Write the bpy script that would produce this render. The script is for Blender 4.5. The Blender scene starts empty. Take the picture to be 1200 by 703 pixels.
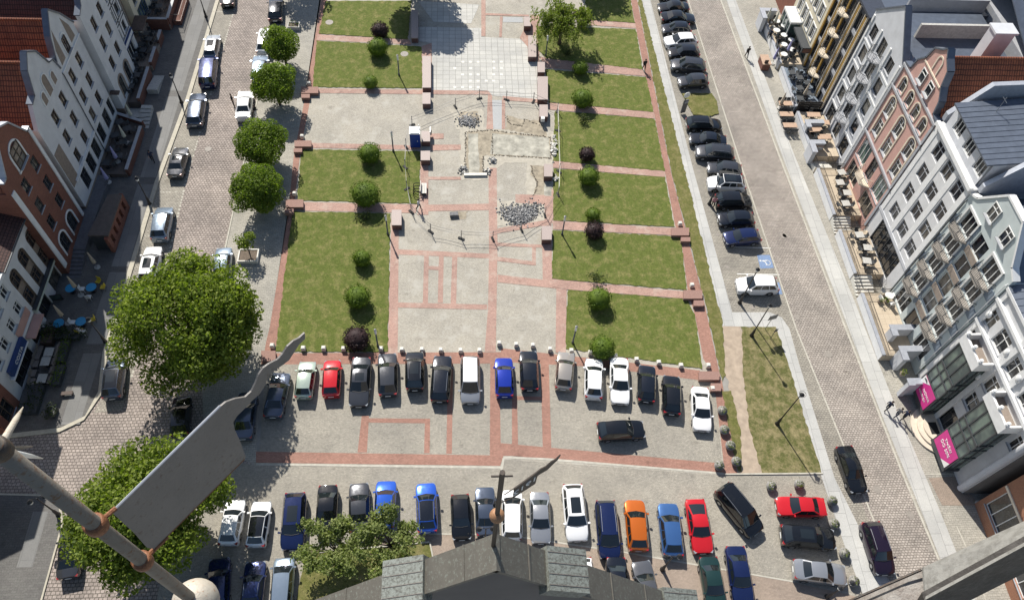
import bpy, bmesh, math, random
import numpy as np
from mathutils import Vector, Matrix
rnd = random.Random(7)
nrg = np.random.default_rng(11)
sc = bpy.context.scene
COL = sc.collection
PI = math.pi
ORD = ['first','second','third','fourth','fifth','sixth','seventh','eighth','ninth','tenth','eleventh','twelfth','thirteenth','fourteenth','fifteenth','sixteenth','seventeenth','eighteenth']

# ------------------------------------------------------------------ survey camera (pixel of the 1200 px photo -> place on the ground)
F, CX, CY, H = 900., 600., 351.5, 65.
NX, NY, VX = 540., 945., 527.
def nrm(v):
    l = math.sqrt(sum(a*a for a in v)); return tuple(a/l for a in v)
def crs(a, b): return (a[1]*b[2]-a[2]*b[1], a[2]*b[0]-a[0]*b[2], a[0]*b[1]-a[1]*b[0])
def dt(a, b): return sum(x*y for x, y in zip(a, b))
UP = tuple(-a for a in nrm(((NX-CX)/F, -(NY-CY)/F, -1.)))
VY = CY-(F*F+(VX-CX)*(NX-CX))/(NY-CY)
YY = nrm(((VX-CX)/F, -(VY-CY)/F, -1.))
XX = crs(YY, UP)
def ray(px, py):
    c = ((px-CX)/F, -(py-CY)/F, -1.)
    return (dt(c, XX), dt(c, YY), dt(c, UP))
def G(px, py, z=0.):
    r = ray(px, py); t = (z-H)/r[2]
    return Vector((r[0]*t, r[1]*t, z))
def Gx(p, z=0.): return G(p[0], p[1], z)
def RD(px, py, d):          # point at depth d along the sight line
    r = ray(px, py); return Vector((r[0]*d, r[1]*d, H+r[2]*d))
def VP(px, py, A, B):       # point on the vertical plane through A and B
    r = ray(px, py); dx, dy = B[0]-A[0], B[1]-A[1]; L = math.hypot(dx, dy); nx, ny = -dy/L, dx/L
    t = (A[0]*nx+A[1]*ny)/(r[0]*nx+r[1]*ny)
    return Vector((r[0]*t, r[1]*t, H+r[2]*t))

cam = bpy.data.cameras.new('camera'); camo = bpy.data.objects.new('camera', cam); COL.objects.link(camo)
M = Matrix(((XX[0], XX[1], XX[2]), (YY[0], YY[1], YY[2]), (UP[0], UP[1], UP[2])))   # camera axes in world = columns
camo.matrix_world = Matrix.Translation((0, 0, H)) @ M.to_4x4()
cam.sensor_fit = 'HORIZONTAL'; cam.sensor_width = 36; cam.lens = 36*F/1200.
cam.clip_start = .2; cam.clip_end = 2000
sc.camera = camo

# ------------------------------------------------------------------ materials
MATS = {}
def newmat(name):
    m = bpy.data.materials.new(name); m.use_nodes = True; nt = m.node_tree
    b = nt.nodes['Principled BSDF']; MATS[name] = m
    return m, nt, b
def N(nt, t, **kw):
    n = nt.nodes.new(t)
    for k, v in kw.items(): setattr(n, k, v)
    return n
def mixc(nt, fac, a, b, mode='MIX'):
    n = N(nt, 'ShaderNodeMix', data_type='RGBA', blend_type=mode)
    for s, v in ((n.inputs[0], fac), (n.inputs[6], a), (n.inputs[7], b)):
        if hasattr(v, 'links'): nt.links.new(v, s)
        elif isinstance(v, (int, float)): s.default_value = v
        else: s.default_value = (*v, 1)
    return n.outputs[2]
def noise(nt, vec, scale, detail=4, rough=.6):
    n = N(nt, 'ShaderNodeTexNoise'); n.inputs['Scale'].default_value = scale
    n.inputs['Detail'].default_value = detail; n.inputs['Roughness'].default_value = rough
    nt.links.new(vec, n.inputs['Vector']); return n.outputs['Fac']
def ramp(nt, fac, lo, hi, a=(0,0,0), b=(1,1,1)):
    n = N(nt, 'ShaderNodeValToRGB'); e = n.color_ramp.elements
    e[0].position = lo; e[1].position = hi; e[0].color = (*a, 1); e[1].color = (*b, 1)
    nt.links.new(fac, n.inputs[0]); return n.outputs[0]
def coords(nt, rot=0, kind='Object'):
    t = N(nt, 'ShaderNodeTexCoord'); mp = N(nt, 'ShaderNodeMapping'); mp.inputs['Rotation'].default_value = (0, 0, rot)
    nt.links.new(t.outputs[kind], mp.inputs[0]); return mp.outputs[0]
def bump(nt, b, h, strength, dist):
    n = N(nt, 'ShaderNodeBump'); n.inputs['Strength'].default_value = strength; n.inputs['Distance'].default_value = dist
    nt.links.new(h, n.inputs['Height']); nt.links.new(n.outputs[0], b.inputs['Normal'])
def plain(name, c, rough=.6, metal=0., var=.12, scale=3., coat=0., spec=.5, bmp=0.):
    m, nt, b = newmat(name); b.inputs['Roughness'].default_value = rough; b.inputs['Metallic'].default_value = metal
    b.inputs['Coat Weight'].default_value = coat; b.inputs['Coat Roughness'].default_value = .04
    b.inputs['Specular IOR Level'].default_value = spec
    if var:
        v = coords(nt); f = noise(nt, v, scale, 5)
        lo = tuple(x*(1-var) for x in c); hi = tuple(min(1, x*(1+var)) for x in c)
        nt.links.new(ramp(nt, f, .3, .7, lo, hi), b.inputs['Base Color'])
        if bmp: bump(nt, b, f, bmp, .03)
    else: b.inputs['Base Color'].default_value = (*c, 1)
    return m
def bricks(name, c1, c2, mortar, bw, rh, ms=.02, rough=.8, stain=.25, stain_scale=.25, rot=0, bmp=.4, offset=.5, wear=None, fine=.2, swap=False):
    m, nt, b = newmat(name); v = coords(nt, rot); b.inputs['Roughness'].default_value = rough
    b.inputs['Specular IOR Level'].default_value = .3
    if swap:
        s = N(nt, 'ShaderNodeSeparateXYZ'); k = N(nt, 'ShaderNodeCombineXYZ'); nt.links.new(v, s.inputs[0])
        nt.links.new(s.outputs[1], k.inputs[0]); nt.links.new(s.outputs[2], k.inputs[1]); vb = k.outputs[0]
    else: vb = v
    wv = N(nt, 'ShaderNodeTexNoise'); wv.inputs['Scale'].default_value = 1.3; nt.links.new(vb, wv.inputs['Vector'])
    ad = N(nt, 'ShaderNodeVectorMath', operation='MULTIPLY_ADD'); ad.inputs[1].default_value = (.12,.12,0) if not swap else (0,0,0)
    nt.links.new(wv.outputs['Color'], ad.inputs[0]); nt.links.new(vb, ad.inputs[2])
    br = N(nt, 'ShaderNodeTexBrick'); br.offset = offset
    nt.links.new(ad.outputs[0], br.inputs['Vector'])
    for k, val in (('Color1', (*c1, 1)), ('Color2', (*c2, 1)), ('Mortar', (*mortar, 1)), ('Scale', 1), ('Mortar Size', ms), ('Mortar Smooth', .3), ('Brick Width', bw), ('Row Height', rh), ('Bias', 0)):
        br.inputs[k].default_value = val
    f1 = noise(nt, v, stain_scale, 5, .65); f2 = noise(nt, v, 9, 3)
    g = 1-stain
    c = mixc(nt, 1., br.outputs['Color'], ramp(nt, f1, .32, .68, (g, g, g), (1.08, 1.07, 1.05)), 'MULTIPLY')
    c = mixc(nt, 1., c, ramp(nt, f2, .3, .7, (1-fine,)*3, (1+fine*.6,)*3), 'MULTIPLY')
    if 'pavers' in name or 'cobble' in name:
        f4 = noise(nt, v, .9, 3, .55); c = mixc(nt, 1., c, ramp(nt, f4, .62, .74, (1,1,1), (.74,.735,.73)), 'MULTIPLY')
    if wear:
        f3 = noise(nt, v, .55, 6, .7); c = mixc(nt, ramp(nt, f3, .52, .68), c, wear)
    nt.links.new(c, b.inputs['Base Color'])
    inv = N(nt, 'ShaderNodeMath', operation='SUBTRACT'); inv.inputs[0].default_value = 1; nt.links.new(br.outputs['Fac'], inv.inputs[1])
    if bmp: bump(nt, b, inv.outputs[0], bmp, .02)
    return m
def grass(name, ca, cb, dry, patch=(.5, .75), sc_=.35):
    m, nt, b = newmat(name); v = coords(nt); b.inputs['Roughness'].default_value = .9; b.inputs['Specular IOR Level'].default_value = .15
    f1 = noise(nt, v, sc_, 6, .7); f2 = noise(nt, v, 5, 5, .75); f3 = noise(nt, v, 1.1, 6, .75); f4 = noise(nt, v, 22, 3, .7)
    c = mixc(nt, f1, ca, cb)
    c = mixc(nt, ramp(nt, f3, patch[0], patch[1]), c, dry)
    c = mixc(nt, 1., c, ramp(nt, f2, .25, .75, (.55, .58, .5), (1.25, 1.25, 1.1)), 'MULTIPLY')
    c = mixc(nt, 1., c, ramp(nt, f4, .3, .7, (.6, .62, .55), (1.3, 1.28, 1.2)), 'MULTIPLY')
    nt.links.new(c, b.inputs['Base Color']); bump(nt, b, f4, .9, .06)
    return m
def leafmat(name, a, b_, tr=.25, rough=.6):
    m, nt, b = newmat(name); g = N(nt, 'ShaderNodeNewGeometry')
    c = mixc(nt, 1., ramp(nt, g.outputs['Random Per Island'], 0., 1., a, b_), ramp(nt, noise(nt, coords(nt), .55, 3), .32, .68, (.74,.77,.72), (1.28,1.24,1.18)), 'MULTIPLY')
    b.inputs['Roughness'].default_value = rough; b.inputs['Specular IOR Level'].default_value = .18
    nt.links.new(c, b.inputs['Base Color'])
    t = N(nt, 'ShaderNodeBsdfTranslucent'); c2 = mixc(nt, 1., c, (1.5, 1.7, .6), 'MULTIPLY'); nt.links.new(c2, t.inputs[0])
    mx = N(nt, 'ShaderNodeMixShader'); mx.inputs[0].default_value = tr
    nt.links.new(b.outputs[0], mx.inputs[1]); nt.links.new(t.outputs[0], mx.inputs[2])
    nt.links.new(mx.outputs[0], nt.nodes['Material Output'].inputs[0])
    return m
def paint(name, c, metal=.0, rough=.28):
    m, nt, b = newmat('paint_'+name); b.inputs['Base Color'].default_value = (*c, 1)
    b.inputs['Roughness'].default_value = rough; b.inputs['Metallic'].default_value = metal
    b.inputs['Coat Weight'].default_value = 1.; b.inputs['Coat Roughness'].default_value = .03
    v = coords(nt); f = noise(nt, v, 4, 6, .7)
    nt.links.new(ramp(nt, f, .3, .75, (rough*.45,)*3, (rough*.8,)*3), b.inputs['Roughness']); b.inputs['Specular IOR Level'].default_value = .3
    d = noise(nt, v, 1.7, 6, .75)
    nt.links.new(mixc(nt, ramp(nt, d, .55, .85, (0,)*3, (.035,)*3), c, (.36, .33, .28)), b.inputs['Base Color'])
    return m

bricks('road_cobble', (.485,.435,.39), (.35,.312,.28), (.21,.19,.165), .29, .215, .032, stain=.32, bmp=.9, fine=.3)
bricks('left_cobble', (.43,.37,.335), (.31,.265,.24), (.16,.14,.12), .34, .29, .035, stain=.32, bmp=.8, fine=.25)
bricks('bay_pavers', (.39,.365,.31), (.30,.28,.24), (.19,.175,.15), .3, .2, .025, stain=.25, bmp=.6, fine=.25)
bricks('grey_pavers', (.385,.36,.305), (.30,.28,.24), (.2,.185,.155), .2, .1, .008, stain=.2, bmp=.2, fine=.28)
bricks('plaza_pavers', (.44,.41,.345), (.36,.335,.285), (.24,.23,.2), .2, .1, .008, stain=.16, bmp=.2, fine=.24, wear=(.41,.39,.34))
bricks('walk_pavers', (.40,.38,.33), (.33,.315,.275), (.17,.16,.14), .4, .2, .012, stain=.18, bmp=.2, fine=.2)
bricks('dark_pavers', (.15,.147,.14), (.125,.12,.117), (.1,.1,.095), .4, .2, .012, stain=.2, bmp=.2, fine=.2)  # dark grey paving, colour lowered further to deepen the left-hand shade
bricks('red_pavers', (.40,.215,.165), (.325,.17,.13), (.2,.14,.11), .24, .12, .010, stain=.2, bmp=.25, fine=.2)
bricks('pink_pavers', (.47,.30,.245), (.40,.25,.205), (.28,.205,.17), .24, .12, .010, stain=.22, bmp=.2, fine=.24, wear=(.43,.335,.275))
bricks('plaza_tile', (.50,.495,.46), (.43,.425,.40), (.27,.265,.24), .78, .78, .03, stain=.13, bmp=.1, offset=0., fine=.12)
bricks('slab', (.47,.47,.45), (.41,.41,.395), (.26,.26,.25), 2., 1., .02, stain=.14, bmp=.1, fine=.1, rot=PI/2)
bricks('slab_shaded', (.215,.215,.212), (.185,.185,.18), (.15,.15,.15), 2., 1., .02, stain=.14, bmp=.1, fine=.1, rot=PI/2)  # copy of slab with the left side's shade put into its colour
bricks('brown_pavers', (.36,.29,.235), (.31,.25,.2), (.2,.16,.13), .2, .1, .008, stain=.18, bmp=.2, fine=.2)
bricks('terrace_tile', (.52,.44,.335), (.46,.385,.29), (.32,.26,.2), .6, .6, .012, stain=.12, bmp=.1, offset=0., fine=.1)
plain('base_ground', (.27,.26,.235), .9, var=.2, scale=.6)
plain('kerb', (.42,.40,.34), .8, var=.18, scale=2.5)
plain('beige_kerb', (.42,.39,.315), .8, var=.15, scale=2.5)
plain('dirt_path', (.36,.29,.22), .95, var=.2, scale=1.6, bmp=.3)
plain('sand', (.30,.26,.195), .95, var=.35, scale=1.6, bmp=.5)
plain('concrete_bed', (.35,.335,.28), .95, var=.4, scale=1.1, bmp=.3)
plain('grille_grey', (.27,.28,.28), .5, var=.1)
plain('rubble', (.165,.165,.165), .85, var=.5, scale=2.)
plain('granite_pink', (.34,.275,.25), .6, var=.25, scale=14)
plain('granite_dark', (.14,.075,.065), .45, var=.2, scale=14)
plain('stone_light', (.62,.60,.54), .7, var=.12, scale=8)
plain('brick_step', (.27,.16,.13), .85, var=.25, scale=9)
grass('lawn', (.100,.132,.034), (.152,.175,.054), (.27,.24,.12), (.47,.72))
grass('dry_lawn', (.10,.115,.045), (.15,.145,.065), (.30,.25,.16), (.42,.62), .8)
grass('rough_grass', (.13,.14,.05), (.17,.165,.065), (.27,.23,.13), (.45,.7), .9)
leafmat('leaf_maple', (.075,.125,.02), (.20,.26,.05), .4)
leafmat('leaf_big', (.07,.11,.018), (.24,.29,.06), .42)
leafmat('leaf_apple', (.12,.16,.05), (.25,.28,.11), .36)
leafmat('leaf_willow', (.13,.175,.035), (.23,.275,.065), .35)
leafmat('leaf_box', (.055,.10,.010), (.12,.175,.022), .2)
leafmat('leaf_purple', (.022,.014,.016), (.05,.03,.032), .15)
leafmat('leaf_dark', (.02,.035,.012), (.045,.06,.02), .2)
leafmat('leaf_shrub', (.05,.07,.025), (.10,.12,.05), .25)
plain('flowers', (.6,.55,.5), .7, var=.4, scale=20)
plain('bark', (.13,.10,.075), .9, var=.35, scale=6, bmp=.5)
plain('lamp_black', (.018,.018,.02), .4, var=.2)
plain('lamp_grey', (.10,.10,.105), .4, var=.2)
plain('lamp_white', (.82,.82,.78), .35, var=.05)
plain('steel', (.35,.36,.37), .35, .8, .15)
plain('concrete', (.42,.41,.38), .85, var=.2, scale=5)
plain('rubber', (.018,.018,.018), .8, var=.15)
plain('alloy', (.42,.43,.44), .3, .7, .1)
plain('trim_black', (.015,.015,.016), .5, var=.1)
plain('plate_white', (.8,.8,.77), .5, var=0)
plain('lens_red', (.30,.012,.012), .2, var=0, coat=1)
plain('lens_clear', (.26,.28,.30), .12, var=0, coat=1)
m, nt, b = newmat('car_glass'); b.inputs['Base Color'].default_value = (.012,.016,.018,1); b.inputs['Roughness'].default_value = .03; b.inputs['Specular IOR Level'].default_value = .9
m, nt, b = newmat('window_glass'); b.inputs['Roughness'].default_value = .06; b.inputs['Specular IOR Level'].default_value = .7
v = coords(nt); oi = N(nt, 'ShaderNodeObjectInfo'); cr = N(nt, 'ShaderNodeValToRGB'); e = cr.color_ramp; e.elements[0].color = (.02,.022,.026,1); e.elements[1].position = .95; e.elements[1].color = (.16,.145,.12,1); q = e.elements.new(.55); q.color = (.035,.037,.04,1); q = e.elements.new(.75); q.color = (.09,.085,.075,1); e.interpolation = 'CONSTANT'
nt.links.new(oi.outputs['Random'], cr.inputs[0]); nt.links.new(mixc(nt, 1., cr.outputs[0], ramp(nt, noise(nt, v, 1.6, 3), .35, .65, (.5,.5,.5), (1.4,1.4,1.4)), 'MULTIPLY'), b.inputs['Base Color'])
m, nt, b = newmat('green_glass'); b.inputs['Roughness'].default_value = .06; b.inputs['Specular IOR Level'].default_value = .8
v = coords(nt); nt.links.new(ramp(nt, noise(nt, v, .5, 2), .45, .62, (.05,.075,.075), (.14,.19,.16)), b.inputs['Base Color'])

P = {}
for nme, c, me, ro in (('black', (.007,.008,.010), .1, .25), ('ink', (.010,.013,.02), .3, .28), ('navy', (.012,.022,.085), .4, .28), ('blue', (.015,.04,.36), .35, .26),
        ('royal', (.02,.10,.52), .35, .28), ('sky', (.06,.15,.36), .5, .3), ('paleblue', (.24,.30,.37), .5, .32), ('silver', (.40,.41,.42), .6, .32), ('grey', (.05,.053,.06), .4, .3), ('midgrey', (.12,.123,.13), .5, .3),
        ('white', (.78,.78,.77), 0, .3), ('red', (.52,.014,.02), .15, .28), ('orange', (.56,.13,.012), .35, .3), ('mint', (.42,.50,.42), .4, .32), ('green', (.018,.05,.045), .4, .28), ('purple', (.022,.012,.028), .4, .28), ('champagne', (.40,.365,.32), .5, .32), ('slate', (.075,.095,.135), .5, .3)):
    P[nme] = paint(nme, c, me, ro)

# ------------------------------------------------------------------ mesh builder and tagging
class MB:
    def __init__(s): s.v = []; s.f = []; s.m = []
    def add(s, vs, fs, mi=0):
        o = len(s.v); s.v += [tuple(v) for v in vs]
        for f in fs: s.f.append(tuple(i+o for i in f)); s.m.append(mi)
    def box(s, c, d, rz=0, mi=0, tilt=None):
        hx, hy, hz = d[0]/2, d[1]/2, d[2]/2; co, si = math.cos(rz), math.sin(rz); vs = []
        for z in (-hz, hz):
            for x, y in ((-hx,-hy),(hx,-hy),(hx,hy),(-hx,hy)):
                p = Vector((x, y, z))
                if tilt is not None: p = tilt @ p
                vs.append((c[0]+p.x*co-p.y*si, c[1]+p.x*si+p.y*co, c[2]+p.z))
        s.add(vs, [(3,2,1,0),(4,5,6,7),(0,1,5,4),(1,2,6,5),(2,3,7,6),(3,0,4,7)], mi)
    def bx(s, x0, x1, y0, y1, z0, z1, mi=0):
        s.box(((x0+x1)/2, (y0+y1)/2, (z0+z1)/2), (abs(x1-x0), abs(y1-y0), abs(z1-z0)), 0, mi)
    def prism(s, poly, z0, z1, mi=0, bottom=False):
        a = sum(poly[i][0]*poly[(i+1) % len(poly)][1]-poly[(i+1) % len(poly)][0]*poly[i][1] for i in range(len(poly)))
        if a < 0: poly = poly[::-1]
        n = len(poly); vs = [(p[0], p[1], z0) for p in poly]+[(p[0], p[1], z1) for p in poly]
        fs = [tuple(range(n, 2*n))]+[(i, (i+1) % n, n+(i+1) % n, n+i) for i in range(n)]
        if bottom: fs.append(tuple(range(n-1, -1, -1)))
        s.add(vs, fs, mi)
    def sheet(s, poly, z, mi=0):
        a = sum(poly[i][0]*poly[(i+1) % len(poly)][1]-poly[(i+1) % len(poly)][0]*poly[i][1] for i in range(len(poly)))
        if a < 0: poly = poly[::-1]
        s.add([(p[0], p[1], z) for p in poly], [tuple(range(len(poly)))], mi)
    def slab(s, pts, n, t, mi=0):       # planar polygon thickened along n by t (pts front)
        n = Vector(n).normalized()*t; k = len(pts); vs = [tuple(p) for p in pts]+[tuple(Vector(p)-n) for p in pts]
        s.add(vs, [tuple(range(k)), tuple(range(2*k-1, k-1, -1))]+[(i, k+i, k+(i+1) % k, (i+1) % k) for i in range(k)], mi)
    def tube(s, pts, r, n=8, mi=0, cap=True):
        pts = [Vector(p) for p in pts]; rs = r if isinstance(r, (list, tuple)) else [r]*len(pts); o = len(s.v); u = None
        for i, p in enumerate(pts):
            d = (pts[min(i+1, len(pts)-1)]-pts[max(i-1, 0)])
            d = d.normalized() if d.length > 1e-9 else Vector((0, 0, 1))
            if u is None: u = d.orthogonal().normalized()
            else:
                u = u-d*u.dot(d)
                u = u.normalized() if u.length > 1e-6 else d.orthogonal().normalized()
            w = d.cross(u)
            for k in range(n):
                a = 2*PI*k/n; q = p+(u*math.cos(a)+w*math.sin(a))*rs[i]; s.v.append(tuple(q))
        for i in range(len(pts)-1):
            for k in range(n):
                a, b_ = o+i*n+k, o+i*n+(k+1) % n; s.f.append((a, b_, b_+n, a+n)); s.m.append(mi)
        if cap:
            s.f.append(tuple(o+k for k in range(n-1, -1, -1))); s.m.append(mi)
            s.f.append(tuple(o+(len(pts)-1)*n+k for k in range(n))); s.m.append(mi)
    def lathe(s, c, prof, n=16, mi=0):   # prof: (r, z)
        s.tube([(c[0], c[1], c[2]+z) for r, z in prof], [max(r, 1e-4) for r, z in prof], n, mi)
    def ball(s, c, r, nu=14, nv=8, mi=0):
        rr = r if isinstance(r, (tuple, list)) else (r, r, r); vs = []; fs = []
        for j in range(nv+1):
            t = PI*j/nv
            for i in range(nu):
                p = 2*PI*i/nu; vs.append((c[0]+rr[0]*math.sin(t)*math.cos(p), c[1]+rr[1]*math.sin(t)*math.sin(p), c[2]-rr[2]*math.cos(t)))
        for j in range(nv):
            for i in range(nu): fs.append((j*nu+i, j*nu+(i+1) % nu, (j+1)*nu+(i+1) % nu, (j+1)*nu+i))
        s.add(vs, fs, mi)
    def build(s, name, mats, parent=None, smooth=False, world=False, angle=None):
        me = bpy.data.meshes.new(name); off = Vector((0, 0, 0))
        if world and parent is not None: off = parent.location
        me.from_pydata([(v[0]-off.x, v[1]-off.y, v[2]-off.z) for v in s.v], [], s.f)
        for k in (mats if isinstance(mats, (list, tuple)) else [mats]): me.materials.append(MATS[k] if isinstance(k, str) else k)
        me.polygons.foreach_set('material_index', s.m)
        if smooth: me.polygons.foreach_set('use_smooth', [True]*len(s.f))
        if angle: 
            try: me.set_sharp_from_angle(angle=math.radians(angle))
            except Exception: pass
        me.update()
        return link(name, me, parent)
def link(name, me, parent=None):
    o = bpy.data.objects.new(name, me); COL.objects.link(o)
    if parent is not None: o.parent = parent
    return o
def tag(o, label=None, cat=None, group=None, kind=None):
    if label: o['label'] = label
    if cat: o['category'] = cat
    if group: o['group'] = group
    if kind: o['kind'] = kind
    return o
def thing(name, label, cat, loc=(0,0,0), rz=0, group=None):
    o = bpy.data.objects.new(name, None); COL.objects.link(o); o.location = loc; o.rotation_euler = (0, 0, rz); o.empty_display_size = .3
    return tag(o, label, cat, group)
def place(o, loc, rz=0):     # move a world-built single mesh so that its origin is at loc
    o.location = loc; o.rotation_euler = (0, 0, rz); return o
def dup(root, loc, rz, label, group=None):
    kids = {}
    r = root.copy(); COL.objects.link(r); r.location = loc; r.rotation_euler = (0, 0, rz); r['label'] = label
    if group: r['group'] = group
    for ch in list(root.children):
        c = ch.copy(); COL.objects.link(c); c.parent = r
        for g in list(ch.children):
            d = g.copy(); COL.objects.link(d); d.parent = c
    return r
def text(s, size, ext, m):
    cu = bpy.data.curves.new('txt', 'FONT'); cu.body = s; cu.size = size; cu.extrude = ext; cu.align_x = 'CENTER'; cu.align_y = 'CENTER'
    o = bpy.data.objects.new('txt', cu); COL.objects.link(o); bpy.context.view_layer.update()
    me = bpy.data.meshes.new_from_object(o.evaluated_get(bpy.context.evaluated_depsgraph_get())); bpy.data.objects.remove(o)
    me.materials.clear(); me.materials.append(MATS[m]); return me
def leaves(name, mat, pts, nrms, size, parent=None, jit=.9, asp=.62, droop=0.):
    n = len(pts); r = nrg.normal(size=(n, 3)); d = nrms+jit*r; d /= np.linalg.norm(d, axis=1)[:, None]+1e-9
    a = nrg.normal(size=(n, 3)); 
    if droop: a = a*(1-droop)+np.array([0, 0, -1])*droop*2
    a -= d*(a*d).sum(1)[:, None]; a /= np.linalg.norm(a, axis=1)[:, None]+1e-9
    b = np.cross(d, a); sz = size*(.6+.8*nrg.random(n))[:, None]
    v = np.empty((n, 4, 3)); v[:, 0] = pts-a*sz*.5; v[:, 1] = pts+b*sz*.5*asp; v[:, 2] = pts+a*sz*.5; v[:, 3] = pts-b*sz*.5*asp
    me = bpy.data.meshes.new(name); me.vertices.add(n*4); me.vertices.foreach_set('co', v.reshape(-1))
    me.loops.add(n*4); me.loops.foreach_set('vertex_index', np.arange(n*4, dtype=np.int32))
    me.polygons.add(n); me.polygons.foreach_set('loop_start', np.arange(n, dtype=np.int32)*4)
    try: me.polygons.foreach_set('loop_total', np.full(n, 4, dtype=np.int32))
    except Exception: pass
    me.materials.append(MATS[mat]); me.update(calc_edges=True); me.validate()
    return link(name, me, parent)
def blobs(lobes, per, inner=.35):   # points on and inside ellipsoid lobes: (c, r)
    P_, N_ = [], []
    for c, r in lobes:
        r = np.array(r if isinstance(r, (tuple, list)) else (r, r, r)); k = int(per*(r[0]*r[1]+r[1]*r[2]+r[0]*r[2])/3)
        d = nrg.normal(size=(k, 3)); d /= np.linalg.norm(d, axis=1)[:, None]
        rad = 1-inner*nrg.random(k)**2*1.2
        P_.append(np.array(c)+d*r*rad[:, None]); N_.append(d)
    return np.concatenate(P_), np.concatenate(N_)
# ------------------------------------------------------------------ ground
def struct(name, mb, mat, **k): return tag(mb.build(name, mat, **k), kind='structure')
def PX(pts, z=0.): return [Gx(p, z) for p in pts]
def wob(poly, step=.5, amp=.05):
    out = []; n = len(poly)
    for i in range(n):
        a, b = Vector(poly[i][:2]), Vector(poly[(i+1) % n][:2]); k = max(1, int((b-a).length/step))
        for j in range(k): out.append(a+(b-a)*(j/k)+Vector((rnd.uniform(-amp, amp), rnd.uniform(-amp, amp))))
    return out
def sheets(name, layer, mat, polys, wobble=0, step=.5):
    mb = MB()
    for i, p in enumerate(polys):
        q = PX(p); mb.sheet(wob(q, step, wobble) if wobble else q, .004*layer+.0007*i)
    return struct(name, mb, mat)
mb = MB(); mb.sheet([(-250,-120),(250,-120),(250,330),(-250,330)], 0); struct('ground', mb, 'base_ground')
# left street: parking strip and cobbled lane
mb = MB(); mb.sheet([(-31.2,140),(-31.2,90.5),(-31.5,71.7),(-32.4,58.2),(-32.5,46.8),(-32.8,37.1),(-32.2,33),(-33.2,30.2),(-35,29.1),(-60,28.2),(-60,23),(-34.5,23.6),(-32.6,21.5),(-32.5,8),(-18,8),(-18,30),(-20.2,60),(-20.6,90),(-20.6,140)], .004)
struct('left_street', mb, 'left_cobble')
sheets('left_parking_strip', 2, 'bay_pavers', [[(281,-20),(275.8,6),(256.7,73),(245.8,115),(217.5,215),(198,297),(175,380),(153,445),(143,480),(110,484),(121,462),(127,413),(157,315),(186,215),(224,115),(234,75),(249,25),(262,-20)]])
mb = MB()
pts = [G(278,0),G(256.7,73),G(245.8,115),G(217.5,215),G(198,297),G(175,380),G(153,445)]
for i in range(len(pts)-1):
    a, b = pts[i], pts[i+1]; L = (b-a).length; k = 0.
    while k < L-.3:
        c = a+(b-a)*((k+.2)/L); mb.box((c.x, c.y, .011), (.16+rnd.uniform(0,.06), .26, .006), 0); k += .42+rnd.choice([0,0,.1,.5])
for y in (33, 39.5, 45.2, 51, 57, 63.2, 69.4, 75.5, 82, 88):
    for j in range(7):
        if rnd.random() < .75: mb.box((-31.6+j*.32+(-.7 if y < 60 else .2), y+rnd.uniform(-.05,.05), .0105), (.2, .14, .005))
struct('lane_marking_stones', mb, 'kerb')
# left pavement, raised, with its beige kerb
LK = [(-31.1,140),(-31.1,90.5),(-31.5,71.7),(-32.4,58.2),(-32.6,46.8),(-32.8,37.1),(-32.2,33),(-33.2,30.2),(-35,29.1),(-42,28.3),(-60,28)]
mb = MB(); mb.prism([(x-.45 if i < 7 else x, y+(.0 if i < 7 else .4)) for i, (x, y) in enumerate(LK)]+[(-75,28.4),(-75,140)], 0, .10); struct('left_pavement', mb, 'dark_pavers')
mb = MB()
for i in range(len(LK)-1):
    (x0, y0), (x1, y1) = LK[i], LK[i+1]; q = [(x0,y0),(x1,y1),(x1-(.45 if i+1 < 7 else 0),y1+(0 if i+1 < 7 else .4)),(x0-(.45 if i < 7 else 0),y0+(0 if i < 7 else .4))]
    mb.prism(q, 0, .13)
struct('left_kerb', mb, 'beige_kerb')
mb = MB()
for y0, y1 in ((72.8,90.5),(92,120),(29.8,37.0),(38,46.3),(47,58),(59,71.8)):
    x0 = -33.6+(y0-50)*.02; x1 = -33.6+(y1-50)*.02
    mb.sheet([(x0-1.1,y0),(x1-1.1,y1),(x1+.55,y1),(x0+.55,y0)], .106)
struct('left_pavement_slabs', mb, 'slab_shaded')
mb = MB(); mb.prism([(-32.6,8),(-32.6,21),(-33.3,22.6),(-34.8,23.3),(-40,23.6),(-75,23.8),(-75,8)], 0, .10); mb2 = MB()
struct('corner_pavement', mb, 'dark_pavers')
LK2 = [(-32.5,8),(-32.5,21),(-33.2,22.7),(-34.8,23.45),(-40,23.75),(-75,23.95)]
for (x0,y0),(x1,y1) in zip(LK2, LK2[1:]): mb2.prism([(x0,y0),(x1,y1),(x1-.14,y1-.14),(x0-.14,y0-.14)], 0, .13)
struct('corner_kerb', mb2, 'beige_kerb')
mb = MB(); mb.sheet([(-35.6,8),(-35.6,14.5),(-34.4,14.5),(-34.4,8)], .106); mb.sheet([(-35.2,17.5),(-35.2,22),(-34,22),(-34,17.5)], .107); struct('corner_slabs', mb, 'slab_shaded')
# tree strip between street and square
sheets('tree_strip', 3, 'walk_pavers', [[(330,-25),(326,0),(286,186),(262.6,294),(235,420),(240,520),(300,545),(306,425),(318,384),(338,250),(344,187),(360,102),(376,0),(380,-25)]])
mb = MB(); a = [G(332,-25), G(326,0), G(286,186), G(262.6,294), G(240,400)]
for p, q in zip(a, a[1:]): mb.prism([(p.x,p.y),(q.x,q.y),(q.x+.15,q.y),(p.x+.15,p.y)], 0, .07)
struct('tree_strip_kerb', mb, 'kerb')
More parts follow.
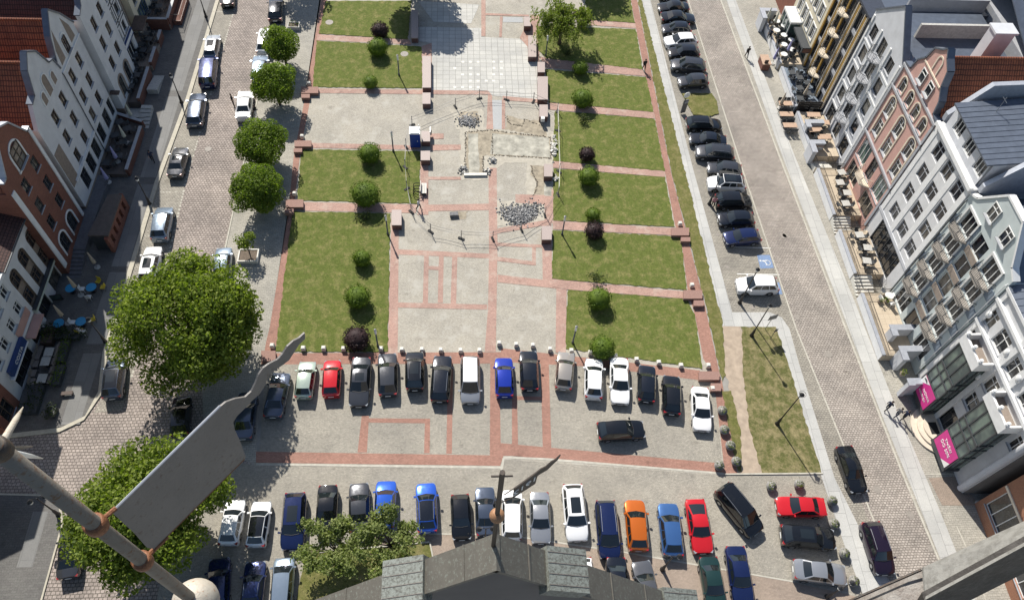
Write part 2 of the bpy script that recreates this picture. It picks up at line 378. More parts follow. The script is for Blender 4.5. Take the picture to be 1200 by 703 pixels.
# the square
sheets('square_paving', 3, 'plaza_pavers', [[(378,-25),(310,428),(306,545),(586,550),(590,538),(848,557),(845,446),(824.6,352),(786.6,204),(742,-25)]])
sheets('car_park_paving', 4, 'grey_pavers', [[(312,424),(304,530),(586,535),(588,523),(846,545),(838,446),(820,438),(640,414),(460,420)]])
R_ = [ # red paver bands
 [(376.4,0),(383,0),(366.5,102),(352.5,175),(343.7,247),(326.8,384),(322,413),(308,424),(312,400),(316,384),(338,250),(343.8,186.7),(359.8,102)],
 [(379,-25),(386,-25),(383,0),(376.4,0)],
 [(306,414),(587,412.5),(587,426),(306,427)], [(587,408),(820,434),(824,446),(700,430),(587,424)],
 [(300,529),(586,533.5),(586,545.5),(300,542)], [(586,519),(848,543),(848,556),(600,534),(590,534),(586,546)],
 [(836,440),(846,446),(864,556),(848,556),(848,543)],
 [(424,487),(432.5,487),(430,530),(419,530)], [(432,490),(504,490.5),(504,496),(432,495)], [(498,492),(504,492),(503.5,531),(497,531)],
 [(525,426),(531,426),(529.5,531.5),(523,531.5)], [(574.5,424),(585,424),(587,534),(574,534)], [(600,464),(606,464),(607,522),(600,521)], [(606,464),(635,465),(635,469),(606,468.5)], [(633.5,424),(643,425),(646,525),(636,524)],
 [(746,-2),(786.6,204),(824.6,352),(845,446),(836,440),(824,420),(814.5,370),(805.6,339),(798,279),(791,264),(779,201),(766.8,135),(755,83),(744,27),(739,-2)],
 [(740,-25),(746,-2),(739,-2),(734,-25)],
]
sheets('red_paver_bands', 5, 'red_pavers', R_)
K_ = [ # paler pink bands of the middle
 [(459,250),(467.5,250),(466,420),(453,420),(455,384)], [(459,292),(583,298),(583,303.5),(459,298)], [(497,298),(502.5,298),(501.5,356),(495.5,356)], [(514.5,299),(520,299),(519,355),(513,355)], [(530,300),(536,300),(534.5,357),(528,357)],
 [(502,311.5),(515,312.5),(515,317),(502,316)], [(466,354.5),(571,357),(571,363),(466,360.5)], [(572.5,197),(582,197),(583,290),(581,412),(568,412),(572,360),(573,300)],
 [(583,284.5),(636,287),(636,290.5),(583,288.5)], [(635,262),(646,262),(647,330),(636,329)], [(623.5,290),(628,290),(628,311),(623.5,311)], [(583,301),(624,306.5),(624,311),(583,306)], [(583,322),(650,329.5),(664,338),(664,342),(650,338),(583,331)],
 [(652,335),(664,339),(663,415),(651,413)], [(493,240.5),(573,239),(573,246.5),(493,248)], [(493,207.5),(540,207.5),(540,211),(493,211)], [(493,178),(502,178),(502,252),(489,252),(492,239)],
 [(638,222),(649,222),(649,262),(638,262)], [(583,268),(640,258),(640,264),(583,274)], [(604,228),(640,229),(640,240),(604,238)],
 [(362,104),(505,106),(505,111),(361,109.5)], [(352.5,167.5),(493,171),(493,176),(351.5,173.5)], [(345,237),(490,240),(487,250),(342,247)], [(372,41),(480,47),(482,53),(371,47.5)], [(494,55),(506,51),(506,106),(495,106)], [(505,106),(572,107),(572,111.5),(505,111)],
 [(572,107),(576.5,112),(578,152),(570,152)], [(588,117),(592,117),(592,152),(588,152)], [(495,157),(520,157),(520,163),(495,164)], [(505,170),(540,170),(540,176),(505,177)], [(564,0),(569,0),(569,43),(564,43)], [(569,16),(620,18),(620,20),(569,18.5)], [(586,20),(589,20),(588,44),(585,44)], [(609,45),(622,18),(632,18),(632,80),(629,73),(621,70),(618,55)], [(589,113),(632,117),(632,121),(589,118)],
 [(690,24),(744,28),(745,34),(690,30)], [(632,67),(753,82),(757,90),(640,80)], [(643,121),(766,132),(767,139.5),(644,129)], [(648,189),(779.4,201),(779,208),(648,197)], [(648,259),(791,268),(798,279),(786,276),(648,269)], [(647,327),(664,329),(805,342),(812,352),(800,350),(664,339.5),(647,336)],
]
sheets('pink_paver_bands', 6, 'pink_pavers', K_)
sheets('tiled_plaza', 7, 'plaza_tile', [[(487,32),(564,33.5),(564,44),(609,46),(616,51),(619,57),(621,70),(630,73),(631,117),(571,112),(571,106.5),(505.6,106.5),(505.6,51),(487,48)], [(490,2),(562,6),(552,28),(508,26)]])
mb = MB()
for i in range(7):
    for j in range(6):
        if rnd.random() < .62: p = G(533+i*9.1+rnd.choice([0,0,.4]), 73+j*7.4); mb.box((p.x,p.y,.034), (.36,.36,.006))
struct('fountain_jet_plates', mb, 'stone_light')
sheets('iron_grilles', 8, 'grille_grey', [[(573.5,117.5),(588,118),(589,152),(574,151.5)], [(589.5,20.5),(612,21),(613,27),(589.5,26.5)], [(559,548-548+20),(559.5,20),(559.5,20.5),(559,20.5)]])
plain('dust', (.40,.37,.305), .95, var=.16, scale=2.2)
sheets('dusty_ground', 7, 'dust', [[(541,150),(575,148),(650,156),(650,192),(590,190),(572,212),(540,212),(538,180)], [(575,236),(640,236),(646,262),(600,270),(574,262)], [(616,190),(646,190),(646,236),(616,236)], [(528,128),(566,128),(568,153),(534,152)]], .2, .6)
sheets('sand_bed', 8, 'sand', [[(547,155),(575,153),(590,155),(645,161),(646,186),(575,182),(566,184),(566,202),(548,205),(545,190)], [(594,135),(614,141),(634,142),(641,152),(640,161),(592,152)], [(622,194),(640,195),(638,230),(626,228),(629,215),(622,205)], [(530,247),(548,248),(545,257),(528,258)], [(537,132),(560,131),(562,143),(545,147)]], .12, .35)
sheets('concrete_bed', 9, 'concrete_bed', [[(577,157),(643,161.5),(645,185),(575,181)], [(549,157),(560,157),(562,203),(549,204)], [(546,204),(568,204),(568,208),(545,207.5)], [(638,212),(646,212),(646,230),(638,230)]], .06, .4)
mb = MB()
for pl in ([(546,155),(575,153),(590,155),(645,161.5),(646,186),(575,182)], [(546,156),(545,190),(548,205)], [(577,157.5),(577,181)], [(566,184),(566,204)], [(593,136),(598,146),(612,148),(615,140),(634,148)], [(623,194),(624,203),(630,214),(628,224),(625,230)]):
    q = PX(pl)
    for a, b in zip(q, q[1:]):
        L = (b-a).length; k = max(1, int(L/.13))
        for i in range(k):
            c = a+(b-a)*((i+rnd.random())/k); s = rnd.uniform(.06,.17); mb.box((c.x+rnd.gauss(0,.05), c.y+rnd.gauss(0,.05), .045), (s, s*rnd.uniform(.5,1), rnd.uniform(.02,.06)), rnd.uniform(0,3))
plain('broken_edge', (.10,.085,.065), .95, var=.4, scale=4.)
tag(mb.build('broken_paving_edge', 'broken_edge'), 'broken dark paving edge along the excavated beds', 'rubble', None, 'stuff')
# lawns, a hand's height above the paving
LAWNS = [[(381.7,2),(482,2),(478,47),(373.5,40)], [(371,48.5),(441,52),(494,55.5),(495,104),(366.5,102.5)], [(353,175.5),(493,178),(491,239),(348.5,235)], [(342.5,248.5),(457.5,250.5),(454.4,412.5),(323,412)], [(386,-25),(484,-25),(482,-4),(382.6,-4)],
 [(687,-25),(734,-25),(744,27.5),(690,24),(686,4)], [(628,31),(745,35),(753,82),(640,69),(631,60)], [(639,82),(757,91),(766,132),(643,120.5)], [(650,130.5),(767,140),(779,201),(648,189)], [(648.5,198),(779,208.3),(790.5,266.5),(648,258.5)], [(647.5,270),(786.6,277),(798,280),(804.6,340),(647,327)], [(665,340),(801,350.5),(806,352),(815,372),(823,432),(663,408.5)]]
mb = MB()
for p in LAWNS: mb.prism(wob(PX(p), .35, .07), 0, .07)
struct('lawn', mb, 'lawn')
mb = MB()
for p in ([(746.5,-3),(751,-3),(800,190),(846,375),(850,440),(846,446),(825.5,352),(787.5,204)], [(846,458),(857,458),(868,505),(868,552),(864,552),(850,480)]): mb.prism(wob(PX(p), .35, .09), 0, .06)
mb.prism(wob(PX([(806,110),(834,110.5),(840,120),(842,134),(832,137),(812,135),(799,111)]), .3, .04), 0, .12)
struct('grass_strip', mb, 'rough_grass')
sheets('dirt_path', 5, 'dirt_path', [[(847,382),(869,382),(872,440),(880,500),(895,556),(864,556),(866,520),(856,458),(850,440)]], .14, .4)
mb = MB(); mb.prism(wob(PX([(869,383.5),(908,383.5),(914,396),(963,555),(893,555),(878,500),(871,440)]), .35, .08), 0, .05); struct('dry_grass', mb, 'dry_lawn')
# lower car park lane
sheets('lower_lane_paving', 2, 'grey_pavers', [[(220,530),(300,545),(586,550),(590,538),(848,557),(966,558),(1040,700),(1040,720),(180,720)]])
sheets('brown_paving', 3, 'brown_pavers', [[(440,626),(590,627),(728,647),(930,682),(1010,700),(1010,740),(400,740),(400,650)]])
mb = MB()
def kerbline(pts, w=.16, h=.05, mb=mb):
    p = PX(pts)
    for a, b in zip(p, p[1:]):
        d = (b-a).normalized(); n = Vector((-d.y, d.x, 0))*w
        mb.prism([(a.x,a.y),(b.x,b.y),(b.x+n.x,b.y+n.y),(a.x+n.x,a.y+n.y)], 0, h)
kerbline([(300,545),(587.5,549)], .2, .026); kerbline([(589,551),(591.5,537)], .2, .0265); kerbline([(590,537),(640,539),(848,556)], .2, .026); kerbline([(848,556.5),(964,555.5)], .14, .09)
kerbline([(495,626),(590,627),(728,647),(930,682)], .12, .024)
struct('pale_kerb_lines', mb, 'kerb')
# right street
sheets('right_bay_paving', 3, 'bay_pavers', [[(756,-25),(800,-25),(807,0),(871,204),(932,385),(984,513),(1016,606),(1060,700),(1040,720),(960,560),(900,400),(858,366),(810,190),(762,0)]])
sheets('right_street', 4, 'road_cobble', [[(798,-25),(805.6,0),(871,204),(932.5,385),(984,513),(1016,606),(1051,679),(1064,720),(1128,720),(1101,654),(1058.5,555),(978,350),(912.7,180),(845,0),(836,-25)]])
sheets('right_pavement', 2, 'walk_pavers', [[(836,-25),(845,0),(912.7,180),(978,350),(1058.5,555),(1128,720),(1330,720),(1180,560),(1095,440),(1010,250),(930,60),(900,-25)]])
SL = [[(741,-25),(747,0),(793,190),(846,382),(922,382),(908,384),(963,560),(990,640),(1020,720),(1066,720),(1018,640),(978,560),(936,425),(925,385),(916,372),(902,366),(858,366),(810,190),(762,0),(755,-25)]]
sheets('concrete_walk', 6, 'slab', [SL[0][:3]+[(846,382),(858,366),(810,190),(762,0),(755,-25)], [(846,382),(908,384),(925,385),(916,372),(902,366),(858,366)], [(908,384),(963,560),(990,640),(1020,720),(1066,720),(1018,640),(978,560),(936,425),(925,385)]])
sheets('right_pavement_slabs', 6, 'slab', [[(851,0),(915.6,180),(981,350),(1030,478),(1080,600),(1128,720),(1150,720),(1098,590),(1050,478),(1000,350),(930,180),(862,0)], [(842,-25),(851,0),(862,0),(853,-25)]])
mb = MB()
kerbline([(798,-25),(805.6,0),(871,204),(932,385),(984,513),(1051,679)], .14, .03, mb); kerbline([(836,-25),(845,0),(912.7,180),(978,350),(1058.5,555),(1128,720)], -.18, .06, mb); kerbline([(1085,556),(1122,556)], .12, .022, mb); kerbline([(1120,616),(1132,642)], .12, .022, mb); kerbline([(1150,690),(1160,720)], .12, .022, mb)
struct('right_kerbs', mb, 'kerb')
sheets('cobbled_patch', 6, 'brown_pavers', [[(1088,560),(1122,558),(1148,592),(1104,592)]])
# painted bay marks
plain('mark_blue', (.16,.235,.38), .7, var=.25, scale=6); plain('mark_white', (.66,.66,.63), .7, var=.2, scale=6)
sheets('blue_bay_marking', 6, 'mark_blue', [[(887,299),(902,299),(907,314),(891,315)], [(905,331),(913,331),(917,345),(908,345)]])
mb = MB()
def line(pts, w, z, mb):
    for a, b in zip(pts, pts[1:]):
        a, b = Vector(a), Vector(b); d = (b-a).normalized(); n = Vector((-d.y, d.x))*w/2; a -= d*w/3; b += d*w/3
        mb.sheet([a+n, b+n, b-n, a-n], z)
c = G(896.5,307); q = lambda x, y: (c.x+x, c.y+y)
line([q(-.28,.15),q(.2,.15)], .09, .030, mb); line([q(-.28,.15),q(-.02,.0),q(.12,-.32)], .1, .0305, mb)
line([q(.22+.33*math.cos(a),-.12+.33*math.sin(a)) for a in [i*PI/6-2.2 for i in range(9)]], .08, .031, mb)
mb.sheet([q(-.48+.11*math.cos(k*PI/4), .15+.11*math.sin(k*PI/4)) for k in range(8)], .0315)
for a, b in (((852,289.5),(903,291)), ((864,321),(913,322))): line([Gx(a)[:2], Gx(b)[:2]], .1, .027, mb)
struct('white_bay_marking', mb, 'mark_white')
# iron covers let into the ground
mb = MB()
for p, r in (((244,175),.38),((1028,273+300),.4),((1067,603),.35),((970.5,415),.4),((918,277),.35),((906,229),.3),((920,276),.3),((857,62),.3),((182,460),.45),((386,27),.5),((474,64),.5),((841,275),.2),((852,313),.2),((819,201),.2),((882,360),.3)):
    c = Gx(p); z = .079 if p[0] in (386,474) else .034; n = 20
    mb.sheet([(c.x+r*math.cos(2*PI*k/n), c.y+r*math.sin(2*PI*k/n)) for k in range(n)], z)
for p in ((934,372),(967,466-120),(1002,438-130),(1090,642),(847,122)):
    c = Gx(p); mb.sheet([(c.x-.2,c.y-.3),(c.x+.2,c.y-.3),(c.x+.2,c.y+.3),(c.x-.2,c.y+.3)], .034)
plain('iron_cover', (.26,.235,.205), .7, var=.2, scale=8)
struct('drain_covers', mb, 'iron_cover')
# ------------------------------------------------------------------ cars
CT = {  # L, W, H, windscreen base, roof front, roof rear, rear base, deck front, deck rear
 'hatch': (4.15,1.77,1.49,.27,.42,.83,.965,.92,.98), 'small': (3.7,1.66,1.5,.25,.40,.84,.97,.92,.98), 'sedan': (4.65,1.82,1.44,.28,.43,.69,.83,.90,1.0), 'estate': (4.7,1.82,1.49,.27,.41,.88,.985,.91,.98),
 'suv': (4.5,1.87,1.67,.25,.385,.86,.975,1.04,1.08), 'van': (4.75,1.9,1.86,.18,.335,.93,.992,1.08,1.12), 'mpv': (4.4,1.8,1.64,.19,.36,.9,.985,1.0,1.04), 'coupe': (4.3,1.78,1.38,.30,.45,.66,.90,.88,.96)}
CAR = {}
def lerp(a, b, t): return a+(b-a)*t
def car_meshes(ty):
    L, W, Hh, a, b_, c, d, zf, zr = CT[ty]; X = lambda t: L/2-t*L; R = {}
    wx = (X(.19), X(.80)); wr = .325 if ty in ('hatch','small','sedan','coupe') else .35
    # ---- body shell
    ts = [0,.006,.02,.05,.085,.11,.135,.165,.19,.215,.245,.275,.32,.4,.5,.6,.68,.72,.75,.775,.80,.825,.85,.88,.91,.94,.97,.988,.996,1.]
    mb = MB(); rings = []
    for t in ts:
        x = X(t); e = min(t, 1-t); pw = 1-.17*(max(0, 1-e/.14))**2.2-(.06 if e < .003 else 0); w = W/2*pw
        if t <= a: zd = lerp(.66 if ty not in ('van','mpv') else .74, zf, (t/a)**.62)
        elif t < d: zd = lerp(zf, zr, (t-a)/(d-a))
        else: zd = lerp(zr, zr-.08, (t-d)/max(1e-3, 1-d))
        if t < .006: zd -= .08
        if t > .994: zd -= .06
        zl = .2+(.08 if e < .004 else 0)
        for q in wx:
            if abs(x-q) < wr+.07: zl = max(zl, math.sqrt(max(0, (wr+.07)**2-(x-q)**2))+.28)
        zl = min(zl, zd-.14); sh = zd-.10
        rings.append([(x,0,max(.2,zl*.6)),(x,w*.86,zl),(x,w*.97,zl),(x,w,max(zl+.02,lerp(zl,sh,.45))),(x,w*.985,sh),(x,w*.93,zd-.03),(x,w*.8,zd),(x,w*.4,zd+.025),(x,0,zd+.03)])
    k = len(rings[0]); vs = []
    for r in rings: vs += r+[(p[0],-p[1],p[2]) for p in r[-2:0:-1]]
    n = 2*k-2; fs = []
    for i in range(len(ts)-1):
        for j in range(n): fs.append((i*n+j, i*n+(j+1) % n, (i+1)*n+(j+1) % n, (i+1)*n+j))
    fs += [tuple(range(n-1,-1,-1)), tuple(range((len(ts)-1)*n, len(ts)*n))]
    mb.add(vs, [f[::-1] for f in fs])
    # ---- cabin shell: bottom ring to roof
    yb = W/2*.92; yt = W/2*(.72 if ty != 'van' else .78)
    def front(v, s): # v across -1..1, s 0 bottom..1 top
        bx_ = X(a)+.10*(1-v*v); tx = X(b_)+.05*(1-v*v)
        return Vector((lerp(bx_, tx, s), v*lerp(yb, yt, s), lerp(zf-.01, Hh-.07-.0*v*v, s)+ (.05*(1-v*v)*s)))
    def rear(v, s):
        bx_ = X(d)-.05*(1-v*v); tx = X(c)-.05*(1-v*v)
        return Vector((lerp(bx_, tx, s), v*lerp(yb*.97, yt*.95, s), lerp(zr-.01, Hh-.09, s)+.05*(1-v*v)*s))
    def side(u, s, sg): # u 0 front..1 rear
        bx_ = lerp(X(a), X(d), u); tx = lerp(X(b_), X(c), u); bulge = .03*math.sin(PI*u)
        return Vector((lerp(bx_, tx, s), sg*(lerp(yb*lerp(1,.97,u), yt*lerp(1,.95,u), s)+bulge*(1-s*.5)), lerp(lerp(zf,zr,u)-.01, lerp(Hh-.07,Hh-.09,u)+.045*math.sin(PI*u), s)))
    def patch(fn, us, ss, flip=False, off=0., nr=None):
        vs = [fn(u, s) for s in ss for u in us]
        if off: vs = [p+nr(p)*off if callable(nr) else p+nr*off for p in vs]
        m_, fs_ = len(us), []
        for i in range(len(ss)-1):
            for j in range(m_-1):
                f = (i*m_+j, i*m_+j+1, (i+1)*m_+j+1, (i+1)*m_+j); fs_.append(f[::-1] if flip else f)
        return vs, fs_
    V7 = [-1,-.66,-.33,0,.33,.66,1]; U7 = [0,.2,.4,.6,.8,1]
    mb.add(*patch(front, V7, [0,1])); mb.add(*patch(rear, V7, [0,1], True))
    for sg in (1,-1): mb.add(*patch(lambda u, s: side(u, s, sg), U7, [0,1], sg > 0))
    vs = []; nu = 8
    for i in range(nu+1):
        u = i/nu
        for v in V7:
            fx = lerp(front(v,1).x, rear(v,1).x, u); yw = lerp(yt, yt*.95, u)+(.015*math.sin(PI*u)); z = lerp(Hh-.07, Hh-.09, u)+.045*math.sin(PI*u)+.05*(1-v*v)
            vs.append((fx, v*yw, z))
    fs = [(i*7+j, i*7+j+1, (i+1)*7+j+1, (i+1)*7+j) for i in range(nu) for j in range(6)]
    mb.add(vs, fs)
    R['body'] = mb
    R['roof_fn'] = (lambda u, v: (lerp(front(v,1).x, rear(v,1).x, u), v*lerp(yt,yt*.95,u), lerp(Hh-.07,Hh-.09,u)+.045*math.sin(PI*u)+.05*(1-v*v)))
    nf = Vector((zf and (Hh-zf), 0, X(a)-X(b_))).normalized(); nb = Vector((-(Hh-zr), 0, X(c)-X(d))).normalized()
    def panel(fn, us, ss, nrml, flip):
        m_ = MB(); vs, fs_ = patch(fn, us, ss, flip); m_.add([v+nrml*.014 for v in vs], fs_); return m_
    R['windscreen'] = panel(front, [-.93,-.6,-.3,0,.3,.6,.93], [.03,.5,.97], nf, False)
    R['rear_window'] = panel(rear, [-.86,-.5,0,.5,.86], [.16 if ty in ('hatch','small','suv','van','mpv','estate') else .06,.95], nb, True)
    for sg, nm in ((1,'sl'),(-1,'sr')):
        m_ = MB()
        segs = [(.06,.36),(.39,.66),(.69,.93)] if ty in ('estate','suv','van','mpv','hatch') else [(.06,.48),(.52,.92)]
        for u0, u1 in segs:
            vs, fs_ = patch(lambda u, s: side(u, s, sg), [u0,(u0+u1)/2,u1], [.1,.86], sg > 0); m_.add([v+Vector((0, sg*.013, .006)) for v in vs], fs_)
        R[nm] = m_
    # lights, grille, plates
    def nosew(t): return W/2*(1-.17*(max(0,1-t/.14))**2.2)
    for sg, nm in ((1,'hl'),(-1,'hr')):
        m_ = MB(); x = X(.028); m_.box((X(.034), sg*nosew(.03)*.79, .62), (.26,.32,.15), -sg*.42); R[nm] = m_
    zt = zr-.18
    for sg, nm in ((1,'tl'),(-1,'tr')):
        m_ = MB(); m_.box((X(.975), sg*nosew(.025)*.84, zt), (.22,.26,.26 if ty in ('suv','van','mpv','hatch','estate','small') else .17), sg*.3); R[nm] = m_
    m_ = MB(); m_.box((X(.004), 0, .52), (.05, W*.46, .13)); m_.box((X(.003), 0, .3), (.05, W*.62, .1)); R['grille'] = m_
    m_ = MB(); m_.box((X(-.004), 0, .42), (.02, .5, .1)); R['plate'] = m_; m_ = MB(); m_.box((X(1.003), 0, .58 if ty != 'sedan' else .62), (.02, .5, .1)); R['plate2'] = m_
    for sg, nm in ((1,'mirror'),(-1,'mirror2')): m_ = MB(); m_.box((X(a)-.12, sg*(W/2+.07), zf+.08), (.14,.2,.13), sg*.15); R[nm] = m_
    m_ = MB(); m_.lathe((0,0,0), [(.2,-.1),(wr*.9,-.105),(wr,-.07),(wr,.07),(wr*.9,.105),(.2,.1)], 20); R['wheel'] = m_
    m_ = MB(); m_.lathe((0,0,.09), [(.0,.012),(.07,.022),(.21,.012),(.22,0)], 10); R['rim'] = m_
    for sg, nm in ((1,'rail'),(-1,'rail2')): m_ = MB(); m_.tube([Vector(R['roof_fn'](u, sg*.9))+Vector((0,0,.035)) for u in (.08,.3,.6,.92)], .02, 5); R[nm] = m_
    m_ = MB(); us, vv = [.1,.3,.5,.68], [-.62,-.3,0,.3,.62]; vs = [Vector(R['roof_fn'](u, v))+Vector((0,0,.012)) for u in us for v in vv]
    m_.add(vs, [(i*5+j, i*5+j+1, (i+1)*5+j+1, (i+1)*5+j) for i in range(3) for j in range(4)]); R['sunroof'] = m_
    m_ = MB(); us, vv = [0.02,.25,.5,.75,.98], [-.97,-.5,0,.5,.97]; vs = [Vector(R['roof_fn'](u, v))+Vector((0,0,.009)) for u in us for v in vv]
    m_.add(vs, [(i*5+j, i*5+j+1, (i+1)*5+j+1, (i+1)*5+j) for i in range(4) for j in range(4)]); R['roof'] = m_
    for sg, nm in ((.55,'wiper'),(-.55,'wiper2')): m_ = MB(); m_.box((X(a)+.07, sg*.5, zf+.045), (.03, .62, .02), .25*sg); R[nm] = m_
    out = {'dim': (L, W, Hh, zf, wx, wr)}
    mats = {'body': 'paint_black', 'windscreen': 'car_glass', 'rear_window': 'car_glass', 'sl': 'car_glass', 'sr': 'car_glass', 'hl': 'lens_clear', 'hr': 'lens_clear', 'tl': 'lens_red', 'tr': 'lens_red', 'grille': 'trim_black', 'plate': 'plate_white', 'mirror': 'paint_black', 'wheel': 'rubber', 'rim': 'alloy', 'rail': 'alloy', 'sunroof': 'car_glass', 'roof': 'paint_black', 'wiper': 'trim_black', 'wiper2': 'trim_black', 'rail2': 'alloy', 'mirror2': 'paint_black', 'plate2': 'plate_white'}
    for nme, mt in mats.items():
        o = R[nme].build(nme, mt, None, smooth=nme in ('body','wheel','rim','rail','windscreen','roof','sunroof'), angle=38); out[nme] = o.data; bpy.data.objects.remove(o)
    return out
def car(front, rear, ty, col, label, sun=False, roof=None, rail=False, group='cars parked round the square'):
    if ty not in CAR: CAR[ty] = car_meshes(ty)
    D = CAR[ty]; L, W, Hh, zf, wx, wr = D['dim']
    A, B = Gx(front, .62), Gx(rear, .8); c = (A+B)/2; ang = math.atan2(A.y-B.y, A.x-B.x)
    r = thing('parked_car', label, 'car', (c.x, c.y, .035), ang, group)
    k = max(.9, min(1.13, (A-B).length/L)); r.scale = (k, 1.+(k-1)*.5, 1.)
    def pt(name, key, par=None, cm=None):
        o = link(name, D[key], par or r)
        if cm is not None: o.material_slots[0].link = 'OBJECT'; o.material_slots[0].material = cm
        return o
    pt('body', 'body', None, P[col])
    if roof: pt('roof_panel', 'roof', None, P[roof])
    for nme, key in (('windscreen','windscreen'),('rear_window','rear_window'),('side_window','sl'),('side_window','sr'),('headlight','hl'),('headlight','hr'),('tail_light','tl'),('tail_light','tr'),('grille','grille'),('number_plate','plate'),('number_plate','plate2'),('wiper','wiper'),('wiper','wiper2')): pt(nme, key)
    pt('mirror', 'mirror', None, P[col]); pt('mirror', 'mirror2', None, P[col])
    if sun: pt('sunroof', 'sunroof')
    if rail: pt('roof_rail', 'rail'); pt('roof_rail', 'rail2')
    for x in wx:
        for s in (1,-1):
            w = pt('wheel', 'wheel'); w.location = (x, s*(W/2-.115), wr); w.rotation_euler = (-s*PI/2, 0, 0)
            pt('rim', 'rim', w)
    return r
g1, g2 = 'cars in the row beside the lawn edge', 'cars in the row nearest the church'
for a in (
 ((330.6,437.5),(319,488.5),'sedan','slate','grey saloon half in tree shade, leftmost of the row under the bollards',0,0,0,g1),
 ((361,425),(355,465),'hatch','mint','pale mint green hatchback beside the small red hatchback',0,0,0,g1),
 ((390,423),(387.5,464),'small','red','small red hatchback between a pale green hatchback and a grey saloon',0,0,0,g1),
 ((420,476),(424,419.5),'sedan','grey','dark grey saloon with a glass sunroof right of the small red hatchback',1,0,0,g1),
 ((454,415),(454.5,463),'hatch','grey','plain dark grey hatchback, second car to the right of the red hatchback',0,0,0,g1),
 ((486,413),(486,456.5),'suv','black','short black car with roof rails parked below the row of stone bollards',1,0,1,g1),
 ((519,417.6),(515,470),'estate','ink','long blue-black estate just left of the white and silver people carrier',0,0,1,g1),
 ((551,472.5),(551,418.5),'mpv','silver','silver people carrier with white roof facing the church',0,'white',0,g1),
 ((590,420),(591.5,464),'hatch','blue','bright royal blue hatchback in the middle row beside a dark car',0,0,0,g1),
 ((619,412),(621,456.5),'hatch','ink','dark blue-black hatchback immediately right of the bright blue hatchback',0,0,0,g1),
 ((663.6,413.6),(660,455.5),'hatch','champagne','pale champagne hatchback standing alone between a dark and a white car',0,0,0,g1),
 ((696,421),(695.6,466.6),'small','white','small white hatchback left of the large white saloon',0,0,0,g1),
 ((726.8,473),(725.4,420),'sedan','white','white saloon with its bonnet towards the church beside the lawn hedge ball',0,0,0,g1),
 ((758,429),(757.5,470),'hatch','ink','dark grey hatchback right of the white saloon in the middle row',0,0,0,g1),
 ((786.6,441),(787.5,484.7),'hatch','black','black hatchback left of the last white saloon of the middle row',0,0,0,g1),
 ((823,504.5),(820,454),'sedan','white','white saloon last in the middle row beside the flower planters',0,0,0,g1),
 ((754.5,503),(700.6,505),'hatch','black','black hatchback driving crosswise across the middle of the car park',0,0,0,'cars moving or standing on the lanes'),
 ((277,587),(267,636.5),'hatch','white','white hatchback at the tree by the weather vane, leftmost of the lower row',0,0,0,g2),
 ((307.7,588),(299,640),'small','white','small white car with black roof between a white hatchback and a blue car',0,'black',0,g2),
 ((342,644),(346.6,578),'suv','navy','shiny dark blue car with its bonnet down, right of the black-roofed white car',1,0,0,g2),
 ((381.6,623.5),(384.5,572),'sedan','black','black car partly behind the small trees, right of the shiny dark blue one',0,0,0,g2),
 ((421,567),(421,622),'sedan','grey','charcoal saloon half covered by the sparse tree beside a bright blue car',0,0,0,g2),
 ((453,565),(450,617),'suv','royal','bright blue tall car with its tail in the sparse tree',0,0,0,g2),
 ((499,566.5),(501,623),'hatch','royal','bright blue car with a dark roof and bonnet away from the church',0,'ink',1,g2),
 ((541.4,632),(539,579.6),'hatch','black','black hatchback whose nose nearly touches the copper gable',0,0,0,g2),
 ((568,572),(569.7,626),'sedan','slate','grey-blue saloon behind the double lantern left of the small vane',0,0,0,g2),
 ((600,575),(600,632),'mpv','white','white people carrier behind the small iron vane flag',0,0,0,g2),
 ((634,636.5),(632,577),'sedan','silver','silver saloon right of the small vane, bonnet to the church',0,0,0,g2),
 ((677,633.6),(670.5,568),'suv','white','large white off-roader with black glass sunroof above the copper gable',1,0,1,g2),
 ((715,654),(709,587),'mpv','navy','dark blue people carrier left of the orange car',0,0,1,g2),
 ((743,586),(748.7,645),'hatch','orange','metallic orange hatchback, the only orange car',0,0,0,g2),
 ((782,590),(789.5,651),'hatch','sky','light metallic blue hatchback between the orange and the red car',0,0,0,g2),
 ((824.5,648),(814,585),'coupe','red','red coupe right of the light blue hatchback in the lower row',0,0,0,g2),
 ((887,625),(845,571),'van','black','black people carrier parked askew across the lane corner',0,0,1,g2),
 ((725,612+97),(722,660),'sedan','ink','dark car mostly hidden by the copper roof under the dark blue people carrier',0,0,0,g2),
 ((752,664),(764,712),'sedan','midgrey','grey car below the orange hatchback, half behind the copper roof',0,0,0,g2),
 ((690,702),(683,656),'small','white','white car almost wholly hidden behind the copper gable step',0,0,0,g2),
 ((840,712),(830,655.5),'sedan','green','dark green saloon at the bottom edge left of a dark blue saloon',0,0,0,g2),
 ((872,707),(861,640),'sedan','navy','dark blue saloon at the bottom edge below the black people carrier',0,0,0,g2),
 ((910,593),(967,594),'sedan','red','red saloon lying crosswise beside the flower pots',0,0,0,g2),
 ((978,632),(915.6,626),'hatch','black','black car parked crosswise between the red saloon and the silver saloon',1,0,0,g2),
 ((991,674),(930,666),'sedan','silver','silver saloon crosswise, lowest of the three beside the flower pots',0,0,0,g2),
 ((258,654),(255,714),'hatch','navy','very dark blue car under the big tree at the bottom edge, leftmost of three',0,0,0,g2),
 ((300,661),(293,718),'sedan','navy','dark blue saloon with bright edges at the bottom edge, middle of three',0,0,1,g2),
 ((334,655.5),(329,712),'mpv','paleblue','pale blue people carrier at the bottom edge beside the sparse trees',0,0,0,g2),
 ((1007,577),(988.5,523),'sedan','black','black saloon driving down the right-hand cobbled street',0,0,0,'cars moving or standing on the lanes'),
 ((1038,673),(1019,612),'suv','purple','dark plum tall car on the right-hand street near the bottom',0,0,1,'cars moving or standing on the lanes'),
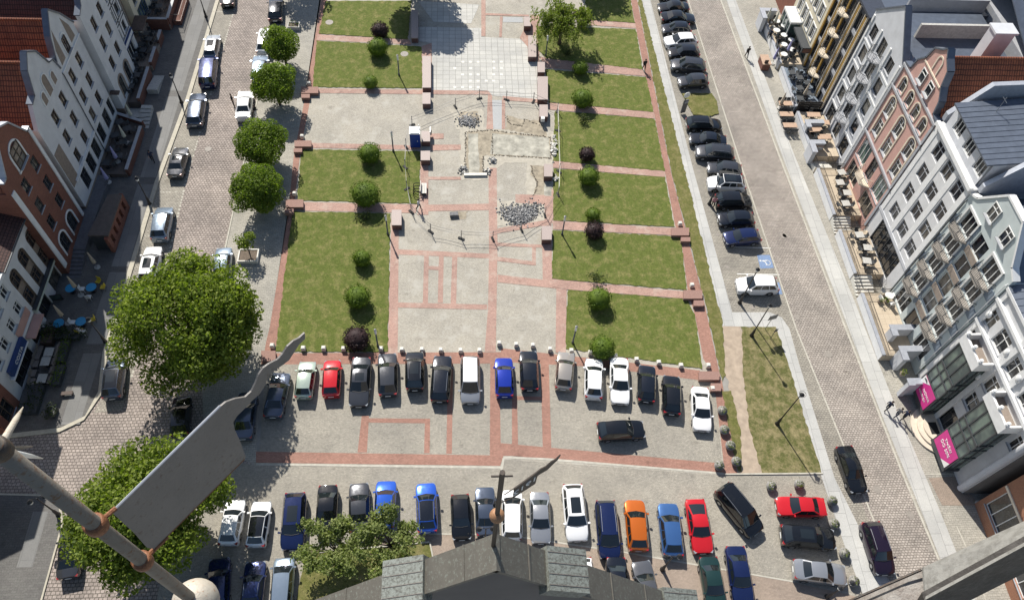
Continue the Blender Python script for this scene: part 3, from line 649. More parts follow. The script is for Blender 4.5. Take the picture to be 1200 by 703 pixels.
): car(a[0], a[1], a[2], a[3], a[4], bool(a[5]), a[6] or None, bool(a[7]), a[8])
g3 = 'cars along the left-hand street'
for a in (
 ((324,-2),(322,24),'hatch','ink','dark blue-grey hatchback at the top edge beyond the farthest round tree',0,0,0,g3),
 ((313,34),(308,62),'hatch','white','white car showing behind the farthest round street tree',0,0,0,g3),
 ((306,66),(302.5,95),'hatch','paleblue','pale blue car between the two farthest round street trees',0,0,0,g3),
 ((288,108),(284.5,138.5),'sedan','white','white saloon with two people at its doors beside the round trees',0,0,0,g3),
 ((263,292),(259,324),'hatch','paleblue','light blue hatchback half under the big tree beside the tree tub',0,0,1,g3),
 ((268,-18),(266,6),'sedan','black','black car cut by the top edge in the left parking strip',0,0,0,g3),
 ((251,42),(246,67.5),'estate','silver','silver estate with dark roof glass beyond the dark blue van',1,0,0,g3),
 ((246,67),(242.5,101),'van','navy','shiny dark blue van between the silver estate and a grey estate',0,0,0,g3),
 ((233,110),(227,147),'estate','slate','grey-blue estate fourth from the top in the left parking strip',0,0,1,g3),
 ((213,174),(204,206),'sedan','midgrey','grey saloon parked alone in the left strip above the white car pair',1,0,0,g3),
 ((194,244),(186,281),'suv','paleblue','pale silver-blue off-roader beside a street lamp in the left strip',0,0,1,g3),
 ((181,290),(171,330),'estate','white','white car with dark sunroof touching the big tree crown',1,0,0,g3),
 ((137,424),(131,464),'suv','slate','dark grey car with dark glass roof at the pavement corner, left of the big tree',1,'black',0,g3),
 ((86,617),(79,677),'sedan','grey','dark grey car beside the lower big tree and the pavement edge',0,'black',0,g3),
 ((214,468),(210,507),'hatch','black','black car in deep shade directly under the big tree',0,0,0,g3),
 ((291,460),(284,514),'sedan','slate','grey car showing behind the tail of the big vane flag',0,0,0,g3),
): car(a[0], a[1], a[2], a[3], a[4], bool(a[5]), a[6] or None, bool(a[7]), a[8])
g4 = 'cars in the right-hand row of slanting bays'
ROW = [((772,9.5),(806,8),'sedan','black'), ((814,22),(775,20),'sedan','black'), ((776,34.5),(809,33.5),'hatch','ink'), ((779,49.5),(816,46),'hatch','white'), ((783.5,62),(819,61),'hatch','black'), ((786,76),(826.6,79),'suv','grey'), ((795,96.5),(829,94),'hatch','grey'),
       ((845,146.5),(804.5,144.5),'estate','black'), ((808,162),(851,165.5),'sedan','ink'), ((815,178),(859.6,181),'suv','grey'), ((829,196.5),(869,200),'hatch','grey'), ((829,215),(872.5,216),'suv','white'), ((880,236),(839,235.5),'suv','black'), ((841.5,257.5),(883,256),'hatch','ink'), ((849,280),(890,276),'hatch','navy'), ((863,335),(910.6,334),'suv','white')]
LB = ['black saloon second from the far end of the right-hand row','black saloon third from the far end of the right-hand row','dark hatchback just beyond the far white hatchback in the right-hand row','white hatchback among dark cars near the far end of the right-hand row','black hatchback just nearer than the far white hatchback of the right row','brownish grey tall car, second car beyond the grass island','dark grey hatchback next to the grass island with the signboard, on its far side','black estate with roof rails on the near side of the grass island','blue-black saloon second car on the near side of the grass island','dark grey tall car third on the near side of the grass island','grey hatchback beyond the black-roofed white car','white tall car with black roof glass in the right-hand row','black tall car with a passer-by at its tail, right-hand row','black hatchback next to the navy blue hatchback of the right-hand row','navy blue hatchback nearest the blue disabled bay marking','white tall car standing alone on the disabled bay']
for i, a in enumerate(ROW): car(a[0], a[1], a[2], a[3], LB[i], i in (11,), 'black' if i == 11 else None, i in (5,7,9), g4)
car((772,-6),(803,-7), 'hatch', 'grey', 'dark car at the top edge, farthest of the right-hand row', group=g4)
# ------------------------------------------------------------------ houses
plain('stucco_white', (.60,.60,.60), .85, var=.1, scale=.8); plain('stucco_grey', (.52,.53,.55), .85, var=.1, scale=.8); plain('stucco_cream', (.62,.56,.42), .85, var=.1, scale=.8)
plain('stucco_pink', (.50,.30,.255), .85, var=.1, scale=.8); plain('stucco_sage', (.47,.52,.515), .85, var=.08, scale=.8); plain('stucco_blue', (.42,.49,.55), .85, var=.1, scale=.8)
plain('panel_navy', (.035,.042,.06), .5, var=.2); plain('panel_slate', (.16,.20,.25), .6, var=.15); plain('balcony_deck', (.29,.265,.235), .8, var=.2, scale=5); plain('panel_brown', (.26,.215,.18), .7, var=.15); plain('gold', (.36,.22,.05), .45, .3, var=.25)
plain('trim_white', (.70,.70,.69), .7, var=.08, scale=2); plain('trim_cream', (.66,.58,.46), .7, var=.1, scale=2); plain('trim_grey', (.35,.36,.38), .6, var=.12); plain('zinc', (.12,.14,.175), .4, .35, var=.15, scale=1.5); plain('zinc_light', (.38,.40,.44), .5, .3, var=.12)
plain('frame_white', (.66,.66,.64), .5, var=.05); plain('frame_brown', (.10,.07,.05), .6, var=.1); plain('frame_dark', (.05,.055,.06), .5, var=.1); plain('dark_wood', (.075,.05,.04), .7, var=.3); plain('brown_plaster', (.25,.20,.16), .9, var=.15)
bricks('brick_wall', (.28,.105,.07), (.22,.08,.055), (.17,.11,.09), .26, .08, .012, stain=.2, bmp=.2, swap=True); bricks('brick_orange', (.42,.19,.11), (.36,.155,.09), (.26,.18,.13), .26, .08, .012, stain=.2, bmp=.2, swap=True)
bricks('roof_tile', (.36,.125,.06), (.29,.095,.05), (.10,.035,.022), .24, .34, .035, rough=.7, stain=.3, stain_scale=.7, bmp=1., offset=0.); bricks('roof_tile_dark', (.10,.05,.042), (.075,.04,.036), (.03,.016,.015), .24, .34, .035, rough=.7, stain=.3, bmp=1., offset=0.)
plain('magenta_sign', (.60,.03,.24), .4, var=.05); plain('sign_blue', (.02,.05,.16), .4, var=.1); plain('sign_pale', (.50,.55,.47), .5, var=.08)
WIN = {}
def win_mesh(w, h, nv, nh, fm, gm):
    k = (round(w, 2), round(h, 2), nv, nh, fm, gm)
    if k in WIN: return WIN[k]
    mb = MB(); t = .075
    mb.bx(-.17,-.09,-w/2,w/2,-h/2,-h/2+t); mb.bx(-.17,-.09,-w/2,w/2,h/2-t,h/2); mb.bx(-.17,-.09,-w/2,-w/2+t,-h/2+t,h/2-t); mb.bx(-.17,-.09,w/2-t,w/2,-h/2+t,h/2-t)
    for i in range(nv): y = -w/2+w*(i+1)/(nv+1); mb.bx(-.165,-.095,y-.035,y+.035,-h/2+t,h/2-t)
    for i in range(nh): z = -h/2+h*(i+1)/(nh+1)+(.18*h if nh == 1 else 0); mb.bx(-.16,-.1,-w/2+t,w/2-t,z-.03,z+.03)
    o1 = mb.build('window', fm); mb = MB(); mb.bx(-.2,-.15,-w/2+.02,w/2-.02,-h/2+.02,h/2-.02); o2 = mb.build('pane', gm)
    mb = MB(); mb.bx(-.1,.09,-w/2-.08,w/2+.08,-h/2-.07,-h/2-.003); o3 = mb.build('sill', 'trim_grey')
    WIN[k] = (o1.data, o2.data, o3.data)
    for o in (o1, o2, o3): bpy.data.objects.remove(o)
    return WIN[k]
def window(root, xf, s, y, z, w, h, nv=1, nh=1, fm='frame_white', gm='window_glass', sill=True, out=0.):
    a, b_, c = win_mesh(w, h, nv, nh, fm, gm)
    o = link('window', a, root); o.location = (xf+s*out-root.location.x, y-root.location.y, z); o.rotation_euler = (0, 0, 0 if s > 0 else PI)
    link('pane', b_, o)
    if sill: link('sill', c, o)
    return o
def arc(y, z, r, n=10, a0=0., a1=PI): return [(y+r*math.cos(a0+(a1-a0)*i/n), z+r*math.sin(a0+(a1-a0)*i/n)) for i in range(n+1)]
def wallmesh(mb, xf, s, y0, y1, z0, z1, ops, mi=0, dep=.22, rmi=None):
    ys = sorted({y0, y1, *[o[0]-o[2]/2 for o in ops], *[o[0]+o[2]/2 for o in ops]}); zs = sorted({z0, z1, *[o[1]-o[3]/2 for o in ops], *[o[1]+o[3]/2 for o in ops]})
    ys = [y for y in ys if y0-1e-6 <= y <= y1+1e-6]; zs = [z for z in zs if z0-1e-6 <= z <= z1+1e-6]
    def q(pts, m=mi): mb.add(pts if s > 0 else pts[::-1], [tuple(range(len(pts)))], m)
    for a, b_ in zip(ys, ys[1:]):
        for c, d in zip(zs, zs[1:]):
            m, n = (a+b_)/2, (c+d)/2
            if any(abs(m-o[0]) < o[2]/2 and abs(n-o[1]) < o[3]/2 for o in ops): continue
            q([(xf,a,c),(xf,b_,c),(xf,b_,d),(xf,a,d)])
    xi = xf-s*dep; r = mi if rmi is None else rmi
    for o in ops:
        a, b_, c, d = o[0]-o[2]/2, o[0]+o[2]/2, o[1]-o[3]/2, o[1]+o[3]/2
        q([(xf,a,c),(xi,a,c),(xi,b_,c),(xf,b_,c)], r); q([(xf,b_,d),(xi,b_,d),(xi,a,d),(xf,a,d)], r); q([(xf,a,d),(xi,a,d),(xi,a,c),(xf,a,c)], r); q([(xf,b_,c),(xi,b_,c),(xi,b_,d),(xf,b_,d)], r)
        if len(o) > 4 and o[4]:   # arched head: two spandrels
            R = o[2]/2; A = arc(o[0], d-R, R, 12)
            q([(xf,b_,d)]+[(xf,y,z) for y, z in A[:7]][::1][::-1]); q([(xf,a,d)]+[(xf,y,z) for y, z in A[6:]][::-1])
def archtrim(mb, xf, s, y, zt, r, t=.16, zb=None, p=.07, mi=0):
    A = arc(y, zt-r, r+t, 14); B = arc(y, zt-r, r, 14)
    if zb is not None: A = [(y+r+t, zb)]+A+[(y-r-t, zb)]; B = [(y+r, zb)]+B+[(y-r, zb)]
    for i in range(len(A)-1):
        pts = [(xf+s*p, *A[i]), (xf+s*p, *A[i+1]), (xf+s*p, *B[i+1]), (xf+s*p, *B[i])]; mb.slab(pts if s < 0 else pts[::-1], (s,0,0), p+.02, mi)
def band(mb, xf, s, y0, y1, z0, z1, p=.12, mi=0): mb.bx(xf-s*.003, xf+s*p, y0, y1, z0, z1, mi)
def shell(root, xf, s, y0, y1, z0, z1, dep, mat, ops, gable=None, gt=.4, rmat=None):
    mb = MB(); wallmesh(mb, xf, s, y0, y1, z0, z1, ops, 0, .22, 1 if rmat else None); xb = xf-s*dep; xi = xf-s*.23
    for y, f in ((y0, 1), (y1, -1)):
        p = [(xf,y,z0),(xb,y,z0),(xb,y,z1),(xf,y,z1)]; mb.add(p if f*s < 0 else p[::-1], [(0,1,2,3)])
    mb.add([(xb,y0,z0),(xb,y1,z0),(xb,y1,z1),(xb,y0,z1)], [(0,1,2,3)])
    mb.add([(xi,y0+.03,z0),(xi,y1-.03,z0),(xi,y1-.03,z1-.03),(xi,y0+.03,z1-.03)], [(0,1,2,3)])
    mb.add([(xf,y0,z1),(xb,y0,z1),(xb,y1,z1),(xf,y1,z1)], [(0,1,2,3)])
    if gable: 
        pts = [(xf, y, z) for y, z in gable]; mb.slab(pts, (s,0,0), gt)
    return mb.build('wall', [mat]+([rmat] if rmat else []), root, world=True)
def coping(root, xf, s, prof, mat, w=.55, t=.14, out=.1, name='gable_coping'):
    mb = MB()
    for (ya, za), (yb, zb) in zip(prof, prof[1:]):
        d = Vector((0, yb-ya, zb-za)); L = d.length; ang = math.atan2(zb-za, yb-ya); R = Matrix.Rotation(ang, 3, 'X')
        mb.box((xf+s*(out-w/2), (ya+yb)/2-math.sin(ang)*t*.5, (za+zb)/2+math.cos(ang)*t*.5), (w, L+.04, t), 0, 0, R)
    return mb.build(name, mat, root, world=True)
def roof_gable(root, xf, s, y0, y1, ze, yr, zr, dep, mat, inset=.4, t=.14):
    mb = MB(); a, b_ = xf-s*inset, xf-s*dep
    for ye in (y0, y1):
        pts = [(a,ye,ze),(b_,ye,ze),(b_,yr,zr),(a,yr,zr)]; n = Vector((0, (ye-yr) and math.copysign(zr-ze, ye-yr), abs(ye-yr)))
        if (Vector(pts[1])-Vector(pts[0])).cross(Vector(pts[2])-Vector(pts[1])).dot(n) < 0: pts = pts[::-1]
        mb.slab(pts, n, t)
    r = mb.build('roof', mat, root, world=True)
    mb = MB(); mb.tube([(a,yr,zr+.03),(b_,yr,zr+.03)], .13, 8); rc = mb.build('ridge', mat, r); rc.location = (-root.location.x, -root.location.y, 0)
    return r
def roof_par(root, xf, s, y0, y1, ze, zr, dep, mat, seams=False, over=.25, x0=0.):
    mb = MB(); a, b_ = xf-s*x0+s*over, xf-s*dep; n = Vector((s*(zr-ze), 0, abs(a-b_)))
    pts = [(a,y0,ze),(b_,y0,zr),(b_,y1,zr),(a,y1,ze)]
    if (Vector(pts[1])-Vector(pts[0])).cross(Vector(pts[2])-Vector(pts[1])).dot(n) < 0: pts = pts[::-1]
    mb.slab(pts, n, .16)
    if seams:
        k = int((y1-y0)/.62)
        for i in range(1, k): y = y0+(y1-y0)*i/k; mb.tube([(a,y,ze+.02),(b_,y,zr+.02)], .025, 4)
    return mb.build('roof', mat, root, world=True)
def pipe(root, xf, s, y, z0, z1, mat='frame_dark'):
    mb = MB(); mb.tube([(xf+s*.09,y,z0),(xf+s*.09,y,z1-.3),(xf-s*.05,y,z1)], .05, 6); return mb.build('drainpipe', mat, root, world=True)
def extra(root, name, mat, fn, **k): mb = MB(); fn(mb); return mb.build(name, mat, root, world=True, **k)
def wall_text(root, s_, xf, s, y, z, size, m, ext=.015, name='lettering'):
    me = text(s_, size, ext, m); o = link(name, me, root); o.location = (xf-root.location.x, y-root.location.y, z); o.rotation_euler = (PI/2, 0, PI/2*(1 if s > 0 else -1)); return o

XL, SLN, XR, SR = -39.3, 1, 45.0, -1
def rowwins(root, xf, s, cols, rows, w, h, **k):
    for z in rows:
        for y in cols: window(root, xf, s, y, z, w, h, **k)
def ops_(cols, rows, w, h, *a): return [(y, z, w, h, *a) for z in rows for y in cols]
# ---- left row
def left_houses():
    s = 1
    # low end: brick house at the corner, then white/pink shop house
    r = thing('brick_house', 'reddish brick house at the left edge beside the side street corner', 'house', (XL, 30.6, 0)); x = XL+.1
    o = ops_([30.6], [1.6], 1.5, 2.3); shell(r, x, s, 29., 32.1, 0, 10.2, 9, 'brick_wall', o); rowwins(r, x, s, [30.6], [1.6], 1.5, 2.3, fm='frame_brown'); roof_par(r, x, s, 29., 32.1, 10.2, 14, 8, 'roof_tile_dark'); extra(r, 'cornice', 'trim_cream', lambda m: band(m, x, s, 29., 32.1, 9.7, 10.2, .2))  # unseen upper wall and roof raised to throw shade on the corner pavement
    r = thing('shop_house', 'white house with pink panels and a dark blue letter board at the left edge', 'house', (XL, 36, 0)); x = XL
    cols = [33.6, 35.4, 37.3, 39.1]; o = ops_(cols, [4.75], .95, 1.35)+ops_(cols, [7.3], .95, 1.35)+[(35.2, 1.25, 3.6, 2.1), (38.6, 1.25, 1.4, 2.2)]
    shell(r, x, s, 32.1, 40.1, 0, 12.4, 10, 'stucco_white', o); rowwins(r, x, s, cols, [4.75, 7.3], .95, 1.35, nv=1, nh=1); window(r, x, s, 35.2, 1.25, 3.6, 2.1, 3, 0, 'frame_dark'); window(r, x, s, 38.6, 1.25, 1.4, 2.2, 1, 0, 'frame_brown')  # wall above the view made taller so its shade reaches the corner
    extra(r, 'pink_panel', 'stucco_pink', lambda m: band(m, x, s, 36.9, 39.8, 2.9, 3.9, .06)); extra(r, 'cornice', 'trim_white', lambda m: (band(m, x, s, 32.1, 40.1, 8.4, 8.8, .3), band(m, x, s, 36.7, 40.0, 2.65, 2.86, .12)))
    sg = extra(r, 'sign_board', 'sign_blue', lambda m: m.bx(x+.02, x+.35, 33.4, 37.0, 2.45, 3.3)); extra(r, 'sign_frame', 'trim_white', lambda m: m.bx(x+.02, x+.42, 33.1, 37.0, 2.3, 2.42)); wall_text(r, 'COSTA', x+.37, s, 35.3, 2.88, .56, 'trim_white')
    extra(r, 'awning', 'stucco_pink', lambda m: m.bx(x+.02, x+.9, 37.4, 40., 2.2, 2.34)); roof_par(r, x, s, 32.1, 40.1, 12.4, 15, 9, 'roof_tile_dark')
    r = thing('arcade_house', 'white house with three tall arched brown window recesses above a pale sign band', 'house', (XL, 43.5, 0)); x = XL
    cols = [41.1, 43.4, 45.7]; rec = [(y, 5.0, 1.45, 5.0, 1) for y in cols]; o = rec+[(44.9, 1.15, 1.9, 2.2), (41.7, 1.15, 1.9, 2.2)]
    shell(r, x, s, 40.1, 46.9, 0, 8.8, 10, 'stucco_white', o, rmat='brown_plaster')
    extra(r, 'recess_panel', 'brown_plaster', lambda m: [m.bx(x-.225, x-.19, y-.73, y+.73, 2.5, 7.5) for y in cols])
    for y in cols:
        for z in (6.3, 3.75): window(r, x, s, y, z, 1.15, 1.5, 1, 1, 'frame_brown', out=.03, sill=False)
    rowwins(r, x, s, [44.9, 41.7], [1.15], 1.9, 2.2, nv=1, nh=0, fm='frame_dark', sill=False)
    extra(r, 'sign_band', 'sign_pale', lambda m: m.bx(x+.01, x+.3, 40.2, 46.6, 2.3, 2.62)); extra(r, 'ledge', 'frame_dark', lambda m: m.bx(x+.01, x+.36, 40.2, 46.6, 2.66, 2.78))
    rf = roof_par(r, x, s, 40.1, 46.9, 8.85, 12.6, 8, 'roof_tile_dark', over=.35); extra(rf, 'skylight', 'frame_dark', lambda m: None) if 0 else None
    mb = MB(); R = Matrix.Rotation(math.atan2(3.75, 8.35), 3, 'Y'); mb.box((x-2.2, 44.3, 10.16), (1.5, 1.3, .14), 0, 0, R); f = mb.build('skylight', 'frame_dark', r, world=True); mb = MB(); mb.box((x-2.2, 44.3, 10.22), (1.3, 1.1, .06), 0, 0, R); g = mb.build('skylight_pane', 'sky_glass', f); g.location = (-r.location.x, -r.location.y, 0)
    extra(r, 'gutter', 'frame_dark', lambda m: m.tube([(x+.42, 40.1, 8.75), (x+.42, 46.9, 8.75)], .08, 6)); pipe(r, x, s, 46.6, 0, 8.8)
    # brick gable house
    r = thing('brick_gable_house', 'red brick gabled house with white trim and a big arched attic window', 'house', (XL, 50.5, 0)); x = XL
    cols = [49.2, 51.95]; o = ops_(cols, [9.7, 7.05, 4.5], 1.05, 1.45)+[(y, 1.45, 1.5, 2.4, 1) for y in (49.15, 51.75)]
    gb = [(46.9, 11.), (46.9, 12.4), (47.6, 12.4), (49.2, 14.9), (50.5, 15.6), (51.8, 14.9), (53.4, 12.3), (54., 12.3), (54., 11.)]
    shell(r, x, s, 46.9, 54., 0, 11., 10, 'brick_wall', o, gb); rowwins(r, x, s, cols, [9.7, 7.05, 4.5], 1.05, 1.45, fm='frame_dark')
    for y in (49.15, 51.75): window(r, x, s, y, 1.35, 1.4, 2.2, 1, 1, 'frame_dark', sill=False)
    window(r, x, s, 50.6, 12.3, 1.7, 2.1, 1, 2, 'frame_brown', out=.22)
    extra(r, 'trim', 'trim_white', lambda m: [archtrim(m, x, s, y, 2.65, .75, .2, .3) for y in (49.15, 51.75)]+[archtrim(m, x, s, 50.6, 13.6, .95, .2, 11.2), m.bx(x+.0, x+.09, 49.4, 51.8, 10.95, 11.15), band(m, x, s, 46.9, 47.5, 0, 11., .1), band(m, x, s, 53.6, 54., 0, 12.2, .1)])
    coping(r, x, s, gb[1:-1], 'zinc_light', .6, .16); roof_gable(r, x, s, 46.9, 54., 10.9, 50.5, 15.0, 10, 'roof_tile'); pipe(r, x, s, 46.98, 0, 11, 'trim_white')
    # white gable with niches
    r = thing('niche_gable_house', 'white gabled house with three arched attic niches and dark shop lettering', 'house', (XL, 59.3, 0)); x = XL
    cols = [58.35, 61.]; o = ops_(cols, [9.4, 6.8, 4.2], 1.05, 1.55)+[(57.6, 1.5, 1.5, 2.3), (59.8, 1.5, 1.5, 2.3), (61.9, 1.5, 1.5, 2.3)]
    gb = [(54.9, 10.9), (56.2, 13.), (57.2, 13.2), (58.2, 15.3), (59.5, 16.3), (60.8, 15.3), (61.8, 13.2), (62.6, 12.9), (63.1, 11.4), (63.1, 10.9)]
    shell(r, x, s, 54.9, 63.1, 0, 10.9, 10, 'stucco_white', o, gb); rowwins(r, x, s, cols, [9.4, 6.8, 4.2], 1.05, 1.55, fm='frame_brown'); rowwins(r, x, s, [57.6, 59.8, 61.9], [1.5], 1.5, 2.3, fm='frame_dark', sill=False)
    extra(r, 'niche', 'brown_plaster', lambda m: [m.slab([(x+.02, yy, zz) for yy, zz in [(y+w, z0)]+arc(y, zt-w, w, 8)+[(y-w, z0)]], (s,0,0), .02) for y, w, z0, zt in ((58.3,.4,11.2,12.5),(59.75,.55,11.2,13.4),(61.3,.4,11.2,12.5))])
    extra(r, 'niche_trim', 'trim_white', lambda m: [archtrim(m, x, s, y, zt, w, .12, z0) for y, w, z0, zt in ((58.3,.4,11.2,12.5),(59.75,.55,11.2,13.4),(61.3,.4,11.2,12.5))])
    extra(r, 'string_course', 'trim_white', lambda m: (band(m, x, s, 55.8, 63., 2.86, 3.02, .14), band(m, x, s, 55.8, 63., 3.1, 3.16, .14))); extra(r, 'recess_wall', 'brown_plaster', lambda m: m.bx(x-.02, x+.03, 55., 56.6, 2.9, 7.6))
    wall_text(r, 'CUKIERNIA', x+.02, s, 59.5, 2.35-.05+.42, .1, 'sign_blue') if 0 else None
    coping(r, x, s, gb[1:-1], 'zinc', .6, .16); roof_gable(r, x, s, 54.9, 63.1, 10.8, 59.4, 15.2, 10, 'roof_tile'); pipe(r, x, s, 63.02, 0, 11, 'frame_dark')
    r = thing('arched_attic_house', 'pale gabled house with one arched attic window and brown attic panels', 'house', (XL, 66.3, 0)); x = XL
    cols = [64.45, 67.]; o = ops_(cols, [9.35, 6.7, 4.2], 1.05, 1.55)+[(64.3, 1.5, 1.4, 2.2), (66.6, 1.5, 1.4, 2.2), (68.4, 1.5, 1., 2.2)]
    gb = [(63.1, 10.9), (63.1, 12.2), (64.2, 14.4), (65.9, 16.1), (67.6, 14.4), (69.2, 12.2), (69.2, 10.9)]
    shell(r, x, s, 63.1, 69.2, 0, 10.9, 10, 'stucco_white', o, gb); rowwins(r, x, s, cols, [9.35, 6.7, 4.2], 1.05, 1.55, fm='frame_brown'); rowwins(r, x, s, [64.3, 66.6], [1.5], 1.4, 2.2, fm='frame_dark', sill=False); window(r, x, s, 68.4, 1.5, 1., 2.2, 0, 0, 'frame_dark', sill=False)
    window(r, x, s, 66., 12.1, .9, 1.6, 1, 1, 'frame_brown', out=.22); extra(r, 'arch_trim', 'trim_white', lambda m: archtrim(m, x, s, 66., 13.2, .5, .14, 11.3)); extra(r, 'string_course', 'trim_white', lambda m: band(m, x, s, 63.1, 69.2, 10.8, 10.95, .1))
    [extra(r, 'attic_panel', 'brown_plaster', lambda m: m.slab([(x+.015, y, z) for y, z in p], (s,0,0), .02)) for p in ([(64.9,11.3),(64.9,14.6),(63.9,12.9),(63.7,11.3)][::-1], [(67.2,11.3),(68.4,11.3),(68.2,12.7),(67.2,14.3)])]
    coping(r, x, s, gb[1:-1], 'zinc', .6, .16); roof_gable(r, x, s, 63.1, 69.2, 10.8, 65.9, 15., 10, 'roof_tile')
    r = thing('plain_white_house', 'plain white house stepped forward beside the half-timbered front', 'house', (XL+.6, 73, 0)); x = XL+.6
    cols = [71.9, 74.4]; o = ops_(cols, [10.1, 7.6, 4.95], 1.05, 1.55)+[(y, 1.7, 1.35, 2.5, 1) for y in cols]
    shell(r, x, s, 69.8, 76.3, 0, 12., 10, 'stucco_white', o, [(69.8,12.),(69.8,12.6),(70.9,13.),(73,15.8),(75.2,13.),(76.3,12.6),(76.3,12.)]); rowwins(r, x, s, cols, [10.1, 7.6, 4.95], 1.05, 1.55, fm='frame_brown')
    for y in cols: window(r, x, s, y, 1.6, 1.25, 2.3, 1, 1, 'frame_dark', sill=False)
    extra(r, 'arch_trim', 'brown_plaster', lambda m: [archtrim(m, x, s, y, 2.95, .68, .22, .4, .05) for y in cols]); coping(r, x, s, [(69.8,12.6),(70.9,13.),(73,15.8),(75.2,13.),(76.3,12.6)], 'zinc', .6, .16); roof_gable(r, x, s, 69.8, 76.3, 11.9, 73, 15., 10, 'roof_tile_dark'); extra(r, 'entrance_hood', 'dark_wood', lambda m: m.bx(x-.5, x+.5, 69.2, 69.78, 2.6, 2.75))
    r = thing('half_timbered_house', 'narrow half-timbered front of black lines on white above a blue edged sign', 'house', (XL, 78.4, 0)); x = XL
    cols = [77.3, 79.3]; o = ops_(cols, [9.3, 6.7, 4.3], .9, 1.3)+[(78.5, 1.2, 2.6, 2.1)]
    shell(r, x, s, 76.3, 80.6, 0, 11.6, 10, 'stucco_white', o); rowwins(r, x, s, cols, [9.3, 6.7, 4.3], .9, 1.3, fm='frame_dark'); window(r, x, s, 78.5, 1.2, 2.6, 2.1, 2, 0, 'frame_white', sill=False)
    extra(r, 'timbering', 'frame_dark', lambda m: [m.bx(x, x+.05, y-.06, y+.06, 3.4, 11.6) for y in (76.4, 78.3, 80.4)]+[m.bx(x, x+.045, 76.35, 80.5, z-.05, z+.05) for z in (3.4, 5.3, 5.7, 7.7, 8.2, 10.4, 11.5)]+[m.bx(x, x+.04, y-.035, y+.035, 5.7, 7.7) for y in (76.75, 77.85, 78.8, 79.85)])
    sb = extra(r, 'sign_board', 'trim_white', lambda m: m.bx(x+.02, x+.2, 76.7, 80.3, 2.55, 3.05)); extra(r, 'sign_edge', 'sign_blue', lambda m: (m.bx(x+.02, x+.23, 76.6, 80.4, 3.055, 3.14), m.bx(x+.02, x+.23, 76.6, 80.4, 2.42, 2.545))); roof_par(r, x, s, 76.3, 80.6, 11.6, 15, 9, 'roof_tile_dark')
    r = thing('cream_house', 'cream house with a glazed ground floor at the far end of the left-hand row', 'house', (XL, 88, 0)); x = XL-.3
    cols = [85., 87.6, 90.2, 92.8]; o = ops_(cols, [9.2, 6.5, 3.9], 1., 1.5)+[(86.3, 1.3, 3.4, 2.2), (91., 1.3, 3.4, 2.2)]
    shell(r, x, s, 83.4, 96., 0, 11.5, 10, 'stucco_cream', o); rowwins(r, x, s, cols, [9.2, 6.5, 3.9], 1., 1.5, fm='frame_dark'); rowwins(r, x, s, [86.3, 91.], [1.3], 3.4, 2.2, nv=3, nh=0, fm='sign_blue', gm='green_glass', sill=False); extra(r, 'canopy', 'dark_wood', lambda m: m.bx(x+.02, x+1.5, 80.7, 83.5, 2.4, 2.55)); roof_par(r, x, s, 83.4, 96., 11.5, 15, 9, 'roof_tile_dark')
    r = thing('passage_wall', 'brown recessed wall between the half-timbered front and the cream house', 'wall', (XL-1.2, 82, 0)); extra(r, 'panel', 'brown_plaster', lambda m: m.bx(XL-1.4, XL-1.1, 80.62, 83.38, 0, 9.))
    r = thing('corner_house', 'tall rendered house across the side street, mostly beyond the left edge', 'house', (-39.3, 14, 0)); x = -39.3
    cols = [9., 12., 15., 18., 21.]; o = ops_(cols, [3.9, 6.6, 9.3], 1., 1.5); shell(r, x, s, 4., 23.2, 0, 15.5, 10, 'stucco_cream', o); rowwins(r, x, s, cols, [3.9, 6.6, 9.3], 1., 1.5); roof_par(r, x, s, 4., 23.2, 15.5, 18., 8, 'roof_tile')
m, nt, b = newmat('sky_glass'); b.inputs['Base Color'].default_value = (.05,.12,.3,1); b.inputs['Roughness'].default_value = .05
left_houses()
# the row from the brick gable on stands a metre above the pavement, on the terraces
for o in list(bpy.data.objects):
    if o.get('category') in ('house','wall') and o.location.x < -38 and o.location.y > 47:
        y = o.location.y; o.location = (o.location.x*.982, y*.982, 1.17); o.scale = (.982,)*3
        ys = [(o.matrix_basis @ Vector(c)).y for ch in o.children if ch.name.startswith('wall') or ch.name.startswith('panel') for c in ch.bound_box]
        mb = MB(); xf = -38.62 if 'plain' not in o['label'] else -38.03
        y0 = min(v for ch in o.children if ch.type == 'MESH' and ch.name.split('.')[0] in ('wall','panel') for v in [(o.location.y+c[1]*.982) for c in ch.bound_box]); y1 = max(v for ch in o.children if ch.type == 'MESH' and ch.name.split('.')[0] in ('wall','panel') for v in [(o.location.y+c[1]*.982) for c in ch.bound_box])
        k = 1/.982; mb.bx(-9.5, (xf+.03-o.location.x)*k, (y0-o.location.y)*k+.01, (y1-o.location.y)*k-.01, -1.19, -.004); mb.build('plinth', 'brick_wall' if 'brick' in o['label'] else 'brown_plaster', o)
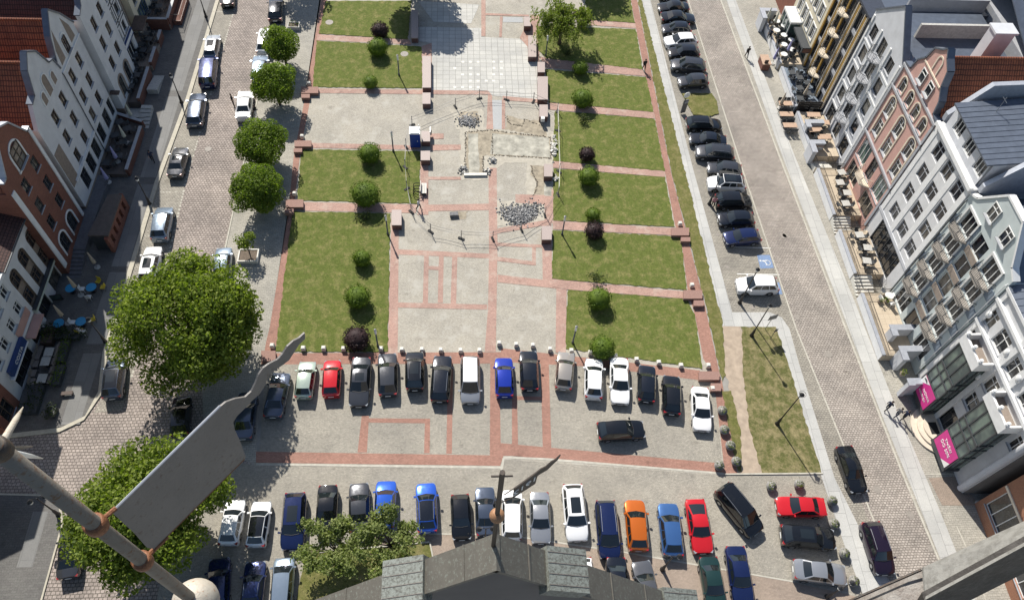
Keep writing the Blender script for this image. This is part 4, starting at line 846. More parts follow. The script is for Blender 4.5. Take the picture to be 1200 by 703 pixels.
# ---- right row
def railing(m, pts, z, h=.95, step=.14, bar=.012, mi=0):
    for a, b_ in zip(pts, pts[1:]):
        a, b_ = Vector((*a, z)), Vector((*b_, z)); L = (b_-a).length; k = max(1, int(L/step))
        m.tube([a+Vector((0,0,h)), b_+Vector((0,0,h))], .03, 5, mi); m.tube([a+Vector((0,0,.08)), b_+Vector((0,0,.08))], .018, 4, mi)
        for i in range(k+1): p = a+(b_-a)*(i/k); m.tube([p+Vector((0,0,.08)), p+Vector((0,0,h))], bar, 3, mi, False)
def balcony(root, xf, y, z, shape, mat_slab, mat_rail):
    pts = {'round': [(xf-1.05*math.sin(a), y-1.0*math.cos(a)) for a in [PI*i/10 for i in range(11)]], 'trap': [(xf, y-1.35), (xf-.95, y-.8), (xf-.95, y+.8), (xf, y+1.35)]}[shape]
    mb = MB(); mb.prism([(p[0], p[1]) for p in pts], z-.16, z, 0, True); o = mb.build('balcony', mat_slab, root, world=True)
    mb = MB(); railing(mb, pts, z, .95, .16, .018); q = mb.build('railing', mat_rail, o); q.location = (-root.location.x, -root.location.y, 0)
    return o
def right_houses():
    s = -1; x = XR
    # red house at the far end
    r = thing('red_house', 'dark red front at the top edge beyond the cream terrace house', 'house', (x, 91, 0)); o = ops_([88.9, 91.4, 93.9], [4.6, 7.6], 1., 1.6); shell(r, x, s, 87.2, 96, 0, 12, 12, 'brick_wall', o); rowwins(r, x, s, [88.9, 91.4, 93.9], [4.6, 7.6], 1., 1.6); roof_par(r, x, s, 87.2, 96, 12, 15, 9, 'zinc')
    r = thing('cream_terrace_house', 'cream house with white framed windows and a glass bay over a terrace', 'house', (x, 82.8, 0))
    cols = [79.9, 81.8, 83.7, 85.6]; o = ops_(cols, [4.7, 7.7, 10.7], 1.15, 1.9)+[(80.3, 2., 2.6, 2.2)]
    shell(r, x, s, 78.4, 87.2, 0, 12.6, 12, 'stucco_cream', o); rowwins(r, x, s, cols, [4.7, 7.7, 10.7], 1.15, 1.9); window(r, x, s, 80.3, 2., 2.6, 2.2, 2, 0, 'frame_dark', 'green_glass', False)
    extra(r, 'window_trim', 'trim_white', lambda m: [band(m, x, s, y-.75, y-.6, z-1., z+1.1, .06) or band(m, x, s, y+.6, y+.75, z-1., z+1.1, .06) or band(m, x, s, y-.75, y+.75, z+.98, z+1.12, .08) for y in cols for z in (4.7,7.7,10.7)])
    extra(r, 'canopy', 'frame_dark', lambda m: m.bx(x-1.1, x-.02, 78.7, 82.7, 3.05, 3.3)); extra(r, 'bay', 'frame_white', lambda m: (m.bx(x-1.5, x-.01, 83.2, 86.6, 3.3, 3.6), [m.bx(x-1.5, x-1.4, y-.05, y+.05, 1., 3.3) for y in (83.3, 84.4, 85.4, 86.5)])); extra(r, 'bay_glass', 'green_glass', lambda m: m.bx(x-1.4, x-.05, 83.4, 86.4, 1., 3.28))
    roof_par(r, x, s, 78.4, 87.2, 12.6, 14.6, 10, 'zinc', True)
    # dark house with gold pilasters
    r = thing('black_gold_house', 'black and gold panelled house with pale round balconies', 'house', (x, 73.8, 0))
    cc = [71.2, 74.6, 77.]; rows = [3.9, 6.9, 9.8, 12.6]; o = ops_([71.3, 73.7, 75.5, 77.3], rows, 1.2, 2.)+[(74, 1.9, 5., 1.6)]
    shell(r, x, s, 69.3, 78.3, 0, 14.4, 12, 'panel_navy', o); rowwins(r, x, s, [71.3, 73.7, 75.5, 77.3], rows, 1.2, 2., nv=1, nh=0, fm='frame_dark', sill=False); window(r, x, s, 74, 1.9, 5., 1.6, 4, 0, 'frame_dark', sill=False)
    extra(r, 'gold_pilaster', 'gold', lambda m: [m.bx(x-.16, x+.003, y-.16, y+.16, 1., 14.) for y in (70.2, 72.4, 74.62, 76.4, 78.05)]); extra(r, 'pale_strip', 'trim_cream', lambda m: [m.bx(x-.19, x-.001, y-.05, y+.05, 1., 14.2) for y in (69.9, 70.52, 72.1, 72.75, 76.08, 76.75)])
    extra(r, 'grey_panel', 'trim_grey', lambda m: [m.bx(x-.06, x+.001, y-.55, y+.55, z-1.55, z-1.08) for y in (71.3, 77.3) for z in rows])
    extra(r, 'sign_box', 'frame_dark', lambda m: m.bx(x-1.3, x-.05, 78.0, 78.25, 2.9, 3.7)); mb = MB(); mb.bx(x-1.2, x-.15, 77.96, 77.99, 3.05, 3.55); mb.build('sign_face', 'brick_wall', r, world=True)
    for z in (2.75, 5.75, 8.7, 11.5): balcony(r, x, 74.6, z, 'round', 'trim_cream', 'frame_dark')
    extra(r, 'cornice', 'panel_navy', lambda m: m.bx(x-.3, x+12, 69.3, 78.3, 14.4, 14.65))
    # pale gable with round balconies
    r = thing('pale_gable_house', 'pale grey gabled house with a column of dark half-round balconies', 'house', (x, 64.9, 0))
    cols = [62.4, 67.75]; rows = [11.15, 8.3, 5.45]; o = ops_(cols, rows, 1.35, 1.75)+ops_(cols, [2.3], 1.7, 2.2)+ops_([65.1], rows+[2.3], 1.4, 2.)+ops_(cols, [13.9], 1.35, 1.6)+[(65.1,14.0,1.4,2.)]
    gb = [(60.5,15.2),(60.5,15.6),(64.9,19.2),(69.3,15.6),(69.3,15.2)]
    shell(r, x, s, 60.5, 69.3, 0, 15.2, 12, 'stucco_grey', o, gb); rowwins(r, x, s, cols, rows, 1.35, 1.75, nv=0, fm='frame_dark'); rowwins(r, x, s, cols, [2.3], 1.7, 2.2, nv=1, fm='frame_dark'); rowwins(r, x, s, cols, [13.9], 1.35, 1.6, fm='frame_dark'); rowwins(r, x, s, [65.1], rows+[2.3, 14.0], 1.4, 2., fm='frame_dark', sill=False)
    for z in (12.75, 10., 7.1, 4.2): balcony(r, x, 65.1, z, 'round', 'trim_grey', 'frame_dark')
    extra(r, 'trim', 'trim_white', lambda m: [band(m, x, s, y-.14, y+.14, 1., 15.2, .1) for y in (60.75, 63.55, 66.5, 69.05)]+[band(m, x, s, 60.5, 63.4, z, z+.2, .07) for z in (3.6,6.6,9.5,12.4)]+[band(m, x, s, 66.64, 68.9, z, z+.2, .07) for z in (3.6,6.6,9.5,12.4)])
    coping(r, x, s, gb[1:-1], 'zinc', .7, .16); extra(r, 'roof', 'zinc', lambda m: m.bx(x+.45, x+12.05, 60.45, 69.35, 15.205, 15.3)); extra(r, 'roof_rail', 'steel', lambda m: railing(m, [(x+.9, 60.9), (x+.9, 64.)], 15.3, 1.0, .3)); extra(r, 'terrace_wall', 'concrete', lambda m: m.bx(x+3, x+11.8, 60.5, 60.8, 15.3, 16.1)); extra(r, 'terrace_wall', 'concrete', lambda m: m.bx(x+3., x+11.8, 65.2, 65.5, 15.3, 16.9))
    # pink house
    r = thing('pink_gable_house', 'pink gabled house with cream arched double-height windows and a tiled roof', 'house', (x, 55.9, 0))
    bays = [52.8, 55.8, 58.7]; o = [(y, 10.3, 1.3, 5.0, 1) for y in bays]+[(y, 14.5, 1.05, 1.6, 1) for y in (53.1, 55., 56.8, 58.8)]+[(53.2, 5.3, 2.2, 2.6), (55.9, 5.3, 1.4, 2.6), (58.5, 5.3, 2.2, 2.6), (53.6, 2.2, 2.8, 2.2), (58.2, 2.2, 2.8, 2.2)]
    gb = [(51.5,15.9),(51.5,16.1),(52.7,16.3),(53.,17.6),(53.9,18.6),(54.3,20.),(55.3,20.6),(55.9,21.2),(56.5,20.6),(57.5,20.),(57.9,18.6),(58.8,17.6),(59.1,16.3),(60.3,16.1),(60.3,15.9)]
    shell(r, x, s, 51.5, 60.4, 0, 15.9, 13, 'stucco_pink', o, gb); 
    for y in bays:
        window(r, x, s, y, 11.5, 1.2, 1.9, 1, 1, 'frame_white', sill=True); window(r, x, s, y, 8.8, 1.2, 1.8, 1, 1, 'frame_white', sill=True)
    extra(r, 'spandrel_panel', 'stucco_pink', lambda m: [m.bx(x+.08, x+.22, y-.64, y+.64, 9.75, 10.5) for y in bays])
    rowwins(r, x, s, (53.1, 55., 56.8, 58.8), [14.4], .95, 1.5, nv=0); rowwins(r, x, s, [53.2, 58.5], [5.3], 2.2, 2.6, nv=2, nh=0, fm='frame_white', gm='green_glass'); window(r, x, s, 55.9, 5.3, 1.4, 2.6, 1, 0, 'frame_dark'); rowwins(r, x, s, [53.6, 58.2], [2.2], 2.8, 2.2, nv=2, nh=0, fm='trim_cream', sill=False)
    rowwins(r, x, s, [55., 56.85], [17.3], 1., 1.4, nv=0, out=.22)
    extra(r, 'trim', 'trim_cream', lambda m: [archtrim(m, x, s, y, 12.85, .68, .17, 7.5) for y in bays]+[archtrim(m, x, s, y, 15.35, .55, .13, 13.7) for y in (53.1, 55., 56.8, 58.8)]+[archtrim(m, x, s, 55.9, 20.2, .4, .14, 18.6)]+[band(m, x, s, 53.95, 57.85, 18.3, 18.45, .08)])
    extra(r, 'string_course', 'trim_grey', lambda m: [band(m, x, s, 51.5, 60.4, z, z+.22, .18) for z in (6.95, 13.25, 15.85)]+[band(m, x, s, 60.1, 60.4, 1, 15.8, .12), band(m, x, s, 51.5, 51.8, 1, 15.8, .12)])
    balcony(r, x, 55.9, 3.9, 'trap', 'trim_cream', 'trim_cream'); coping(r, x, s, gb[1:-1], 'zinc', .7, .16); rf = roof_gable(r, x, s, 51.5, 60.4, 15.8, 55.9, 20.3, 16, 'roof_tile', .5)
    extra(r, 'chimney', 'stucco_grey', lambda m: (m.bx(x+6.2, x+8.2, 59., 60.3, 16, 20.6), m.bx(x+6.05, x+8.35, 58.85, 60.45, 20.6, 20.8))); extra(r, 'chimney', 'trim_white', lambda m: (m.bx(x+8.2, x+9.6, 51.8, 52.8, 15.6, 19.6), m.bx(x+8.05, x+9.75, 51.65, 52.95, 19.6, 19.8)))
    # white grid house
    r = thing('white_grid_house', 'white house with a regular grid of deep windows and a grey seamed metal roof', 'house', (x, 47.2, 0))
    cols = [44.45, 46.85, 49.25]; rows = [6.25, 9.15, 11.95, 14.85]; o = ops_(cols, rows, 1.45, 1.75)+[(47.2, 2.5, 5.6, 3.2)]
    shell(r, x, s, 43., 51.4, 0, 16.6, 12, 'stucco_white', o); rowwins(r, x, s, cols, rows, 1.45, 1.75, nv=1, nh=1, fm='trim_grey', sill=False); window(r, x, s, 47.2, 2.5, 5.6, 3.2, 6, 0, 'frame_dark', sill=False)
    extra(r, 'pilaster', 'trim_white', lambda m: [band(m, x, s, y-.3, y+.3, 4.7, 16.3, .05) for y in (43.35, 45.65, 48.05, 51.05)]); extra(r, 'fascia', 'stucco_grey', lambda m: [band(m, x, s, 43., 51.4, 4.3, 4.68, .08)]); extra(r, 'cornice', 'trim_white', lambda m: band(m, x, s, 43., 51.4, 16.35, 16.75, .35))
    ao = ops_(cols, [17.95], 1.5, 1.5); at = MB(); wallmesh(at, x+.35, s, 43.5, 50.9, 16.6, 19.2, ao); at.bx(x+.6, x+11, 43.5, 50.9, 16.6, 19.2); at.build('attic', 'stucco_grey', r, world=True); rowwins(r, x+.35, s, cols, [17.95], 1.5, 1.5, nv=2, nh=0, fm='frame_white', sill=False)
    roof_par(r, x, s, 43.4, 51., 19.25, 20.6, 13, 'zinc', True, over=.15); extra(r, 'vent_pipe', 'zinc_light', lambda m: m.tube([(x+7.5, 45.8, 19.8), (x+7.5, 45.8, 20.7)], .12, 8)); extra(r, 'aerial', 'steel', lambda m: (m.tube([(x+3, 49.6, 19.4), (x+3, 49.6, 21.2)], .03, 5), m.tube([(x+3, 49.2, 20.9), (x+3, 50., 20.9)], .02, 4))); extra(r, 'roof_hatch', 'zinc_light', lambda m: m.bx(x+8.6, x+9.6, 48.2, 49.1, 19.9, 20.35)); extra(r, 'parapet', 'zinc_light', lambda m: m.slab([(x+.4,51.42,16.6),(x+.4,51.42,17.4),(x+2.8,51.42,20.9),(x+13,51.42,21.6),(x+13,51.42,16.6)], (0,1,0), -.5)); extra(r, 'parapet', 'zinc_light', lambda m: (m.slab([(x+.4,42.6,16.6),(x+.4,42.6,17.4),(x+2.8,42.6,20.4),(x+13,42.6,21.),(x+13,42.6,16.6)], (0,1,0), -.45)))
    # sage house with trapezoid balconies
    r = thing('sage_balcony_house', 'grey-green house with two columns of angular iron balconies', 'house', (x, 38.2, 0))
    cl, cr, cm = 40.9, 35.8, 38.4; rows = [5.9, 8.75, 11.6]; o = ops_([cl, cr], rows, 1.9, 2.1)+ops_([cm], rows, 1.8, 1.9)+[(41., 2.4, 2.2, 2.4), (38.3, 2.4, 1.8, 2.4), (35.5, 2.4, 2.2, 2.4)]+ops_([cl, cr], [14.45], 1.9, 2.)+[(cm, 14.4, 1.8, 1.9)]
    gb = [(33.6,15.7),(33.6,16.1),(34.6,16.6),(36.9,19.6),(39.6,19.6),(41.9,16.6),(42.9,16.1),(42.9,15.7)]
    shell(r, x, s, 33.6, 42.9, 0, 15.7, 12, 'stucco_sage', o, gb); rowwins(r, x, s, [cl, cr], rows+[14.45], 1.9, 2.1, nv=2, nh=0, fm='frame_white', sill=False); rowwins(r, x, s, [cm], rows+[14.4], 1.8, 1.9, nv=1, nh=0, fm='frame_white', sill=False); rowwins(r, x, s, [41., 35.5], [2.4], 2.2, 2.4, nv=2, nh=0, fm='frame_white', sill=False); window(r, x, s, 38.3, 2.4, 1.8, 2.4, 1, 0, 'frame_dark', sill=False)
    rowwins(r, x, s, [37., 39.6], [17.6], 1.2, 1.6, fm='frame_white', out=.22)
    for y in (cl, cr):
        for z in (4.75, 7.6, 10.45, 13.35): balcony(r, x, y, z, 'trap', 'balcony_deck', 'frame_dark')
    extra(r, 'dark_band', 'panel_slate', lambda m: [band(m, x, s, y0, y1, z-.15, z+1.0, .05) for z in (4.2, 7.05, 9.9, 12.75) for y0, y1 in ((41.95, 42.85), (39.4, 39.86), (36.8, 37.4), (33.65, 34.75))]+[band(m, x, s, 39.55, 39.9, 3.8, 15.5, .06)]); [extra(r, 'brown_panel', 'panel_brown', lambda m: band(m, x, s, 37.45, 39.35, z-.2, z+.55, .09)) for z in (4.2, 7.3, 10.1, 12.95)]  # dark blue-grey bands laid on the wall beside and between the windows
    [extra(r, 'door_surround', 'frame_white', lambda m: (band(m, x, s, y-1.15, y-.97, z-1.05, z+1.2, .12), band(m, x, s, y+.97, y+1.15, z-1.05, z+1.2, .12), band(m, x, s, y-1.15, y+1.15, z+1.06, z+1.28, .13))) for y in (cl, cr) for z in rows+[14.45]]; coping(r, x, s, gb[1:-1], 'trim_white', .6, .2); pipe(r, x, s, 42.75, 1, 15.6); pipe(r, x, s, 33.75, 1, 15.6, 'trim_white'); roof_gable(r, x, s, 33.6, 42.9, 15.6, 38.2, 19.2, 12, 'zinc', .5)
    # ornate white house with glass bays
    r = thing('ornate_bay_house', 'ornate white house with two glazed bays carrying magenta posters', 'house', (x, 27.5, 0)); x7 = 45.2
    o = [(32.5, 8.8, 1.2, 1.8), (27.9, 8.8, 1.3, 1.9), (27.9, 5.8, 1.3, 1.9), (32.6, 12., 1.2, 1.8), (30.4, 12., 1.6, 2.), (27.9, 12., 1.3, 1.9), (25., 12., 1.6, 2.), (27.9, 2., 2.6, 2.6), (22.6, 8.8, 1., 1.8)]
    shell(r, x7, s, 21.6, 33.5, 0, 15.5, 9, 'stucco_white', o)
    for q in o: window(r, x7, s, q[0], q[1], q[2], q[3], 1, 0 if q[1] < 3 else 1, 'frame_white' if q[1] > 3 else 'frame_dark')
    for y0, y1 in ((29.2, 31.9), (23.5, 26.4)):
        bo = extra(r, 'glass_bay', 'frame_dark', lambda m: ([m.bx(43.74, 43.86, y-.06, y+.06, .9, 9.3) for y in (y0, y0+(y1-y0)*.36, y0+(y1-y0)*.68, y1)], [m.bx(43.74, 45.15, y0-.07, y0+.06, z, z+.14) for z in (.9, 3.5, 5.2, 6.2, 9.2)], [m.bx(43.72, 43.88, y0, y1, z, z+.16) for z in (.9, 3.4, 5.1, 6.1, 9.2)], m.bx(44.5, 44.6, y0-.07, y0+.05, .9, 9.2), m.bx(43.7, 45.2, y0-.1, y1+.1, .6, .9), m.bx(43.8, 45.2, y1-.05, y1+.06, .9, 9.2)))
        g = extra(bo, 'pane', 'green_glass', lambda m: m.bx(43.8, 45.18, y0, y1, .9, 9.2)); g.location = (-r.location.x, -r.location.y, 0)
        cv = extra(r, 'blind', 'stucco_sage', lambda m: None) if 0 else None
        p = extra(r, 'poster', 'magenta_sign', lambda m: m.bx(43.70, 43.735, y0+.1, y1-.1, 1.1, 3.4))
        extra(r, 'poster_corner', 'plate_white', lambda m: m.add([(43.69, y1-.1, 3.4), (43.69, y1-1.2, 3.4), (43.69, y1-.1, 2.2)] if y0 > 28 else [(43.69, y0+.1, 1.1), (43.69, y0+.1, 2.0), (43.69, y0+1., 1.1)], [(0,1,2)]))
        if y0 < 28:
            wall_text(r, 'ZNIŻKI', 43.69, s, 25., 2.75, .42, 'plate_white'); wall_text(r, 'DO 50%', 43.69, s, 25., 2.2, .5, 'plate_white')
        else:
            wall_text(r, 'NOWA', 43.69, s, 30.2, 2.3, .42, 'plate_white'); wall_text(r, 'KOLEKCJA', 43.69, s, 30.5, 1.75, .3, 'plate_white')
            extra(r, 'portrait_hair', 'frame_dark', lambda m: m.slab([(43.68, 31.35+.3*math.cos(a), 3.05+.24*math.sin(a)) for a in [PI*i/6 for i in range(7)]][::-1], (-1,0,0), .01))
        bl = extra(r, 'bay_balcony', 'trim_white', lambda m: (m.bx(43.6, 45.3, y0-.2, y1+.2, 9.36, 9.66), m.bx(43.6, 43.8, y0-.2, y1+.2, 9.66, 10.5), m.bx(43.81, 45.2, y0-.2, y0-.02, 9.66, 10.5), m.bx(43.81, 45.2, y1+.02, y1+.2, 9.66, 10.5)))
        extra(r, 'balcony_floor', 'panel_brown', lambda m: m.bx(43.85, 45.15, y0, y1, 9.665, 9.70))
        for k in range(3): extra(r, 'stone_vase', 'trim_white', lambda m: m.lathe((43.7, y0+(y1-y0)*k/2, 10.5), [(.08,0),(.16,.1),(.2,.25),(.12,.38),(.16,.45),(.02,.5)], 8))
    extra(r, 'cornice', 'trim_white', lambda m: [band(m, x7, s, 21.6, 33.5, z, z+.3, .3) for z in (10.6, 13.7, 15.2)]+[band(m, x7, s, y-.25, y+.25, .4, 15.2, .16) for y in (33.2, 28.85, 26.8, 21.9)]); [extra(r, 'ornament', 'trim_white', lambda m: m.ball((x7-.15, y, z), (.12,.3,.4), 8, 6), smooth=True) for y in (29.2, 26.8, 32.9) for z in (12.2, 8.)]
    extra(r, 'side_wall', 'dark_render', lambda m: m.bx(45.3, 54, 21.5, 21.59, 0, 15.4)); roof_par(r, x7, s, 21.6, 33.5, 15.5, 18, 8, 'zinc', True); extra(r, 'round_column', 'stucco_grey', lambda m: m.tube([(45., 21.9, .4), (45., 21.9, 15.3)], .32, 14))
    # brick shop house
    r = thing('brick_shop_house', 'orange brick house with large shop windows at the bottom right', 'house', (46, 12, 0)); o = [(18.6, 3., 3., 3.2), (14., 3., 3.6, 3.2), (18.6, 8., 2., 2.2), (14., 8., 2., 2.2)]
    shell(r, 46, s, 2., 20.6, 0, 11.5, 10, 'brick_orange', o)
    for q in o: window(r, 46, s, q[0], q[1], q[2], q[3], 2, 0, 'frame_white')
    extra(r, 'shop_trim', 'trim_cream', lambda m: [m.bx(45.9, 46.0, y-1.9, y+1.9, 4.75, 5.) for y in (18.6, 14.)]); roof_par(r, 46, s, 2., 20.6, 11.5, 14, 8, 'zinc', True)
plain('dark_render', (.14,.13,.125), .9, var=.15, scale=.6)
right_houses()
def chim(x, y, lab): pass
# ------------------------------------------------------------------ trees and shrubs
def trunkmesh(name, root, base_r, h, limbs, mat='bark', lean=(0,0)):
    mb = MB(); mb.tube([(0,0,-.05),(lean[0]*.3,lean[1]*.3,h*.35),(lean[0],lean[1],h)], [base_r*1.25, base_r, base_r*.7], 9)
    for e in limbs:
        a = Vector((lean[0], lean[1], h*rnd.uniform(.7,1.))); e = Vector(e); m_ = (a+e)/2+Vector((0,0,-.15*(e-a).length*.5+.25)); mb.tube([a, m_, e], [base_r*.55, base_r*.32, base_r*.1], 6)
    return mb.build(name, mat, root, smooth=True)
def tree(kind, px, zc, rad, label, leaf, n_lobes, per, size, th, tr=.2, group=None, flat=.85, name='crown', world=None, inner=.4, lobe=.42, jit=.8, core=None):
    c = G(px[0], px[1], zc) if world is None else Vector((*world, zc))
    r = thing(kind, label, 'tree', (c.x, c.y, 0.02), rnd.uniform(0, 6), group)
    lobes = []; ends = []
    for i in range(n_lobes):
        d = Vector((rnd.gauss(0,1), rnd.gauss(0,1), rnd.gauss(.12,.9))).normalized(); k = rnd.uniform(.55,.80) if lobe > .25 else rnd.uniform(.58,.98); p = Vector((d.x*rad*k, d.y*rad*k, zc+d.z*rad*flat*k)); q = rad*lobe*(rnd.uniform(.7,1.15) if lobe > .3 else rnd.uniform(.5,1.2))
        if p.z-q*.8 < th*.5: p.z = th*.5+q*.8
        lobes.append((p, (q, q, q*.85))); 
        if i % 3 == 0: ends.append(p)
    if core: lobes.append((Vector((0,0,zc)), (rad*core, rad*core, rad*core*flat)))
    lobes.append((Vector((0,0,zc)), (rad*(.62 if lobe > .25 else .5),)*2+(rad*(.55 if lobe > .25 else .45),)))
    p_, n_ = blobs(lobes, per, inner)
    leaves(name, leaf, p_, n_, size, r, jit)
    trunkmesh('trunk', r, tr, th+.6, ends[:9]); return r
GT = 'round street trees'
for px, rad, lab in (((330,52),2.5,'farthest of the four round dense street trees beside the left-hand street'), ((322,99),2.7,'second farthest round dense street tree, touching the farthest one'), ((306,168),2.95,'round dense street tree third from the far end, beyond the nearest round one'), ((300,222),2.85,'nearest of the four round dense street trees, opposite the brick house')):
    tree('round_maple', px, 3.1, rad, lab, 'leaf_maple', 40, 470, .20, 1.3, .14, GT, .86, inner=.15, lobe=.33, jit=.7, core=.86)
t = tree('young_tree', (287,282), 2.2, 1.2, 'small young tree in a square pale tub beside the left-hand street', 'leaf_big', 12, 260, .22, 1.4, .06, None, .7, lobe=.42)
tree('broad_tree', (219,378), 6.8, 6.8, 'huge broad bright green tree over the left-hand street, upper of the two', 'leaf_big', 80, 230, .29, 3.2, .32, None, .84, inner=.45, lobe=.26, jit=.95, core=.66)
tree('broad_tree', (173,597), 6.2, 6.15, 'huge broad tree behind the weather vane flag, lower of the two', 'leaf_big', 74, 230, .29, 3.0, .3, None, .82, inner=.45, lobe=.26, jit=.95, core=.66)
tree('shade_tree', None, 7., 4.9, 'dark tree at the top edge throwing a wide shadow on the tiled plaza', 'leaf_dark', 30, 130, .45, 3., .3, None, .8, world=(-5.6, 93.2), jit=.9)
tree('shade_tree', None, 5., 3.2, 'tree beyond the top edge shading the farthest lawn on the right', 'leaf_dark', 18, 110, .45, 2.4, .2, None, .8, world=(18.6, 96.2))
tree('shade_tree', None, 5., 3., 'tree beyond the top edge at the left street corner of the square', 'leaf_dark', 18, 110, .45, 2.4, .2, None, .8, world=(-21.5, 93.8))
# sparse fruit trees by the church
def sparse(px, zc, rad, label, n):
    c = G(px[0], px[1], zc); r = thing('fruit_tree', label, 'tree', (c.x, c.y, .05), 0, None); mb = MB(); pts = []; nn = []
    top = Vector((.1, .1, 1.3)); mb.tube([(0,0,-.1), (.05,0,.7), top], [.13, .11, .09], 8)
    for i in range(n):
        a = 2*PI*i/n+rnd.uniform(-.3,.3); e = Vector((math.cos(a)*rad*rnd.uniform(.55,1.05), math.sin(a)*rad*rnd.uniform(.55,1.05), zc+rnd.uniform(-.6,1.3))); m_ = top.lerp(e, .5)+Vector((rnd.uniform(-.2,.2), rnd.uniform(-.2,.2), .25)); mb.tube([top, m_, e], [.07, .045, .015], 6)
        for j in range(4):
            s = m_.lerp(e, rnd.random()); f = s+Vector((rnd.gauss(0,.5), rnd.gauss(0,.5), rnd.uniform(0,.6))); mb.tube([s, f], [.025, .008], 4)
            for k in range(120):
                p = s.lerp(f, rnd.uniform(.2,1.1))+Vector((rnd.gauss(0,.22), rnd.gauss(0,.22), rnd.gauss(0,.18))); pts.append(tuple(p)); nn.append((rnd.gauss(0,.6), rnd.gauss(0,.6), 1.))
    leaves('crown', 'leaf_apple', np.array(pts), np.array(nn), .22, r, .8); mb.build('trunk', 'bark', r, smooth=True)
sparse((390,641), 3.0, 2.7, 'sparse young tree left in the little lawn beside the copper gable', 15); sparse((455,634), 3.0, 2.7, 'sparse young tree right in the little lawn beside the copper gable', 15)
mb = MB(); mb.prism(wob(PX([(358,650),(503,637),(506,655),(470,690),(455,712),(345,715)]), .3, .04), 0, .09); struct('church_lawn', mb, 'rough_grass')
mb = MB(); kerbline([(358,649.5),(503,636)], .12, .14, mb); kerbline([(503,636),(507,656)], .12, .14, mb); struct('church_lawn_kerb', mb, 'kerb')
# willow
c = G(655,52); r = thing('willow_tree', 'loose drooping pale green tree beside the tiled plaza', 'tree', (c.x, c.y, .05)); mb = MB(); pts = []; nn = []
top = Vector((.1,-.2,2.6)); mb.tube([(0,0,-.1),(.1,0,1.2),top], [.26,.2,.17], 9)
for i in range(34):
    a = 2*PI*i/34+rnd.uniform(-.25,.25); R_l = rnd.uniform(.6,3.7); e = Vector((math.cos(a)*R_l, math.sin(a)*R_l*.85, 4.6+rnd.uniform(-.9,1.1)-R_l*.2)); m_ = top.lerp(e,.5)+Vector((0,0,.8)); mb.tube([top,m_,e],[.06,.04,.012],5)
    for j in range(17):
        s = m_.lerp(e, rnd.uniform(.1,1.1))+Vector((rnd.gauss(0,.35),rnd.gauss(0,.35),.1)); L = rnd.uniform(.5,2.1); d = Vector((rnd.gauss(0,.2)+math.cos(a)*.22, rnd.gauss(0,.2)+math.sin(a)*.22, -1))
        for k in range(int(L*19)): p = s+d*(k/19)+Vector((rnd.gauss(0,.09),rnd.gauss(0,.09),0)); pts.append(tuple(p)); nn.append((rnd.gauss(0,.5),rnd.gauss(0,.5),.7))
pts = np.array(pts); pts[:,2] = np.maximum(pts[:,2], .5)
leaves('crown', 'leaf_willow', pts, np.array(nn), .27, r, .7, .42, .3); mb.build('trunk','bark',r,smooth=True)
# clipped balls and shrubs
def shrub(px, d, kind):
    rad = (d*.047 if px[1] < 200 else d*.042)*1.13
    zc = rad*(.8 if kind != 'loose' else .5); c = G(px[0], px[1], zc)
    nm = {'box': 'clipped_bush', 'purple': 'purple_bush', 'loose': 'low_shrub'}[kind]; mat = {'box': 'leaf_box', 'purple': 'leaf_purple', 'loose': 'leaf_shrub'}[kind]
    r = thing(nm, LBS.pop(0), 'bush', (c.x, c.y, .06), 0, {'box': 'clipped round bushes on the lawns', 'purple': 'dark purple bushes on the lawns', 'loose': 'low loose shrubs on the lawns'}[kind])
    if kind == 'loose':
        lob = [(Vector((rnd.gauss(0,.35)*rad, rnd.gauss(0,.35)*rad, rnd.uniform(.3,.8)*rad)), (rad*.5,)*3) for i in range(7)]; p_, n_ = blobs(lob, 220, .8); leaves('foliage', mat, p_, n_, .17, r, 1.2)
    else:
        lob = [(Vector((0,0,zc)), (rad, rad*rnd.uniform(.92,1.05), zc))]+[(Vector((rad*.42*math.cos(a), rad*.42*math.sin(a), zc*rnd.uniform(.8,1.3))), (rad*.6,)*2+(zc*.66,)) for a in (0.3,1.6,2.8,4.1,5.4)]
        p_, n_ = blobs(lob, 300, .12); p_[:,2] = np.maximum(p_[:,2], .03); leaves('foliage', mat, p_, n_, .15 if kind == 'box' else .17, r, .75)
        mb = MB(); mb.ball((0,0,zc*.95), (rad*.84, rad*.84, zc*.84), 16, 8); mb.build('inner_foliage', mat, r, smooth=True)
    mb = MB(); mb.tube([(0,0,-.05),(.02,0,zc*.9)], [.06,.03], 6); mb.build('stem', 'bark', r)
LBS = ['clipped ball bush beside the dark purple bush on the far left lawn','small clipped ball at the lower edge of the far left lawn','upper clipped ball on the middle left lawn','widest low clipped ball, at the lower edge of the middle left lawn','smallest clipped ball at the centre of the large left lawn','clipped ball above the purple bush on the large left lawn','clipped ball on the right lawn strip level with the stone tiled plaza','clipped ball just below a purple bush on the fourth right-hand lawn','clipped ball at the upper edge of the nearest right-hand lawn','clipped ball behind the white saloon at the bottom of the nearest right lawn','small clipped ball touching a purple bush on a right-hand lawn','clipped ball in the shadow of the willow']
for px, d in (((442,56),26),((434,97),18),((433,180),26),((428,228),36),((424,303),22),((419,348),29),((683,116),27),((690,207),27),((702,350),28),((706,408),28),((695,252),19),((680,80),20)): shrub(px, d, 'box')
LBS = ['dark purple bush at the path end of the far left lawn','dark purple bush behind the grey saloon at the bottom of the large left lawn','dark purple bush above a clipped ball on the fourth right-hand lawn','dark purple bush in the path between two right-hand lawns below a small ball','dark purple bush under the willow branches']
for px, d in (((445,36),23),((418,397),29),((688,181),19),((696,271),23),((684,23),21)): shrub(px, d, 'purple')
